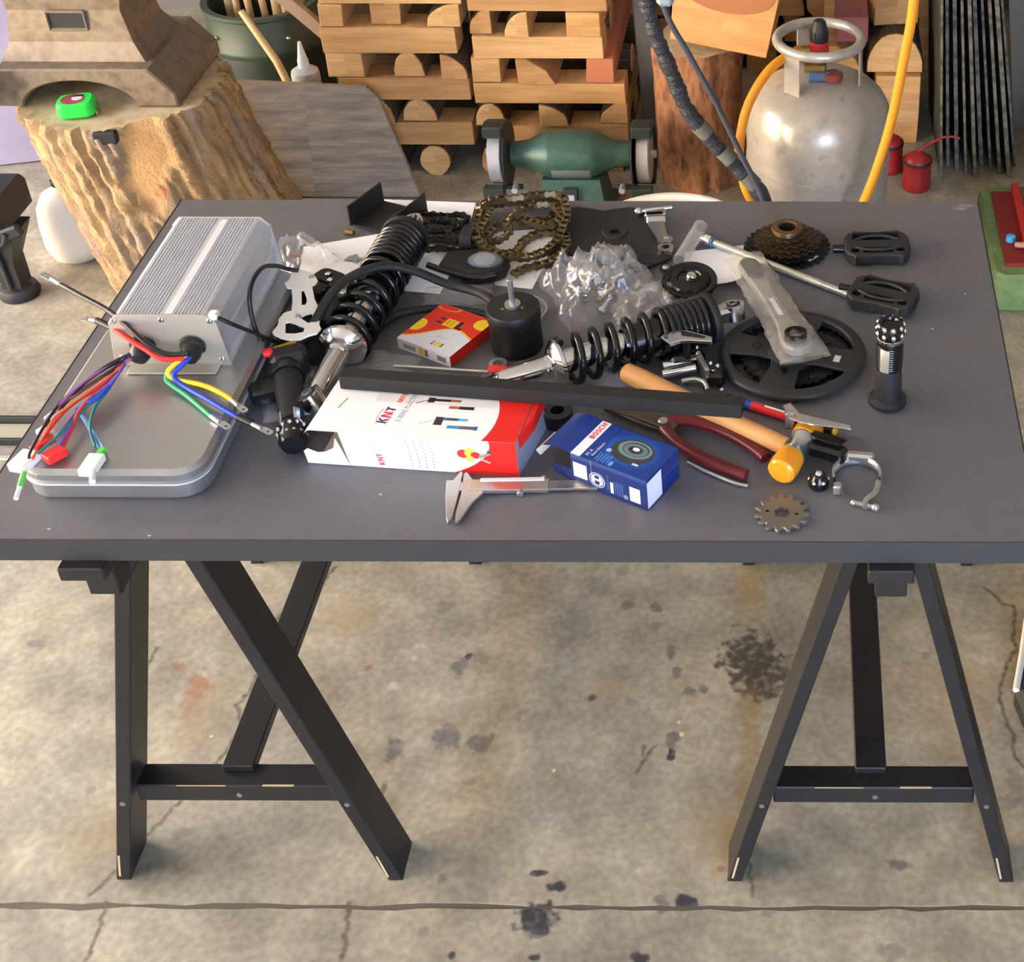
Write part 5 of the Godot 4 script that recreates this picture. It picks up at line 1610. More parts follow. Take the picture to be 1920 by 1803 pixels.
# ---------------------------------------------------------------- on the table, middle
func link_meshes(w: float, plate: float) -> Array:
	var out := []
	for outer in 2:
		var b := MB.new()
		var off := w / 2 + (0.0012 if outer else 0.0)
		for s in [-1.0, 1.0]:
			var p := pv([-0.0095, 0.0, -0.008, 0.0035, -0.006, plate, -0.002, plate * 0.62, 0.002, plate * 0.62, 0.006, plate, 0.008, 0.0035, 0.0095, 0.0, 0.008, -0.0035, 0.006, -plate, 0.002, -plate * 0.62, -0.002, -plate * 0.62, -0.006, -plate, -0.008, -0.0035])
			b.prism(p, -0.0007, 0.0007, Transform3D(Basis(), Vector3(0, off * s, 0)))
		for x in [-0.00635, 0.00635]:
			b.cyl(Vector3(x, -off - 0.0012, 0), Vector3(x, off + 0.0012, 0), 0.0038 if outer == 0 else 0.002, 8)
		out.append(b.mesh())
	return out


# a roller chain along a path; roll turns the plates about the path (0: plates flat and facing up, PI/2: standing)
func chain(t: Node3D, pts: Array, w: float, plate: float, m: Material, roll: float, sd: int) -> void:
	var c := Curve3D.new()
	c.bake_interval = 0.004
	var q := []
	for k in pts.size() / 3: q.append(Vector3(pts[3 * k], pts[3 * k + 1], pts[3 * k + 2]))
	for k in q.size():
		var tg := Vector3.ZERO
		if k > 0 and k < q.size() - 1: tg = (q[k + 1] - q[k - 1]) * 0.2
		c.add_point(q[k], -tg, tg)
	var ms := link_meshes(w, plate)
	var l := c.get_baked_length()
	var n := int(l / 0.0127)
	var inv := t.transform.affine_inverse() * Transform3D(Basis(), Vector3(0, TY, 0))
	for i in n:
		var a := c.sample_baked(i * 0.0127)
		var b := c.sample_baked(minf((i + 1) * 0.0127, l))
		var x := (b - a).normalized()
		if x.length() < 0.5: continue
		var up := Vector3.UP.rotated(x, roll + 0.25 * sin(i * 1.3 + sd))
		up = (up - x * up.dot(x)).normalized()
		var tr := inv * Transform3D(Basis(x, up, x.cross(up)), (a + b) / 2)
		part(t, "link", ms[i % 2], m, "", tr.origin, tr.basis)


func table_middle() -> void:
	var t: Node3D
	# papers under the chain and beside the bag
	solo("paper_sheet", MB.new().prism(pv([-0.06, -0.075, 0.052, -0.09, 0.038, 0.0, 0.026, 0.085, -0.03, 0.075, -0.056, 0.02]), 0.0006, 0.0012, Transform3D()), M.paper, "white sheet under the bronze chain left of the black plate", "paper", Vector3(-0.425, TY, -1.965))
	solo("paper_sheet", MB.new().sheet(8, 8, func(u: float, v: float) -> Vector3: return Vector3(-0.045 + 0.09 * u, 0.0006 + 0.012 * v * u * u, -0.06 + 0.11 * v - 0.02 * u + 0.015 * sin(u * 9.0) * v * 0.2)), M.paper, "torn white paper between the horn and the bagged crank", "paper", Vector3(-0.133, TY, -1.925), 0.0)

	# chains
	var bronze := mat("chain_bronze", rgb(112, 94, 62), 0.42, 0.6)
	var dark := mat("chain_dark", rgb(78, 72, 66), 0.3, 0.8)
	t = thing("bronze_chain", "bronze coloured roller chain heaped in loops on white paper", "chain", Vector3(-0.45, TY, -2.0))
	chain(t, [-0.512, 0.008, -1.975, -0.507, 0.008, -2.02, -0.512, 0.010, -2.07, -0.50, 0.014, -2.10, -0.47, 0.012, -2.112, -0.43, 0.010, -2.118, -0.395, 0.010, -2.122, -0.383, 0.012, -2.10, -0.388, 0.010, -2.065, -0.42, 0.010, -2.06, -0.455, 0.012, -2.052, -0.478, 0.014, -2.03, -0.485, 0.016, -2.0, -0.475, 0.016, -1.97, -0.455, 0.014, -1.955, -0.435, 0.010, -1.97, -0.43, 0.008, -2.0, -0.41, 0.008, -2.025, -0.375, 0.008, -2.028, -0.362, 0.008, -2.0, -0.366, 0.008, -1.965, -0.385, 0.008, -1.94, -0.415, 0.008, -1.925, -0.43, 0.010, -1.905], 0.0092, 0.0054, bronze, PI / 2, 1)
	chain(t, [-0.495, 0.022, -2.09, -0.49, 0.024, -2.05, -0.497, 0.024, -2.01, -0.488, 0.022, -1.98, -0.465, 0.020, -1.985, -0.452, 0.020, -2.01, -0.46, 0.022, -2.04, -0.44, 0.024, -2.075, -0.41, 0.024, -2.088, -0.39, 0.022, -2.085, -0.378, 0.022, -2.055, -0.39, 0.02, -2.03, -0.42, 0.02, -2.04, -0.44, 0.022, -2.055], 0.0092, 0.0054, bronze, PI / 2 * 0.85, 2)
	chain(t, [-0.505, 0.034, -2.06, -0.487, 0.035, -2.085, -0.455, 0.034, -2.09, -0.42, 0.034, -2.1, -0.385, 0.032, -2.105, -0.37, 0.026, -2.07, -0.37, 0.018, -2.03, -0.38, 0.014, -1.985, -0.4, 0.014, -1.955, -0.43, 0.018, -1.94, -0.46, 0.022, -1.945, -0.49, 0.026, -1.97, -0.5, 0.03, -2.0], 0.0092, 0.0054, bronze, PI / 2 * 0.9, 5)
	t = thing("dark_chain", "dark steel bicycle chain bunched up left of the bronze chain", "chain", Vector3(-0.565, TY, -2.03))
	chain(t, [-0.61, 0.008, -2.075, -0.59, 0.009, -2.082, -0.565, 0.008, -2.076, -0.545, 0.008, -2.082, -0.528, 0.009, -2.07, -0.535, 0.010, -2.05, -0.56, 0.010, -2.055, -0.59, 0.010, -2.06, -0.6, 0.011, -2.035, -0.575, 0.012, -2.025, -0.545, 0.011, -2.03, -0.52, 0.01, -2.02, -0.53, 0.012, -1.995, -0.56, 0.012, -2.0, -0.585, 0.01, -1.998, -0.58, 0.01, -1.975, -0.55, 0.012, -1.975, -0.52, 0.01, -1.968], 0.005, 0.0045, dark, PI / 2, 3)
	chain(t, [-0.605, 0.018, -2.055, -0.58, 0.02, -2.045, -0.55, 0.02, -2.045, -0.53, 0.02, -2.03, -0.555, 0.02, -2.012, -0.59, 0.018, -2.015, -0.59, 0.02, -1.985, -0.56, 0.022, -1.985, -0.535, 0.02, -1.985], 0.005, 0.0045, dark, PI / 2, 4)

	# gear shifter
	t = thing("gear_shifter", "black thumb shifter with a clear domed window in front of the chains", "shifter", Vector3(-0.49, TY, -1.925), -0.1)
	part(t, "body", MB.new().prism(pv([-0.05, -0.022, -0.01, -0.034, 0.03, -0.03, 0.05, -0.012, 0.05, 0.014, 0.032, 0.032, 0.0, 0.036, -0.03, 0.02, -0.052, 0.012]), 0.0, 0.024, Transform3D(), [], 0.005), M.black_plastic)
	part(t, "clamp_band", MB.new().pipe(Vector3(-0.034, 0.022, -0.052), Vector3(-0.016, 0.022, -0.052), 0.019, 0.0135, 24), M.matte_black)
	var win := part(t, "indicator_window", MB.new().ball(Vector3(0.016, 0.021, 0.0), Vector3(0.028, 0.013, 0.021), 24), mat("smoky_window", Color(0.75, 0.78, 0.82, 0.35), 0.06))
	M.smoky_window.transparency = BaseMaterial3D.TRANSPARENCY_ALPHA
	part(t, "dial", MB.new().cyl(Vector3(0.016, 0.0242, 0), Vector3(0.016, 0.026, 0), 0.016, 20), M.print_grey)
	part(t, "red_mark", MB.new().box(Vector3(0.008, 0.027, -0.008), Vector3(0.003, 0.001, 0.007)), M.wire_red)
	part(t, "lever", MB.new().tube(curve([0.04, 0.018, 0.028, 0.01, 0.016, 0.038, -0.03, 0.018, 0.03, -0.066, 0.024, 0.022]), [0.007, 0.007, 0.0065, 0.006, 0.006, 0.006, 0.006, 0.006, 0.006, 0.0055, 0.0055, 0.0055, 0.0055, 0.005, 0.005, 0.005, 0.005, 0.005, 0.005, 0.005, 0.005, 0.005, 0.005, 0.005], 10), M.gloss_black)
	solo("clear_bag", bag_mesh(0.05, 0.025, 0.01, 410), M.clear_film, "flat clear bag lying in front of the gear shifter", "bag", Vector3(-0.505, TY, -1.862), 0.1)

	# black flat strap and cable from the motor to the left
	solo("motor_lead", MB.new().tube(curve([-0.42, 0.05, -1.757, -0.445, 0.052, -1.785, -0.47, 0.045, -1.81, -0.51, 0.046, -1.826, -0.56, 0.066, -1.832, -0.6, 0.078, -1.822, -0.635, 0.078, -1.795, -0.655, 0.072, -1.76, -0.672, 0.05, -1.725, -0.69, 0.03, -1.705, -0.71, 0.018, -1.70], 0.008, 0.8), 0.0075, 10, false, 0.8), M.matte_black, "thick black motor lead running over the left shock", "cable", Vector3(0, TY, 0))
	solo("motor_lead", MB.new().tube(curve([-0.43, 0.02, -1.77, -0.46, 0.012, -1.80, -0.52, 0.012, -1.812, -0.575, 0.012, -1.80, -0.60, 0.008, -1.77], 0.008, 0.8), 0.006, 10), M.matte_black, "second black lead lying on the table behind the small red box", "cable", Vector3(0, TY, 0))
	# motor
	t = thing("electric_motor", "black cylindrical motor standing upright with its steel shaft up", "motor", Vector3(-0.398, TY, -1.737))
	part(t, "can", MB.new().lathe([Vector2(0, 0), Vector2(0.0345, 0), Vector2(0.036, 0.002), Vector2(0.036, 0.05), Vector2(0.0375, 0.052), Vector2(0.0375, 0.066), Vector2(0.036, 0.0685), Vector2(0.012, 0.07), Vector2(0, 0.07)], Transform3D(), 48), mat("motor_black", rgb(22, 22, 23), 0.5))
	part(t, "boss", MB.new().lathe([Vector2(0, 0.07), Vector2(0.011, 0.07), Vector2(0.011, 0.074), Vector2(0, 0.074)], Transform3D(), 20), M.zinc)
	part(t, "shaft", MB.new().cyl(Vector3(0, 0.072, 0), Vector3(0, 0.113, 0), 0.0042, 14, 0.0006), M.zinc)
	for k in 3: part(t, "screw_head", MB.new().ball(Vector3(cos(2.1 * k + 0.4) * 0.0155, 0.0705, sin(2.1 * k + 0.4) * 0.0155), Vector3(0.0026, 0.0012, 0.0026), 8), M.brass)
	# clear ring lying behind the motor
	solo("hose_clamp", MB.new().lathe([Vector2(0.036, 0), Vector2(0.0385, 0.0), Vector2(0.0385, 0.008), Vector2(0.036, 0.008), Vector2(0.036, 0)], Transform3D(), 40), M.zinc, "bright ring clamp lying just behind the motor", "clamp", Vector3(-0.405, TY + 0.0015, -1.815))

	red_box()
	# bag of hardware
	var f := mat("bag_film", Color(0.97, 0.97, 0.98, 0.12), 0.08)
	f.transparency = BaseMaterial3D.TRANSPARENCY_ALPHA
	solo("hardware_bag", bag_mesh(0.075, 0.085, 0.062, 420), f, "big crumpled clear bag of chrome hardware behind the right shock", "bag", Vector3(-0.295, TY, -1.875), 0.45)
	solo("clear_bag", bag_mesh(0.06, 0.05, 0.03, 421), M.clear_film, "loose clear bag between the hardware bag and the horn", "bag", Vector3(-0.215, TY, -1.835), 0.2)
	var rn := RandomNumberGenerator.new()
	rn.seed = 12
	for k in 16:
		var b := MB.new()
		var l := rn.randf_range(0.014, 0.03)
		b.cyl(Vector3(-l / 2, 0, 0), Vector3(l / 2, 0, 0), 0.0034, 10)
		b.cyl(Vector3(l / 2, 0, 0), Vector3(l / 2 + 0.005, 0, 0), 0.0062, 6)
		if k % 3 == 0: b.pipe(Vector3(-l / 2, 0, 0), Vector3(-l / 2 + 0.006, 0, 0), 0.0075, 0.0035, 12)
		var an := TAU * k / 16.0
		var rr := rn.randf_range(0.012, 0.042)
		var o := solo("bagged_bolt", b, M.chrome if k % 4 else M.brass, "small %s bolt among the hardware inside the big clear bag" % ("chrome" if k % 4 else "brass"), "bolt", Vector3(-0.3 + cos(an) * rr, TY + rn.randf_range(0.009, 0.026), -1.865 + sin(an) * rr * 1.1), rn.randf() * 6.0, "%s bolts in the hardware bag" % ("chrome" if k % 4 else "brass"))
		o.rotation.z = rn.randf_range(-0.6, 0.6)

	# black plate with a boss
	t = thing("chain_guard_plate", "flat matte black guard plate with a wavy rear edge and round hole", "plate", Vector3(-0.295, TY, -2.02))
	var pp := pv([-0.11, -0.072, -0.09, -0.086, -0.064, -0.09, -0.04, -0.085, -0.022, -0.078, 0.0, -0.085, 0.02, -0.09, 0.044, -0.086, 0.066, -0.07, 0.098, 0.06, 0.05, 0.098, -0.02, 0.085, -0.066, 0.044, -0.085, 0.06, -0.098, 0.05, -0.088, 0.0])
	part(t, "plate", MB.new().prism(pp, 0.002, 0.007, Transform3D(), [circle(0.009, 20, Vector2(0.005, -0.012))], 0.0012), M.matte_black)
	part(t, "raised_ring", MB.new().lathe([Vector2(0.009, 0.007), Vector2(0.0095, 0.0085), Vector2(0.019, 0.0085), Vector2(0.02, 0.007)], Transform3D(Basis(), Vector3(0.005, 0, -0.012)), 28), M.matte_black)
	part(t, "hole_eyelet", MB.new().lathe([Vector2(0, 0.007), Vector2(0.005, 0.007), Vector2(0.0045, 0.008), Vector2(0, 0.008)], Transform3D(Basis(), Vector3(-0.085, 0, -0.068)), 16), M.gloss_black)
	# chrome clamp lying on the plate
	t = thing("chrome_clamp", "chrome hinged clamp bracket on the right edge of the black plate", "clamp", Vector3(-0.226, TY + 0.0075, -2.02), 0.12)
	part(t, "arm", MB.new().prism(pv([-0.012, -0.06, 0.014, -0.06, 0.016, -0.02, 0.02, 0.03, 0.006, 0.034, -0.01, -0.018]), 0.006, 0.0085, Transform3D(), [], 0.0006), M.chrome)
	part(t, "bridge", MB.new().box(Vector3(0.002, 0.004, -0.062), Vector3(0.034, 0.009, 0.022), 0.002), M.chrome)
	part(t, "fold", MB.new().box(Vector3(0.003, 0.009, -0.034), Vector3(0.03, 0.003, 0.012), 0.001, Basis(Vector3.RIGHT, 0.5)), M.chrome)
	part(t, "bolt", MB.new().cyl(Vector3(-0.026, 0.0065, -0.066), Vector3(0.03, 0.0065, -0.074), 0.0042, 12, 0.001).ball(Vector3(-0.024, 0.0065, -0.066), Vector3.ONE * 0.0075, 12), M.chrome)
	for z in [0.026, 0.048]:
		part(t, "eye", MB.new().pipe(Vector3(0.014, 0.001, z), Vector3(0.014, 0.0095, z), 0.0125, 0.006, 20), M.chrome)
	# clear plastic tube leaning on the plate
	var ct := thing("clear_sleeve", "short clear plastic sleeve lying behind the horn", "sleeve", Vector3(-0.17, TY + 0.012, -1.99), 0.0)
	part(ct, "film", MB.new().pipe(Vector3(-0.013, 0, 0.05), Vector3(0.014, 0.003, -0.048), 0.0115, 0.0105, 20), f)
	# horn
	t = thing("disc_horn", "black round disc horn with a chrome centre nut", "horn", Vector3(-0.163, TY, -1.872))
	part(t, "body", MB.new().lathe([Vector2(0, 0.002), Vector2(0.034, 0.002), Vector2(0.036, 0.006), Vector2(0.041, 0.018), Vector2(0.0415, 0.022), Vector2(0.040, 0.0245), Vector2(0.034, 0.025), Vector2(0.031, 0.023), Vector2(0.0285, 0.0265), Vector2(0.018, 0.028), Vector2(0.0165, 0.026), Vector2(0.012, 0.027), Vector2(0, 0.027)], Transform3D(Basis(Vector3.RIGHT, 0.12), Vector3(0, 0.003, 0)), 48), M.gloss_black)
	part(t, "centre_nut", MB.new().lathe([Vector2(0, 0.03), Vector2(0.0085, 0.03), Vector2(0.0085, 0.034), Vector2(0.006, 0.037), Vector2(0, 0.037)], Transform3D(Basis(Vector3.RIGHT, 0.12), Vector3(0.003, 0, 0)), 14), M.chrome)
	part(t, "mounting_tab", MB.new().prism(rrect(0.022, 0.03, 0.009, 5), 0.012, 0.015, Transform3D(Basis(Vector3.UP, 0.7), Vector3(-0.034, 0.004, -0.034)), [circle(0.004, 12, Vector2(0, -0.005))]), M.matte_black)
	part(t, "tab_bolt", MB.new().ball(Vector3(-0.038, 0.02, -0.039), Vector3(0.006, 0.004, 0.006), 12), M.zinc)

	shock("shock_absorber", "black coil spring shock absorber lying across the middle with a bright chrome rod", Vector3(-0.096, 0.038, -1.77), Vector3(-0.412, 0.036, -1.602), 0.4, false)
	solo("washer", MB.new().pipe(Vector3(0, 0, 0), Vector3(0, 0.004, 0), 0.0125, 0.0075, 24), M.zinc, "single steel washer lying in front of the motor", "washer", Vector3(-0.418, TY, -1.692))
	t = thing("screwdriver", "thin steel screwdriver with red end half hidden behind the square tube", "screwdriver", Vector3(-0.46, TY, -1.672), -0.095)
	part(t, "blade", MB.new().cyl(Vector3(-0.1, 0.006, 0), Vector3(0.035, 0.006, 0), 0.0026, 10), M.zinc)
	part(t, "handle", MB.new().lathe([Vector2(0, 0), Vector2(0.006, 0.0), Vector2(0.0085, 0.01), Vector2(0.007, 0.03), Vector2(0.0085, 0.06), Vector2(0.006, 0.068), Vector2(0, 0.068)], Transform3D(MB.along(Vector3.RIGHT), Vector3(0.034, 0.0088, 0)), 16), M.wire_red)

	# square black tube across the pile
	t = thing("square_tube", "long black square steel tube lying across the box and hammer", "tube", Vector3(-0.333, TY + 0.0575, -1.544), -0.1125)
	part(t, "tube", MB.new().prism(PackedVector2Array([Vector2(-0.01, -0.01), Vector2(0.01, -0.01), Vector2(0.01, 0.01), Vector2(-0.01, 0.01)]), -0.2625, 0.2625, Transform3D(Basis(Vector3.UP, Vector3.RIGHT, Vector3.FORWARD) , Vector3(0, 0.01, 0)), [pv([-0.008, -0.008, 0.008, -0.008, 0.008, 0.008, -0.008, 0.008])], 0.0008), M.tube_black)
	white_box()
	blue_box()
	caliper()


func bag_mesh(a: float, b: float, h: float, sd: int) -> MB:
	var n := noise(sd, 1.0, 3)
	var f := func(u: float, v: float) -> Vector3:
		var x := (u * 2.0 - 1.0)
		var z := (v * 2.0 - 1.0)
		var q := clampf(1.0 - maxf(absf(x), absf(z)), 0.0, 1.0)
		var bulge := sqrt(clampf(q * 1.4, 0.0, 1.0))
		var wr := n.get_noise_2d(x * 2.4, z * 2.4) * 0.7 + absf(n.get_noise_2d(x * 5.0 + 9.0, z * 5.0)) * 0.55
		var e := 1.0 + 0.14 * n.get_noise_2d(x * 1.5 + 20.0, z * 1.5)
		return Vector3(x * a * e, 0.0012 + h * bulge * clampf(0.7 + wr, 0.1, 1.3), z * b * e)
	return MB.new().sheet(30, 30, f, true)


# faint drawing helpers for printed faces
func fill(im: Image, x: float, y: float, w: float, h: float, c: Color) -> void:
	im.fill_rect(Rect2i(int(x), int(y), int(w), int(h)), c)


func disc(im: Image, cx: float, cy: float, rx: float, ry: float, c: Color, hole := 0.0) -> void:
	for y in range(maxi(0, int(cy - ry)), mini(im.get_height(), int(cy + ry) + 1)):
		for x in range(maxi(0, int(cx - rx)), mini(im.get_width(), int(cx + rx) + 1)):
			var d := Vector2((x - cx) / rx, (y - cy) / ry).length()
			if d <= 1.0 and d >= hole: im.set_pixel(x, y, c)


func printed(key: String, im: Image, rough := 0.45) -> StandardMaterial3D:
	var m := mat(key, Color.WHITE, rough)
	m.albedo_texture = ImageTexture.create_from_image(im)
	return m


func red_box() -> void:
	# corners of the top: rear left, rear right, front right, front left
	var t := thing("small_part_box", "small flat red, yellow and white printed box lying left of the motor", "box", Vector3(-0.5, TY, -1.752), -0.505)
	var w := 0.0945
	var d := 0.098
	var h := 0.018
	var sk := 0.0
	var im := Image.create(256, 256, false, Image.FORMAT_RGB8)
	im.fill(rgb(226, 228, 234))
	for y in 256:
		for x in 256:
			# the red field ends in a wave; image x runs left to right, y rear to front
			var edge := 150.0 + 34.0 * sin((x - 20) * 0.0215 + 1.9) - (x - 128) * 0.32
			if y < edge: im.set_pixel(x, y, rgb(232, 48, 30))
			elif y < edge + 9: im.set_pixel(x, y, rgb(248, 196, 60))
	disc(im, 8, 150, 34, 40, rgb(250, 216, 34))
	disc(im, 236, 40, 40, 34, rgb(250, 216, 34))
	disc(im, 40, 6, 62, 26, rgb(246, 150, 40), 0.75)
	for y in 256:
		for x in 256:
			var edge := 150.0 + 34.0 * sin((x - 20) * 0.0215 + 1.9) - (x - 128) * 0.32
			if y >= edge + 9: im.set_pixel(x, y, rgb(226, 228, 234))
	fill(im, 92, 66, 52, 46, rgb(250, 216, 34))
	fill(im, 104, 74, 6, 30, rgb(190, 150, 20))
	fill(im, 122, 74, 6, 30, rgb(190, 150, 20))
	fill(im, 150, 62, 13, 48, rgb(38, 24, 24))
	fill(im, 150, 98, 30, 12, rgb(38, 24, 24))
	fill(im, 60, 72, 24, 10, rgb(60, 40, 60))
	fill(im, 60, 96, 24, 12, rgb(60, 40, 60))
	fill(im, 150, 204, 26, 22, rgb(246, 210, 40))
	fill(im, 178, 204, 8, 22, rgb(90, 84, 80))
	fill(im, 134, 206, 12, 7, rgb(120, 110, 160))
	fill(im, 134, 218, 12, 8, rgb(100, 96, 130))
	fill(im, 120, 172, 52, 5, rgb(196, 200, 208))
	var top := printed("box_top_print", im)
	var up := MB.new()
	up.group(false)
	up.quad(Vector3(-w / 2, h, d / 2), Vector3(w / 2, h, d / 2), Vector3(w / 2, h, -d / 2), Vector3(-w / 2, h, -d / 2))
	part(t, "top_print", up, top)
	var im2 := Image.create(128, 32, false, Image.FORMAT_RGB8)
	im2.fill(rgb(226, 228, 234))
	fill(im2, 52, 4, 12, 24, rgb(232, 182, 50))
	fill(im2, 66, 6, 8, 20, rgb(110, 106, 100))
	fill(im2, 14, 10, 30, 14, rgb(160, 160, 158))
	fill(im2, 96, 8, 22, 16, rgb(130, 130, 130))
	var fm := printed("box_end_print", im2)
	var fr := MB.new()
	fr.group(false)
	fr.quad(Vector3(-w / 2, 0, d / 2), Vector3(w / 2, 0, d / 2), Vector3(w / 2, h, d / 2), Vector3(-w / 2, h, d / 2))
	fr.quad(Vector3(w / 2, 0, -d / 2), Vector3(-w / 2, 0, -d / 2), Vector3(-w / 2, h, -d / 2), Vector3(w / 2, h, -d / 2))
	part(t, "end_panel", fr, fm)
	var sd := MB.new()
	sd.group(false)
	sd.quad(Vector3(w / 2, 0, d / 2), Vector3(w / 2, 0, -d / 2), Vector3(w / 2, h, -d / 2), Vector3(w / 2, h, d / 2))
	sd.quad(Vector3(-w / 2, 0, -d / 2), Vector3(-w / 2, 0, d / 2), Vector3(-w / 2, h, d / 2), Vector3(-w / 2, h, -d / 2))
	sd.quad(Vector3(-w / 2, 0, -d / 2), Vector3(w / 2, 0, -d / 2), Vector3(w / 2, 0, d / 2), Vector3(-w / 2, 0, d / 2))
	part(t, "side_panel", sd, mat("box_red_side", rgb(232, 48, 30), 0.5))
	part(t, "tuck_flap", MB.new().box(Vector3(0, h * 0.5, -d / 2 - 0.0008), Vector3(w * 0.9, h * 0.9, 0.0008)), M.paper)


func white_box() -> void:
	# printed carton with red right end, open at the left
	var t := thing("throttle_carton", "white and red printed carton, open at its left end, in front of the square tube", "box", Vector3(-0.478, TY, -1.522), -0.095)
	var L := 0.262
	var D := 0.104
	var H := 0.055
	var th := 0.0006
	var inside := mat("carton_inside", rgb(222, 212, 198), 0.8)
	# top print: u from left to right, v from rear to front
	var im := Image.create(640, 256, false, Image.FORMAT_RGB8)
	im.fill(rgb(250, 249, 250))
	for y in 256:
		for x in 640:
			var ex := 556.0 - 46.0 * pow(absf(y - 150) / 150.0, 2.0)
			if x > ex: im.set_pixel(x, y, rgb(230, 34, 30))
			elif y < 96 and x > 150: im.set_pixel(x, y, rgb(238, 235, 231))
	# printed pictures of grips
	fill(im, 330, 66, 60, 12, rgb(44, 34, 34))
	fill(im, 316, 62, 22, 24, rgb(40, 36, 36))
	fill(im, 388, 66, 34, 11, rgb(150, 96, 60))
	fill(im, 392, 98, 34, 13, rgb(196, 88, 62))
	fill(im, 424, 97, 48, 15, rgb(44, 38, 54))
	for k in 30: fill(im, 282 + k * 1.2, 92 - k * 0.7, 4, 3, rgb(130, 126, 130))
	fill(im, 366, 154, 26, 40, rgb(60, 44, 62))
	fill(im, 390, 156, 66, 13, rgb(52, 110, 150))
	fill(im, 404, 156, 28, 13, rgb(80, 76, 100))
	fill(im, 440, 156, 28, 13, rgb(90, 190, 230))
	for k in 40: fill(im, 322 + k * 1.1, 190 - k * 0.6, 4, 3, rgb(206, 206, 214))
	fill(im, 412, 192, 46, 15, rgb(66, 140, 200))
	fill(im, 452, 192, 50, 15, rgb(100, 92, 108))
	fill(im, 496, 190, 12, 19, rgb(54, 96, 160))
	disc(im, 205, 168, 22, 52, rgb(232, 150, 176), 0.86)
	fill(im, 192, 110, 26, 116, rgb(250, 249, 250))
	for k in 24: fill(im, 60 - k * 0.6, 90 + k * 2.2, 5, 3, rgb(150, 150, 152))
	var tm := printed("carton_top_print", im)
	var tp := MB.new()
	tp.group(false)
	tp.quad(Vector3(-L / 2, H, D / 2), Vector3(L / 2, H, D / 2), Vector3(L / 2, H, -D / 2), Vector3(-L / 2, H, -D / 2))
	part(t, "top_panel", tp, tm)
	part(t, "top_lining", MB.new().box(Vector3(0, H - 0.0006, 0), Vector3(L, 0.0005, D)), inside)
	var fim := Image.create(640, 160, false, Image.FORMAT_RGB8)
	fim.fill(rgb(244, 242, 238))
	for y in 160:
		for x in 640:
			if x > 262 and x < 394 and x > 262 + y * 0.12: fim.set_pixel(x, y, rgb(250, 249, 250))
			var ex := 556.0 - 130.0 * pow(float(y) / 160.0, 2.4)
			if x > ex: fim.set_pixel(x, y, rgb(230, 34, 30))
	for r in 4:
		for k in 9: fill(fim, 290 + r * 24, 18 + k * 15, 6, 9, rgb(176, 172, 166))
	disc(fim, 466, 66, 20, 20, rgb(206, 52, 52))
	disc(fim, 488, 60, 18, 22, rgb(240, 200, 70))
	disc(fim, 506, 70, 16, 16, rgb(206, 48, 44))
	disc(fim, 486, 88, 14, 14, rgb(238, 190, 90))
	for k in 34: fill(fim, 516 + k, 72 - k * 0.6, 6, 12, rgb(150, 142, 134))
	fill(fim, 544, 46, 12, 12, rgb(70, 66, 62))
	for k in 30: fill(fim, 520 + k * 0.9, 84 + k * 0.5, 6, 8, rgb(164, 154, 144))
	var fmm := printed("carton_front_print", fim)
	var fp := MB.new()
	fp.group(false)
	# front panel starts right of the opened corner
	var c0 := -L / 2 + 0.035
	var u0 := 0.035 / L
	fp.quad(Vector3(c0 + 0.008, 0, D / 2), Vector3(L / 2, 0, D / 2), Vector3(L / 2, H, D / 2), Vector3(c0, H, D / 2), Vector2(u0, 1), Vector2(1, 1), Vector2(1, 0), Vector2(u0, 0))
	part(t, "front_panel", fp, fmm)
	part(t, "rear_panel", MB.new().box(Vector3(0, H / 2, -D / 2 + 0.0004), Vector3(L, H, 0.0006)), inside)
	part(t, "bottom_panel", MB.new().box(Vector3(0, 0.0005, 0), Vector3(L, 0.0008, D)), inside)
	# right end: crushed inwards, red above, grey blue below
	var re := MB.new()
	re.group(false)
	re.quad(Vector3(L / 2, 0, D / 2), Vector3(L / 2 + 0.012, 0, -D / 2), Vector3(L / 2 + 0.004, H, -D / 2), Vector3(L / 2, H, D / 2))
	part(t, "end_flap", re, mat("carton_grey", rgb(140, 150, 170), 0.6))
	part(t, "end_tuck", MB.new().prism(pv([0, -D / 2, 0, D / 2 - 0.01, 0.01, 0.0, 0.012, -D / 2]), H - 0.02, H - 0.0006, Transform3D(Basis(), Vector3(L / 2, 0, 0))), mat("carton_red", rgb(230, 34, 30), 0.5))
	# left flaps, bent outwards
	var fc := MB.new()
	fc.prism(pv([-L / 2 - 0.012, 0.0, c0 + 0.008, 0.0, c0 + 0.0, H * 0.96, c0 - 0.006, H * 0.6, c0 - 0.018, H * 0.44, -L / 2 + 0.006, H * 0.4, -L / 2 - 0.006, H * 0.52, -L / 2 - 0.012, H * 0.42]), -0.0003, 0.0003, Transform3D(Basis(Vector3.RIGHT, Vector3.FORWARD.rotated(Vector3.RIGHT, 0.18), Vector3.UP.rotated(Vector3.RIGHT, 0.18)), Vector3(0, 0.0008, D / 2 + 0.0002)))
	part(t, "side_flap", fc, M.paper)
	part(t, "top_flap", MB.new().sheet(6, 6, func(u: float, v: float) -> Vector3: return Vector3(-L / 2 - 0.012 * u * v, H - 0.0004 - 0.01 * u * u * v, -D / 2 + D * v)), M.paper)
	var rd := mat("ink_red", rgb(226, 40, 70), 0.5)
	var nv := mat("ink_navy", rgb(52, 54, 104), 0.5)
	var gy := mat("ink_grey", rgb(140, 142, 160), 0.5)
	# reading direction runs from front to rear
	var rdir := Vector3(0.12, 0, -1)
	var udir := Vector3(-1, 0, -0.12)
	lettering(t, "K", 0.017, Vector3(-0.0465, H + 0.0002, 0.026), rdir, udir, nv, true)
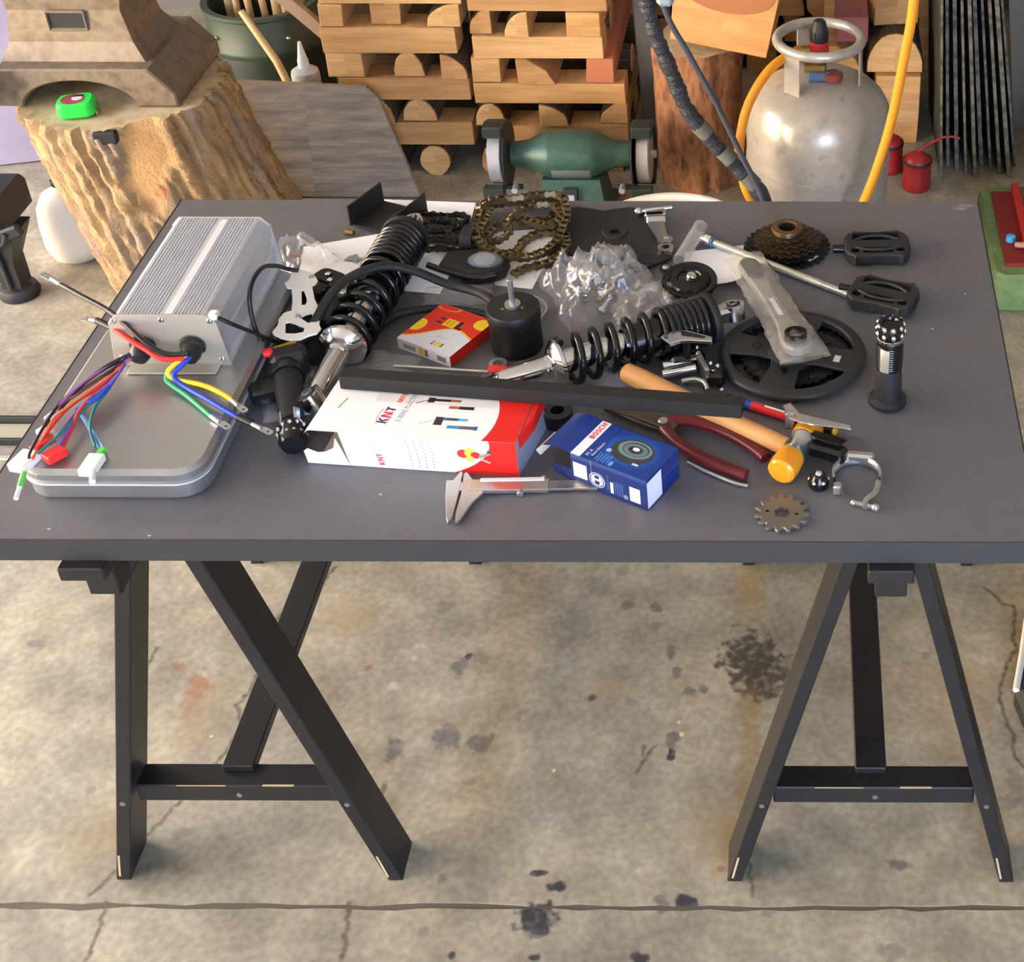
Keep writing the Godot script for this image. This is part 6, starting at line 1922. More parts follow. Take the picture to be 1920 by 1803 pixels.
	lettering(t, "N", 0.017, Vector3(-0.0445, H + 0.0002, 0.0135), rdir, udir, rd, true)
	lettering(t, "T", 0.017, Vector3(-0.0425, H + 0.0002, 0.002), rdir, udir, nv, true)
	lettering(t, "MODEL", 0.009, Vector3(-0.035, H + 0.0002, -0.028), rdir, udir, mat("ink_coral", rgb(238, 96, 84), 0.5), true)
	lettering(t, "E-BIKE ELECTRIC", 0.0085, Vector3(-0.0235, H + 0.0002, -0.006), rdir, udir, gy)
	var fr := Vector3(-0.12, 1, 0.0)
	lettering(t, "KNT", 0.01, Vector3(-0.046, 0.014, D / 2 + 0.0002), fr, Vector3(-1, 0, 0), rd, true)
	lettering(t, "MODEL", 0.0065, Vector3(-0.052, 0.036, D / 2 + 0.0002), fr, Vector3(-1, 0, 0), mat("ink_peach", rgb(240, 170, 130), 0.5))


func blue_box() -> void:
	# horn carton: long side faces front left
	var t := thing("horn_carton", "dark blue printed horn carton with white stripe, opened at its left end", "box", Vector3(-0.2175, TY, -1.454), -0.492)
	var L := 0.112
	var D := 0.072
	var H := 0.0475
	var navy := rgb(22, 42, 100)
	var im := Image.create(320, 208, false, Image.FORMAT_RGB8)
	im.fill(rgb(22, 58, 140))
	for y in 208:
		for x in 320:
			var d := Vector2((x - 190) / 130.0, (y - 100) / 100.0).length()
			if d < 1.0: im.set_pixel(x, y, rgb(22, 58, 140).lerp(rgb(24, 104, 206), floorf(clampf((1.0 - d) * 2.0, 0, 1) * 4.0) / 4.0))
	fill(im, 0, 0, 40, 208, rgb(246, 246, 250))
	disc(im, 192, 96, 84, 66, rgb(58, 66, 66))
	disc(im, 194, 84, 66, 46, rgb(118, 140, 146))
	disc(im, 196, 82, 52, 36, rgb(50, 58, 64))
	disc(im, 196, 84, 48, 32, rgb(104, 126, 134), 0.6)
	disc(im, 196, 80, 14, 10, rgb(244, 246, 250))
	disc(im, 112, 128, 10, 10, rgb(180, 200, 236))
	fill(im, 226, 148, 24, 10, rgb(226, 228, 226))
	for k in 5: fill(im, 92 + k * 12, 150 + (k % 2) * 6, 7, 44, rgb(70, 130, 214))
	fill(im, 152, 176, 14, 24, rgb(120, 170, 230))
	var tp := MB.new()
	tp.group(false)
	tp.quad(Vector3(-L / 2, H, D / 2), Vector3(L / 2, H, D / 2), Vector3(L / 2, H, -D / 2), Vector3(-L / 2, H, -D / 2))
	part(t, "top_panel", tp, printed("horn_top_print", im, 0.35))
	var fi := Image.create(320, 136, false, Image.FORMAT_RGB8)
	fi.fill(navy)
	fill(fi, 0, 0, 320, 18, rgb(46, 66, 118))
	fill(fi, 8, 36, 58, 66, rgb(250, 236, 214))
	disc(fi, 108, 82, 34, 34, rgb(168, 172, 178), 0.86)
	disc(fi, 108, 82, 26, 26, rgb(196, 196, 190), 0.8)
	fill(fi, 88, 64, 10, 36, rgb(214, 210, 200))
	fill(fi, 94, 76, 26, 10, rgb(214, 210, 200))
	fill(fi, 118, 64, 9, 36, rgb(214, 210, 200))
	fill(fi, 150, 40, 8, 70, rgb(52, 78, 128))
	fill(fi, 164, 68, 13, 50, rgb(226, 216, 200))
	for k in 4: fill(fi, 182 + k * 10, 60, 6, 58, rgb(58, 88, 136))
	disc(fi, 228, 112, 10, 10, rgb(120, 134, 160))
	fill(fi, 246, 54, 44, 66, rgb(250, 232, 200))
	fill(fi, 258, 86, 18, 14, rgb(228, 196, 160))
	var fp := MB.new()
	fp.group(false)
	fp.quad(Vector3(-L / 2, 0, D / 2), Vector3(L / 2, 0, D / 2), Vector3(L / 2, H, D / 2), Vector3(-L / 2, H, D / 2))
	part(t, "front_panel", fp, printed("horn_front_print", fi, 0.4))
	var ei := Image.create(208, 136, false, Image.FORMAT_RGB8)
	ei.fill(rgb(24, 46, 118))
	fill(ei, 2, 14, 92, 116, rgb(226, 230, 248))
	fill(ei, 100, 60, 108, 6, rgb(60, 86, 150))
	var ep := MB.new()
	ep.group(false)
	ep.quad(Vector3(L / 2, 0, D / 2), Vector3(L / 2, 0, -D / 2), Vector3(L / 2, H, -D / 2), Vector3(L / 2, H, D / 2))
	part(t, "end_panel", ep, printed("horn_end_print", ei, 0.4))
	var bm := mat("carton_navy", navy, 0.45)
	part(t, "rear_panel", MB.new().box(Vector3(0, H / 2, -D / 2 + 0.0004), Vector3(L, H, 0.0006)), bm)
	part(t, "bottom_panel", MB.new().box(Vector3(0, 0.0005, 0), Vector3(L, 0.0008, D)), bm)
	part(t, "lining", MB.new().box(Vector3(-L / 2 + 0.03, H / 2, 0), Vector3(0.0006, H, D)), M.carton_inside)
	# opened flaps at the left end
	part(t, "top_flap", MB.new().sheet(8, 6, func(u: float, v: float) -> Vector3: return Vector3(-L / 2 - 0.042 * u, H + 0.004 * sin(u * PI) - 0.004 * u, -D / 2 + D * v)), mat("flap_blue", rgb(26, 56, 134), 0.4))
	part(t, "curled_tuck", MB.new().sheet(8, 4, func(u: float, v: float) -> Vector3: return Vector3(-L / 2 - 0.042 - 0.006 * sin(u * PI), H - 0.004 - 0.012 * u, D / 2 - 0.03 + 0.036 * v)), M.carton_inside)
	part(t, "side_flap", MB.new().sheet(6, 4, func(u: float, v: float) -> Vector3: return Vector3(-L / 2 - 0.034 * u, 0.001 + 0.02 * v * (1.0 - 0.4 * u), D / 2 - 0.006 * u)), bm)
	lettering(t, "BOSCH", 0.0105, Vector3(-L / 2 + 0.007, H + 0.0002, -0.016), Vector3(0, 0, -1), Vector3(-1, 0, 0), M.ink_red, true)
	var wt := mat("ink_white", rgb(220, 226, 240), 0.5)
	lettering(t, "FC 4", 0.006, Vector3(-L / 2 + 0.0205, H + 0.0002, 0.024), Vector3(0, 0, -1), Vector3(-1, 0, 0), wt, true)
	lettering(t, "Horn Klaxon", 0.005, Vector3(-L / 2 + 0.027, H + 0.0002, 0.014), Vector3(0, 0, -1), Vector3(-1, 0, 0), wt)


func caliper() -> void:
	var st := mat("caliper_steel", rgb(190, 186, 182), 0.32, 0.85)
	var t := thing("vernier_caliper", "steel vernier caliper lying in front of the cartons", "caliper", Vector3(-0.34, TY, -1.436), 0.035)
	part(t, "beam", MB.new().box(Vector3(0.03, 0.004, 0.0), Vector3(0.24, 0.0035, 0.016), 0.0004), st)
	part(t, "fixed_jaw", MB.new().prism(pv([-0.101, -0.012, -0.082, -0.012, -0.082, 0.02, -0.083, 0.058, -0.087, 0.066, -0.09, 0.058, -0.098, 0.016]), 0.002, 0.0062, Transform3D(), [], 0.0006), st)
	part(t, "fixed_jaw", MB.new().prism(pv([-0.094, -0.009, -0.083, -0.009, -0.083, -0.026, -0.086, -0.03]), 0.002, 0.005, Transform3D()), st)
	var sl := part(t, "slider", MB.new().box(Vector3(-0.022, 0.0045, 0.0), Vector3(0.1, 0.006, 0.021), 0.0008), st)
	part(t, "sliding_jaw", MB.new().prism(pv([-0.078, -0.012, -0.055, -0.012, -0.052, 0.014, -0.062, 0.03, -0.073, 0.062, -0.078, 0.066, -0.08, 0.05]), 0.0022, 0.0066, Transform3D(), [], 0.0006), st)
	part(t, "sliding_jaw", MB.new().prism(pv([-0.08, -0.009, -0.066, -0.009, -0.078, -0.028, -0.081, -0.024]), 0.0024, 0.005, Transform3D()), st)
	part(t, "vernier_scale", MB.new().box(Vector3(-0.018, 0.0072, -0.009), Vector3(0.08, 0.0025, 0.006), 0.0004), M.pale_strip)
	part(t, "thumb_screw", MB.new().cyl(Vector3(-0.006, 0.0045, 0.01), Vector3(-0.006, 0.0045, 0.017), 0.0042, 14, 0.0006), M.zinc)
	part(t, "thumb_screw", MB.new().cyl(Vector3(0.02, 0.0045, -0.01), Vector3(0.02, 0.0045, -0.016), 0.0036, 14, 0.0006), M.zinc)
	var gr := MB.new()
	gr.group(false)
	for k in 40: gr.box(Vector3(0.04 + k * 0.0025, 0.00582, 0.005 if k % 5 else 0.004), Vector3(0.0004, 0.0001, 0.004 if k % 5 else 0.006))
	part(t, "graduations", gr, M.iron)


# ---------------------------------------------------------------- on the table, right
func pedal(label: String, at: Vector3, turn: float, tilt: float) -> void:
	var t := thing("pedal", label, "pedal", at, turn, "pair of black platform pedals")
	t.rotation.x = tilt
	var b := MB.new()
	# outer frame with toothed rear and front edges
	var outer := pv([-0.05, -0.02, -0.044, -0.03, -0.036, -0.034, -0.034, -0.04, -0.028, -0.036, -0.012, -0.035, 0.0, -0.033, 0.012, -0.035, 0.03, -0.036, 0.036, -0.04, 0.038, -0.034, 0.046, -0.028, 0.05, -0.018, 0.05, 0.018, 0.046, 0.028, 0.038, 0.034, 0.036, 0.04, 0.03, 0.036, 0.012, 0.035, 0.0, 0.033, -0.012, 0.035, -0.03, 0.036, -0.036, 0.04, -0.038, 0.034, -0.046, 0.028, -0.05, 0.018])
	var holes := [rrect(0.074, 0.02, 0.004, 3, Vector2(0.0, -0.019)), rrect(0.046, 0.015, 0.003, 3, Vector2(0.0, 0.019)), rrect(0.013, 0.014, 0.004, 3, Vector2(-0.035, 0.018)), rrect(0.013, 0.014, 0.004, 3, Vector2(0.035, 0.018))]
	b.prism(outer, 0.002, 0.02, Transform3D(), holes, 0.002)
	part(t, "cage", b, M.pedal_black)
	part(t, "barrel", MB.new().lathe([Vector2(0, -0.05), Vector2(0.0085, -0.05), Vector2(0.0092, -0.046), Vector2(0.0092, 0.046), Vector2(0.0085, 0.05), Vector2(0, 0.05)], Transform3D(MB.along(Vector3.RIGHT), Vector3(0, 0.0105, 0)), 20), M.pedal_black)
	part(t, "spindle", MB.new().cyl(Vector3(-0.049, 0.0105, 0), Vector3(-0.068, 0.0105, 0), 0.0065, 14, 0.001), M.gloss_black)
	for s in [-1.0, 1.0]:
		part(t, "arched_bar", MB.new().tube(curve([-0.034, 0.019, -0.01 * s, -0.018, 0.02, -0.018 * s, 0.0, 0.0205, -0.0205 * s, 0.018, 0.02, -0.018 * s, 0.034, 0.019, -0.01 * s]), 0.0026, 8), M.pedal_black)


func table_right() -> void:
	var t: Node3D
	mat("pedal_black", rgb(36, 37, 38), 0.55)
	var guard := mat("guard_plastic", rgb(44, 44, 45), 0.42)
	# freewheel cassette
	var cog := mat("cog_dark", rgb(40, 39, 39), 0.3, 0.5)
	var cog2 := mat("cog_brown", rgb(94, 78, 58), 0.34, 0.75)
	t = thing("freewheel", "dark multi-speed freewheel cassette lying on its large sprocket", "freewheel", Vector3(-0.02, TY, -1.999))
	var ns := [30, 26, 23, 20, 17, 14]
	for k in 6:
		var r: float = ns[k] * 0.00208 + 0.002
		part(t, "sprocket", MB.new().prism(gear(ns[k], r - 0.0028, r + 0.0026), 0.0, 0.0024, Transform3D(Basis(Vector3.UP, 0.3 * k), Vector3(0, 0.002 + 0.0052 * k, 0)), [circle(maxf(r - 0.014, 0.014), 28)]), cog if k < 2 else cog2)
	part(t, "carrier", MB.new().lathe([Vector2(0.014, 0.0), Vector2(0.046, 0.001), Vector2(0.044, 0.006), Vector2(0.034, 0.016), Vector2(0.022, 0.03), Vector2(0.021, 0.037), Vector2(0.014, 0.038), Vector2(0.0135, 0.036), Vector2(0.0135, 0.0)], Transform3D(), 36), cog2)
	part(t, "lock_ring", MB.new().lathe([Vector2(0.0135, 0.033), Vector2(0.0235, 0.033), Vector2(0.0245, 0.035), Vector2(0.0235, 0.0385), Vector2(0.016, 0.04), Vector2(0.0135, 0.038)], Transform3D(), 30), mat("lock_brown", rgb(112, 88, 62), 0.35, 0.7))
	for a in [0.5, -0.75]:
		part(t, "bright_mark", MB.new().box(Vector3(cos(a) * 0.055, 0.0046, -sin(a) * 0.055), Vector3(0.004, 0.0006, 0.02), 0.0, Basis(Vector3.UP, a)), M.pale_strip)
	# pedals
	pedal("black plastic pedal lying nearest the freewheel", Vector3(0.118, TY, -1.982), 0.05, 0.0)
	pedal("black plastic pedal lying askew in front of the other pedal", Vector3(0.122, TY + 0.001, -1.848), -0.36, 0.0)
	# long axle bolt
	t = thing("axle_bolt", "long bright zinc axle bolt slanting behind the bagged crank", "bolt", Vector3(-0.041, TY, -1.936), -0.5915)
	part(t, "shank", MB.new().cyl(Vector3(-0.136, 0.0095, 0), Vector3(0.136, 0.0065, 0), 0.006, 18, 0.001), mat("axle_zinc", rgb(206, 206, 190), 0.3, 0.8))
	part(t, "nut", MB.new().cyl(Vector3(-0.128, 0.0095, 0), Vector3(-0.116, 0.0095, 0), 0.0098, 6), M.zinc)
	part(t, "washer", MB.new().cyl(Vector3(-0.113, 0.0095, 0), Vector3(-0.111, 0.0095, 0), 0.0095, 20), M.adjuster_blue)
	var thr := MB.new()
	thr.tube(helix(Vector3(0.085, 0.0071, 0), Vector3(0.134, 0.0066, 0), 0.0059, 22, 1.0, 10), 0.0007, 4)
	part(t, "thread", thr, M.zinc)

	# chainring with guard
	t = thing("crankset_ring", "large black chainring with round plastic guard under the bagged crank", "chainring", Vector3(-0.011, TY, -1.707), 0.25)
	part(t, "lower_ring", MB.new().prism(gear(42, 0.084, 0.0885), 0.001, 0.0035, Transform3D(), [circle(0.068, 48)]), M.gloss_black)
	part(t, "middle_ring", MB.new().prism(gear(32, 0.066, 0.0705), 0.006, 0.0085, Transform3D(), [circle(0.052, 40)]), cog)
	part(t, "guard_ring", MB.new().lathe([Vector2(0.086, 0.006), Vector2(0.1005, 0.005), Vector2(0.103, 0.007), Vector2(0.103, 0.011), Vector2(0.1005, 0.0145), Vector2(0.094, 0.017), Vector2(0.088, 0.0165), Vector2(0.0855, 0.0135), Vector2(0.086, 0.006)], Transform3D(), 80), guard)
	var spider := MB.new()
	for k in 4:
		var a := TAU * k / 4.0 + 0.5
		var dir := Vector2(cos(a), sin(a))
		var nn := Vector2(-dir.y, dir.x)
		spider.prism(PackedVector2Array([dir * 0.012 + nn * 0.026, dir * 0.04 + nn * 0.02, dir * 0.09 + nn * 0.026, dir * 0.09 - nn * 0.026, dir * 0.04 - nn * 0.02, dir * 0.012 - nn * 0.026]), 0.011, 0.0155, Transform3D(), [], 0.0012)
	part(t, "spider", spider, guard)
	for k in 4:
		var a := TAU * k / 4.0 + 0.5
		part(t, "arm_bolt", MB.new().cyl(Vector3(cos(a) * 0.05, 0.0155, sin(a) * 0.05), Vector3(cos(a) * 0.05, 0.018, sin(a) * 0.05), 0.0065, 14, 0.0008), M.gloss_black)
		part(t, "bolt_head", MB.new().cyl(Vector3(cos(a + 0.78) * 0.059, 0.0085, sin(a + 0.78) * 0.059), Vector3(cos(a + 0.78) * 0.059, 0.0115, sin(a + 0.78) * 0.059), 0.0055, 12, 0.0008), cog)
	part(t, "hub", MB.new().lathe([Vector2(0.012, 0.0), Vector2(0.032, 0.008), Vector2(0.034, 0.0155), Vector2(0.026, 0.021), Vector2(0.012, 0.021), Vector2(0.012, 0.0)], Transform3D(), 36), guard)
	part(t, "backing_disc", MB.new().lathe([Vector2(0.03, 0.0004), Vector2(0.085, 0.0004), Vector2(0.085, 0.0012), Vector2(0.03, 0.0012)], Transform3D(), 48), M.matte_black)
	part(t, "white_mark", MB.new().box(Vector3(0.056, 0.0158, 0.033), Vector3(0.009, 0.0005, 0.014), 0.0, Basis(Vector3.UP, -0.5)), M.pale_strip)

	# crank arm in a plastic sleeve: one end on the table behind, the other on the chainring
	t = thing("bicycle_crank", "grey crank arm lying across the chainring inside a plastic bag", "crank", Vector3(-0.036, TY, -1.79))
	var a0 := Vector3(-0.078, 0.022, -1.915)
	var a1 := Vector3(-0.004, 0.042, -1.685)
	var d := (a1 - a0).normalized()
	var sd := d.cross(Vector3.UP).normalized()
	var bs := Basis(d, sd.cross(d), sd)
	var al := mat("crank_grey", rgb(150, 148, 142), 0.4, 0.4)
	part(t, "arm", mb(t).prism(pv([0.0, -0.015, 0.02, -0.015, 0.1, -0.0115, 0.19, -0.013, 0.225, -0.02, 0.25, -0.02, 0.262, -0.012, 0.265, 0.0, 0.262, 0.012, 0.25, 0.02, 0.225, 0.02, 0.19, 0.013, 0.1, 0.0115, 0.02, 0.015, 0.0, 0.015, -0.011, 0.01, -0.015, 0.0, -0.011, -0.01]), -0.007, 0.007, Transform3D(bs, a0), [circle(0.0065, 16, Vector2(0.0, 0)), circle(0.0105, 20, Vector2(0.238, 0))], 0.003), al)
	part(t, "axle_boss", mb(t).pipe(a0 + d * 0.238 - bs.y * 0.007, a0 + d * 0.238 + bs.y * 0.0185, 0.0155, 0.0125, 24), M.gloss_black)
	part(t, "end_cover", mb(t).prism(rrect(0.062, 0.026, 0.012, 5, Vector2(0.026, 0)), 0.0072, 0.0086, Transform3D(bs, a0)), M.gloss_black)
	part(t, "pedal_thread", mb(t).pipe(a0 - bs.y * 0.0072, a0 + bs.y * 0.0085, 0.0085, 0.0062, 20), M.gloss_black)
	part(t, "maker_print", mb(t).box(a0 + d * 0.145 + bs.y * 0.0074, Vector3(0.05, 0.0004, 0.007), 0.0, bs), M.pale_strip)
	var n := noise(431, 1.0, 3)
	var sl := func(u: float, v: float) -> Vector3:
		var s := lerpf(-0.034, 0.284, u)
		var an := TAU * v
		var ww := (0.030 + 0.006 * smoothstep(0.6, 1.0, u)) * (1.0 + 0.16 * n.get_noise_2d(s * 22.0, sin(an) * 2.0))
		var hh := 0.0125 * (1.0 + 0.4 * n.get_noise_2d(s * 30.0 + 5.0, cos(an) * 2.0)) * (0.25 + 0.75 * smoothstep(0.0, 0.12, u) * smoothstep(1.0, 0.88, u))
		return a0 + d * s + sd * cos(an) * ww + bs.y * (0.001 + sin(an) * hh)
	var sf := mat("sleeve_film", Color(0.95, 0.95, 0.93, 0.15), 0.1)
	sf.transparency = BaseMaterial3D.TRANSPARENCY_ALPHA
	solo("crank_sleeve", MB.new().sheet(48, 24, sl, true), sf, "wrinkled clear plastic sleeve wrapped around the crank arm", "bag", Vector3(0, TY, 0))

	# handlebar grip standing on its flange
	t = thing("handlebar_grip", "black handlebar grip with chrome studded crown standing upright at the right", "grip", Vector3(0.118, TY, -1.612))
	part(t, "rubber_sleeve", MB.new().lathe([Vector2(0, 0), Vector2(0.024, 0.0), Vector2(0.0255, 0.002), Vector2(0.0255, 0.008), Vector2(0.022, 0.0105), Vector2(0.0185, 0.013), Vector2(0.0175, 0.05), Vector2(0.0168, 0.06), Vector2(0, 0.06)], Transform3D(), 36), M.matte_black)
	var rib := MB.new()
	rib.lathe([Vector2(0, 0.06), Vector2(0.0172, 0.06), Vector2(0.0172, 0.1), Vector2(0.0165, 0.104), Vector2(0, 0.104)], Transform3D(), 36)
	for k in 10: rib.lathe([Vector2(0.0172, 0.062 + 0.0036 * k), Vector2(0.0178, 0.063 + 0.0036 * k), Vector2(0.0178, 0.0642 + 0.0036 * k), Vector2(0.0172, 0.0652 + 0.0036 * k)], Transform3D(), 36)
	part(t, "ribbed_section", rib, M.gloss_black)
	part(t, "metal_inlay", MB.new().lathe([Vector2(0.0178, 0.061), Vector2(0.0184, 0.062), Vector2(0.0184, 0.096), Vector2(0.0178, 0.097)], Transform3D(), 5, -2.35, -1.65), mat("mesh_inlay", rgb(208, 200, 184), 0.35, 0.6))
	var cp := part(t, "crown", MB.new().lathe([Vector2(0, 0.104), Vector2(0.0165, 0.104), Vector2(0.0172, 0.108), Vector2(0.0185, 0.116), Vector2(0.0185, 0.126), Vector2(0.0165, 0.1315), Vector2(0.011, 0.132), Vector2(0.0095, 0.129), Vector2(0, 0.129)], Transform3D(), 36), M.gloss_black)
	for k in 9:
		var a := TAU * k / 9
		part(cp, "stud", MB.new().ball(Vector3(cos(a) * 0.0168, 0.128, sin(a) * 0.0168), Vector3(0.0034, 0.0042, 0.0034), 10), M.chrome)
		part(cp, "stud", MB.new().ball(Vector3(cos(a) * 0.0182, 0.117, sin(a) * 0.0182), Vector3(0.0032, 0.005, 0.0032), 10), M.chrome)
	part(cp, "chrome_band", MB.new().lathe([Vector2(0.0165, 0.1045), Vector2(0.0182, 0.1055), Vector2(0.0182, 0.1095), Vector2(0.0168, 0.1105)], Transform3D(), 36), M.chrome)

	# chrome derailleur parts between shock and chainring
	t = thing("brake_lever_parts", "jumble of chrome lever and clamp parts between shock and chainring", "lever", Vector3(-0.155, TY, -1.69))
	part(t, "lever_blade", mb(t).prism(pv([-0.190, -1.683, -0.186, -1.69, -0.166, -1.702, -0.158, -1.70, -0.119, -1.684, -0.119, -1.673, -0.15, -1.676, -0.162, -1.675, -0.176, -1.667]), 0.05, 0.056, Transform3D(), [circle(0.003, 10, Vector2(-0.182, -1.681))], 0.001), M.chrome)
	part(t, "lever_inlay", mb(t).prism(pv([-0.164, -1.698, -0.158, -1.697, -0.128, -1.684, -0.13, -1.68, -0.161, -1.686]), 0.0561, 0.0566, Transform3D()), M.matte_black)
	part(t, "lever_pivot", mb(t).cyl(Vector3(-0.155, 0.02, -1.683), Vector3(-0.155, 0.0505, -1.683), 0.006, 12), M.gloss_black)
	part(t, "lever_body", mb(t).box(Vector3(-0.155, 0.014, -1.685), Vector3(0.05, 0.024, 0.02), 0.006, Basis(Vector3.UP, 0.2)), M.gloss_black)
	for k in 2:
		part(t, "clamp_tube", mb(t).cyl(Vector3(-0.188, 0.014 - 0.002 * k, -1.672 + 0.016 * k), Vector3(-0.142, 0.018 - 0.002 * k, -1.684 + 0.016 * k), 0.0062, 14, 0.001), M.chrome)
	part(t, "hinge_plate", mb(t).box(Vector3(-0.132, 0.018, -1.664), Vector3(0.006, 0.026, 0.046), 0.001, Basis(Vector3.UP, 0.35)), M.zinc)
	part(t, "cable_stop", mb(t).tube(curve([-0.16, 0.008, -1.646, -0.145, 0.01, -1.648, -0.13, 0.012, -1.64, -0.124, 0.008, -1.628]), 0.0038, 10), M.zinc)
	for q in [Vector3(-0.122, 0.022, -1.668), Vector3(-0.118, 0.02, -1.652), Vector3(-0.112, 0.022, -1.662), Vector3(-0.186, 0.024, -1.69), Vector3(-0.142, 0.03, -1.694), Vector3(-0.14, 0.028, -1.683), Vector3(-0.105, 0.006, -1.63)]:
		part(t, "screw_head", mb(t).ball(q, Vector3.ONE * 0.004, 10), M.chrome)
	part(t, "clamp_block", mb(t).box(Vector3(-0.115, 0.012, -1.655), Vector3(0.026, 0.022, 0.03), 0.004), M.gloss_black)
	bag("clear_bag", "small scrap of clear film beside the hammer handle end", Vector3(-0.262, TY, -1.655), 0.024, 0.024, 0.014, 440, M.clear_film)
	solo("rubber_bush", MB.new().pipe(Vector3(0, 0, 0), Vector3(0, 0.02, 0), 0.02, 0.009, 28), M.gloss_black, "black rubber bush lying between the white and blue cartons", "bush", Vector3(-0.318, TY, -1.568))

	# pliers
	var ps := mat("plier_steel", rgb(92, 84, 76), 0.4, 0.7)
	var pr := mat("plier_red", rgb(96, 22, 26), 0.35)
	t = thing("pliers", "combination pliers with dark red dipped handles right of the blue carton", "pliers", Vector3(-0.15, TY, -1.53))
	part(t, "jaw", mb(t).prism(pv([-0.262, -1.59, -0.235, -1.592, -0.19, -1.57, -0.165, -1.552, -0.175, -1.535, -0.2, -1.546, -0.245, -1.574]), 0.006, 0.013, Transform3D(), [], 0.0012), ps)
	part(t, "jaw", mb(t).prism(pv([-0.258, -1.578, -0.22, -1.562, -0.185, -1.542, -0.165, -1.528, -0.158, -1.545, -0.18, -1.562, -0.225, -1.584]), 0.009, 0.016, Transform3D(), [], 0.0012), ps)
	part(t, "rivet", mb(t).cyl(Vector3(-0.178, 0.015, -1.551), Vector3(-0.178, 0.018, -1.551), 0.0065, 16, 0.001), M.zinc)
	part(t, "handle", mb(t).tube(curve([-0.172, 0.012, -1.556, -0.14, 0.013, -1.553, -0.1, 0.013, -1.535, -0.066, 0.013, -1.508, -0.043, 0.012, -1.482], 0.006, 0.8), 0.0085, 12, false, 0.85), pr)
	part(t, "handle", mb(t).tube(curve([-0.176, 0.011, -1.542, -0.155, 0.011, -1.512, -0.125, 0.011, -1.484, -0.09, 0.011, -1.462, -0.066, 0.011, -1.45], 0.006, 0.8), 0.0085, 12, false, 0.85), pr)
	part(t, "bare_tang", mb(t).tube(curve([-0.142, 0.004, -1.482, -0.11, 0.004, -1.46, -0.078, 0.004, -1.442, -0.064, 0.004, -1.438]), 0.0026, 8), M.zinc)

	# soft-faced hammer
	var hw := mat("hammer_wood", Color.WHITE, 0.5)
	hw.albedo_texture = grain_image(121, rgb(222, 170, 108), rgb(196, 138, 80), 256, 128, 0.6)
	tri(hw, 4.0)
	var amber := mat("amber_plastic", rgb(226, 152, 30), 0.22)
	amber.subsurf_scatter_enabled = true
	amber.subsurf_scatter_strength = 0.4
	t = thing("soft_face_hammer", "wooden handled hammer with amber plastic faces under the square tube", "hammer", Vector3(-0.1, TY, -1.56))
	var h0 := Vector3(-0.236, 0.032, -1.636)
	var h1 := Vector3(-0.014, 0.02, -1.492)
	var hd := (h1 - h0).normalized()
	part(t, "handle", mb(t).lathe([Vector2(0, 0), Vector2(0.010, 0.0), Vector2(0.0138, 0.004), Vector2(0.0142, 0.03), Vector2(0.0125, 0.1), Vector2(0.0112, 0.17), Vector2(0.0125, 0.22), Vector2(0.0122, 0.262), Vector2(0, 0.262)], Transform3D(MB.along(hd), h0), 24), hw)
	var f0 := Vector3(0.016, 0.02, -1.536)
	var f1 := Vector3(-0.024, 0.02, -1.444)
	var fd := (f1 - f0).normalized()
	var fl := f0.distance_to(f1)
	var fr := Transform3D(MB.along(fd), f0)
	part(t, "head", mb(t).lathe([Vector2(0, 0.027), Vector2(0.0165, 0.027), Vector2(0.0165, 0.034), Vector2(0.0125, 0.04), Vector2(0.0125, fl - 0.046), Vector2(0.0165, fl - 0.04), Vector2(0.0165, fl - 0.034), Vector2(0, fl - 0.034)], fr, 28), M.zinc)
	part(t, "face", mb(t).lathe([Vector2(0, 0), Vector2(0.015, 0.0), Vector2(0.0175, 0.0025), Vector2(0.0185, 0.012), Vector2(0.0175, 0.027), Vector2(0, 0.027)], fr, 28), amber)
	part(t, "face", mb(t).lathe([Vector2(0, fl - 0.034), Vector2(0.0175, fl - 0.034), Vector2(0.0192, fl - 0.015), Vector2(0.0182, fl - 0.003), Vector2(0.015, fl), Vector2(0, fl)], fr, 28), amber)

	# marker pen
	t = thing("paint_marker", "slim black pen with red band and yellow tip end behind the hammer head", "pen", Vector3(-0.02, TY, -1.57))
	var p0 := Vector3(-0.098, 0.0065, -1.612)
	var p1 := Vector3(0.044, 0.0065, -1.543)
	var pd := (p1 - p0)
	part(t, "barrel", mb(t).cyl(p0, p1, 0.0062, 16, 0.001), M.gloss_black)
	part(t, "red_band", mb(t).cyl(p0 + pd * 0.24, p0 + pd * 0.66, 0.0066, 16), M.wire_red)
	part(t, "white_print", mb(t).box(p0 + pd * 0.46 + Vector3(0, 0.0066, 0), Vector3(0.03, 0.0004, 0.003), 0.0, Basis(Vector3.UP, -0.454)), M.paper)
	part(t, "blue_ring", mb(t).cyl(p0 + pd * 0.19, p0 + pd * 0.24, 0.0066, 16), M.wire_blue)
	part(t, "tip", mb(t).cyl(p1 - pd * 0.03, p1 + pd * 0.03, 0.0052, 14, 0.001), M.wire_yellow)

	# front derailleur with band clamp
	t = thing("front_derailleur", "chrome front derailleur with open band clamp in front of the hammer head", "derailleur", Vector3(0.05, TY, -1.47))
	var cg := MB.new()
	part(t, "cage_plate", mb(t).prism(pv([-0.022, -1.546, -0.012, -1.552, 0.0, -1.53, 0.03, -1.518, 0.064, -1.506, 0.066, -1.498, 0.03, -1.504, 0.0, -1.512, -0.014, -1.52]), 0.044, 0.0465, Transform3D(), [pv([-0.012, -1.536, -0.006, -1.53, -0.004, -1.522, -0.011, -1.526])], 0.0006), M.chrome)
	part(t, "cage_plate", mb(t).prism(pv([-0.002, -1.522, 0.03, -1.508, 0.06, -1.494, 0.05, -1.482, 0.02, -1.496]), 0.03, 0.033, Transform3D(), [], 0.0006), M.gloss_black)
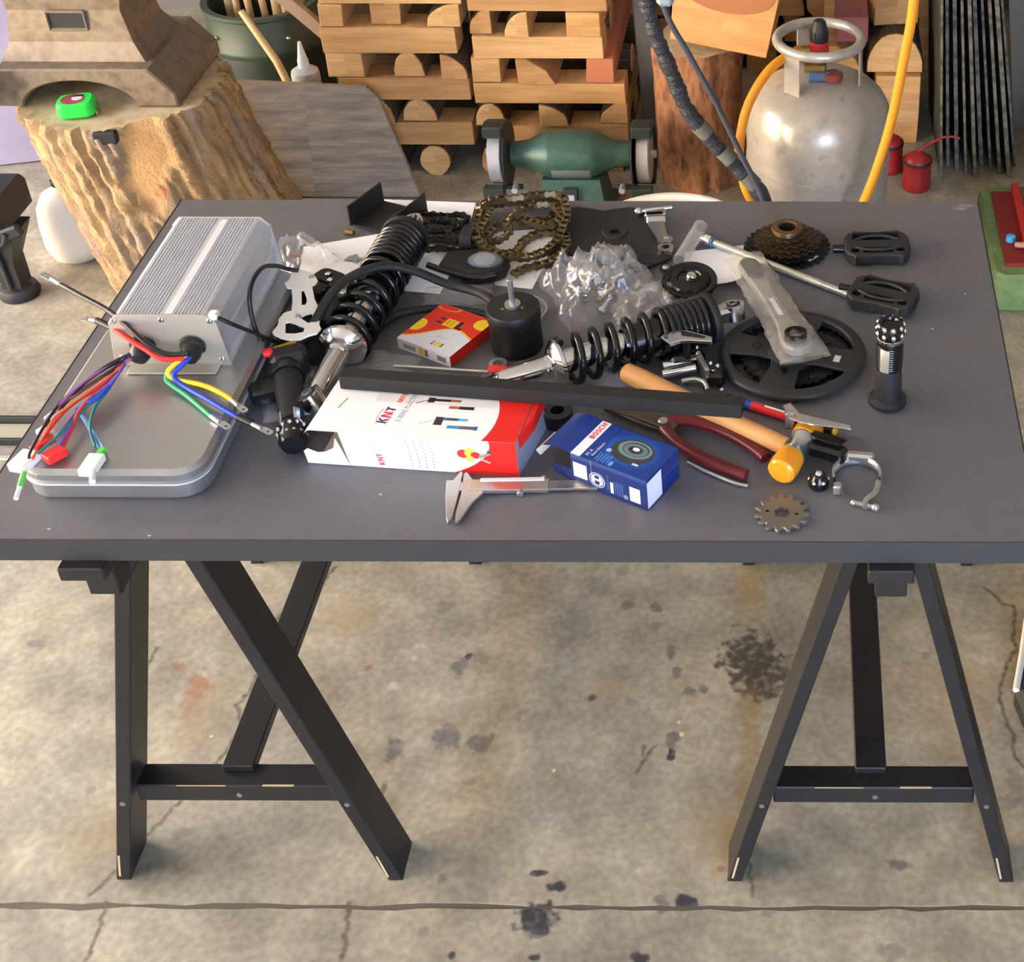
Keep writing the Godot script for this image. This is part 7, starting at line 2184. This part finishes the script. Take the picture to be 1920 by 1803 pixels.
	part(t, "cage_bridge", mb(t).box(Vector3(-0.013, 0.034, -1.533), Vector3(0.012, 0.026, 0.012), 0.002), M.zinc)
	part(t, "link_arm", mb(t).box(Vector3(0.036, 0.018, -1.488), Vector3(0.05, 0.02, 0.02), 0.004, Basis(Vector3.UP, -0.4)), M.gloss_black)
	# band: a standing C
	var arc := PackedVector3Array()
	for k in 25:
		var an := -0.35 + (PI * 1.22) * k / 24.0
		arc.append(Vector3(0.072 + cos(an) * 0.03, 0.0, -1.452 - sin(an) * 0.032))
	var band := mb(t)
	band.group(true)
	for k in 24:
		for s in 2:
			var q0 := arc[k]
			var q1 := arc[k + 1]
			var c := Vector3(0.072, 0, -1.452)
			var o0 := (q0 - c).normalized() * (0.0016 * (1 if s else -1))
			var o1 := (q1 - c).normalized() * (0.0016 * (1 if s else -1))
			var lo := Vector3(0, 0.002, 0)
			var hi := Vector3(0, 0.016, 0)
			if s == 0: band.quad(q0 + o0 + lo, q1 + o1 + lo, q1 + o1 + hi, q0 + o0 + hi)
			else: band.quad(q1 + o1 + lo, q0 + o0 + lo, q0 + o0 + hi, q1 + o1 + hi)
		var c2 := Vector3(0.072, 0.016, -1.452)
		var a1b := (arc[k] - Vector3(0.072, 0, -1.452)).normalized() * 0.0016
		var a2b := (arc[k + 1] - Vector3(0.072, 0, -1.452)).normalized() * 0.0016
		band.quad(arc[k] - a1b + Vector3(0, 0.016, 0), arc[k + 1] - a2b + Vector3(0, 0.016, 0), arc[k + 1] + a2b + Vector3(0, 0.016, 0), arc[k] + a1b + Vector3(0, 0.016, 0))
	part(t, "clamp_band", band, M.zinc)
	part(t, "hinge", mb(t).box(Vector3(0.068, 0.012, -1.486), Vector3(0.055, 0.012, 0.012), 0.003, Basis(Vector3.UP, -0.12)), M.zinc)
	part(t, "clamp_lug", mb(t).box(Vector3(0.047, 0.009, -1.428), Vector3(0.01, 0.014, 0.012), 0.002), M.zinc)
	part(t, "clamp_lug", mb(t).tube(curve([0.099, 0.009, -1.44, 0.094, 0.009, -1.42, 0.083, 0.008, -1.408, 0.08, 0.007, -1.396]), 0.0042, 10), M.zinc)
	part(t, "clamp_screw", mb(t).cyl(Vector3(0.066, 0.007, -1.404), Vector3(0.092, 0.007, -1.396), 0.003, 12).ball(Vector3(0.093, 0.007, -1.3955), Vector3.ONE * 0.0055, 12).ball(Vector3(0.066, 0.007, -1.404), Vector3.ONE * 0.004, 10), M.zinc)
	var kn := mb(t)
	kn.lathe([Vector2(0, 0), Vector2(0.012, 0), Vector2(0.0135, 0.004), Vector2(0.012, 0.014), Vector2(0.007, 0.02), Vector2(0, 0.02)], Transform3D(Basis(), Vector3(0.024, 0.0, -1.443)), 20)
	part(t, "adjuster_knob", kn, M.gloss_black)
	for k in 6: part(t, "knob_stud", mb(t).ball(Vector3(0.024 + cos(1.05 * k) * 0.011, 0.012, -1.443 + sin(1.05 * k) * 0.011), Vector3.ONE * 0.003, 8), M.chrome)
	part(t, "knob_screw", mb(t).ball(Vector3(0.024, 0.02, -1.443), Vector3(0.005, 0.004, 0.005), 12), M.zinc)

	# small steel sprocket
	var steel := mat("sprocket_steel", rgb(136, 130, 120), 0.36, 0.7)
	t = thing("drive_sprocket", "small grey steel sprocket lying alone near the front edge", "sprocket", Vector3(-0.021, TY, -1.388), 0.2)
	var sp := PackedVector2Array()
	for k in 12:
		var a := TAU * k / 12
		sp.append(Vector2(cos(a), sin(a)) * (0.0105 if k % 2 else 0.0082))
	part(t, "wheel", MB.new().prism(gear(15, 0.0272, 0.0338, 0.3), 0.0, 0.0055, Transform3D(), [sp, circle(0.0022, 10, Vector2(0.017, 0.006)), circle(0.0022, 10, Vector2(-0.017, -0.006))], 0.0008), steel)
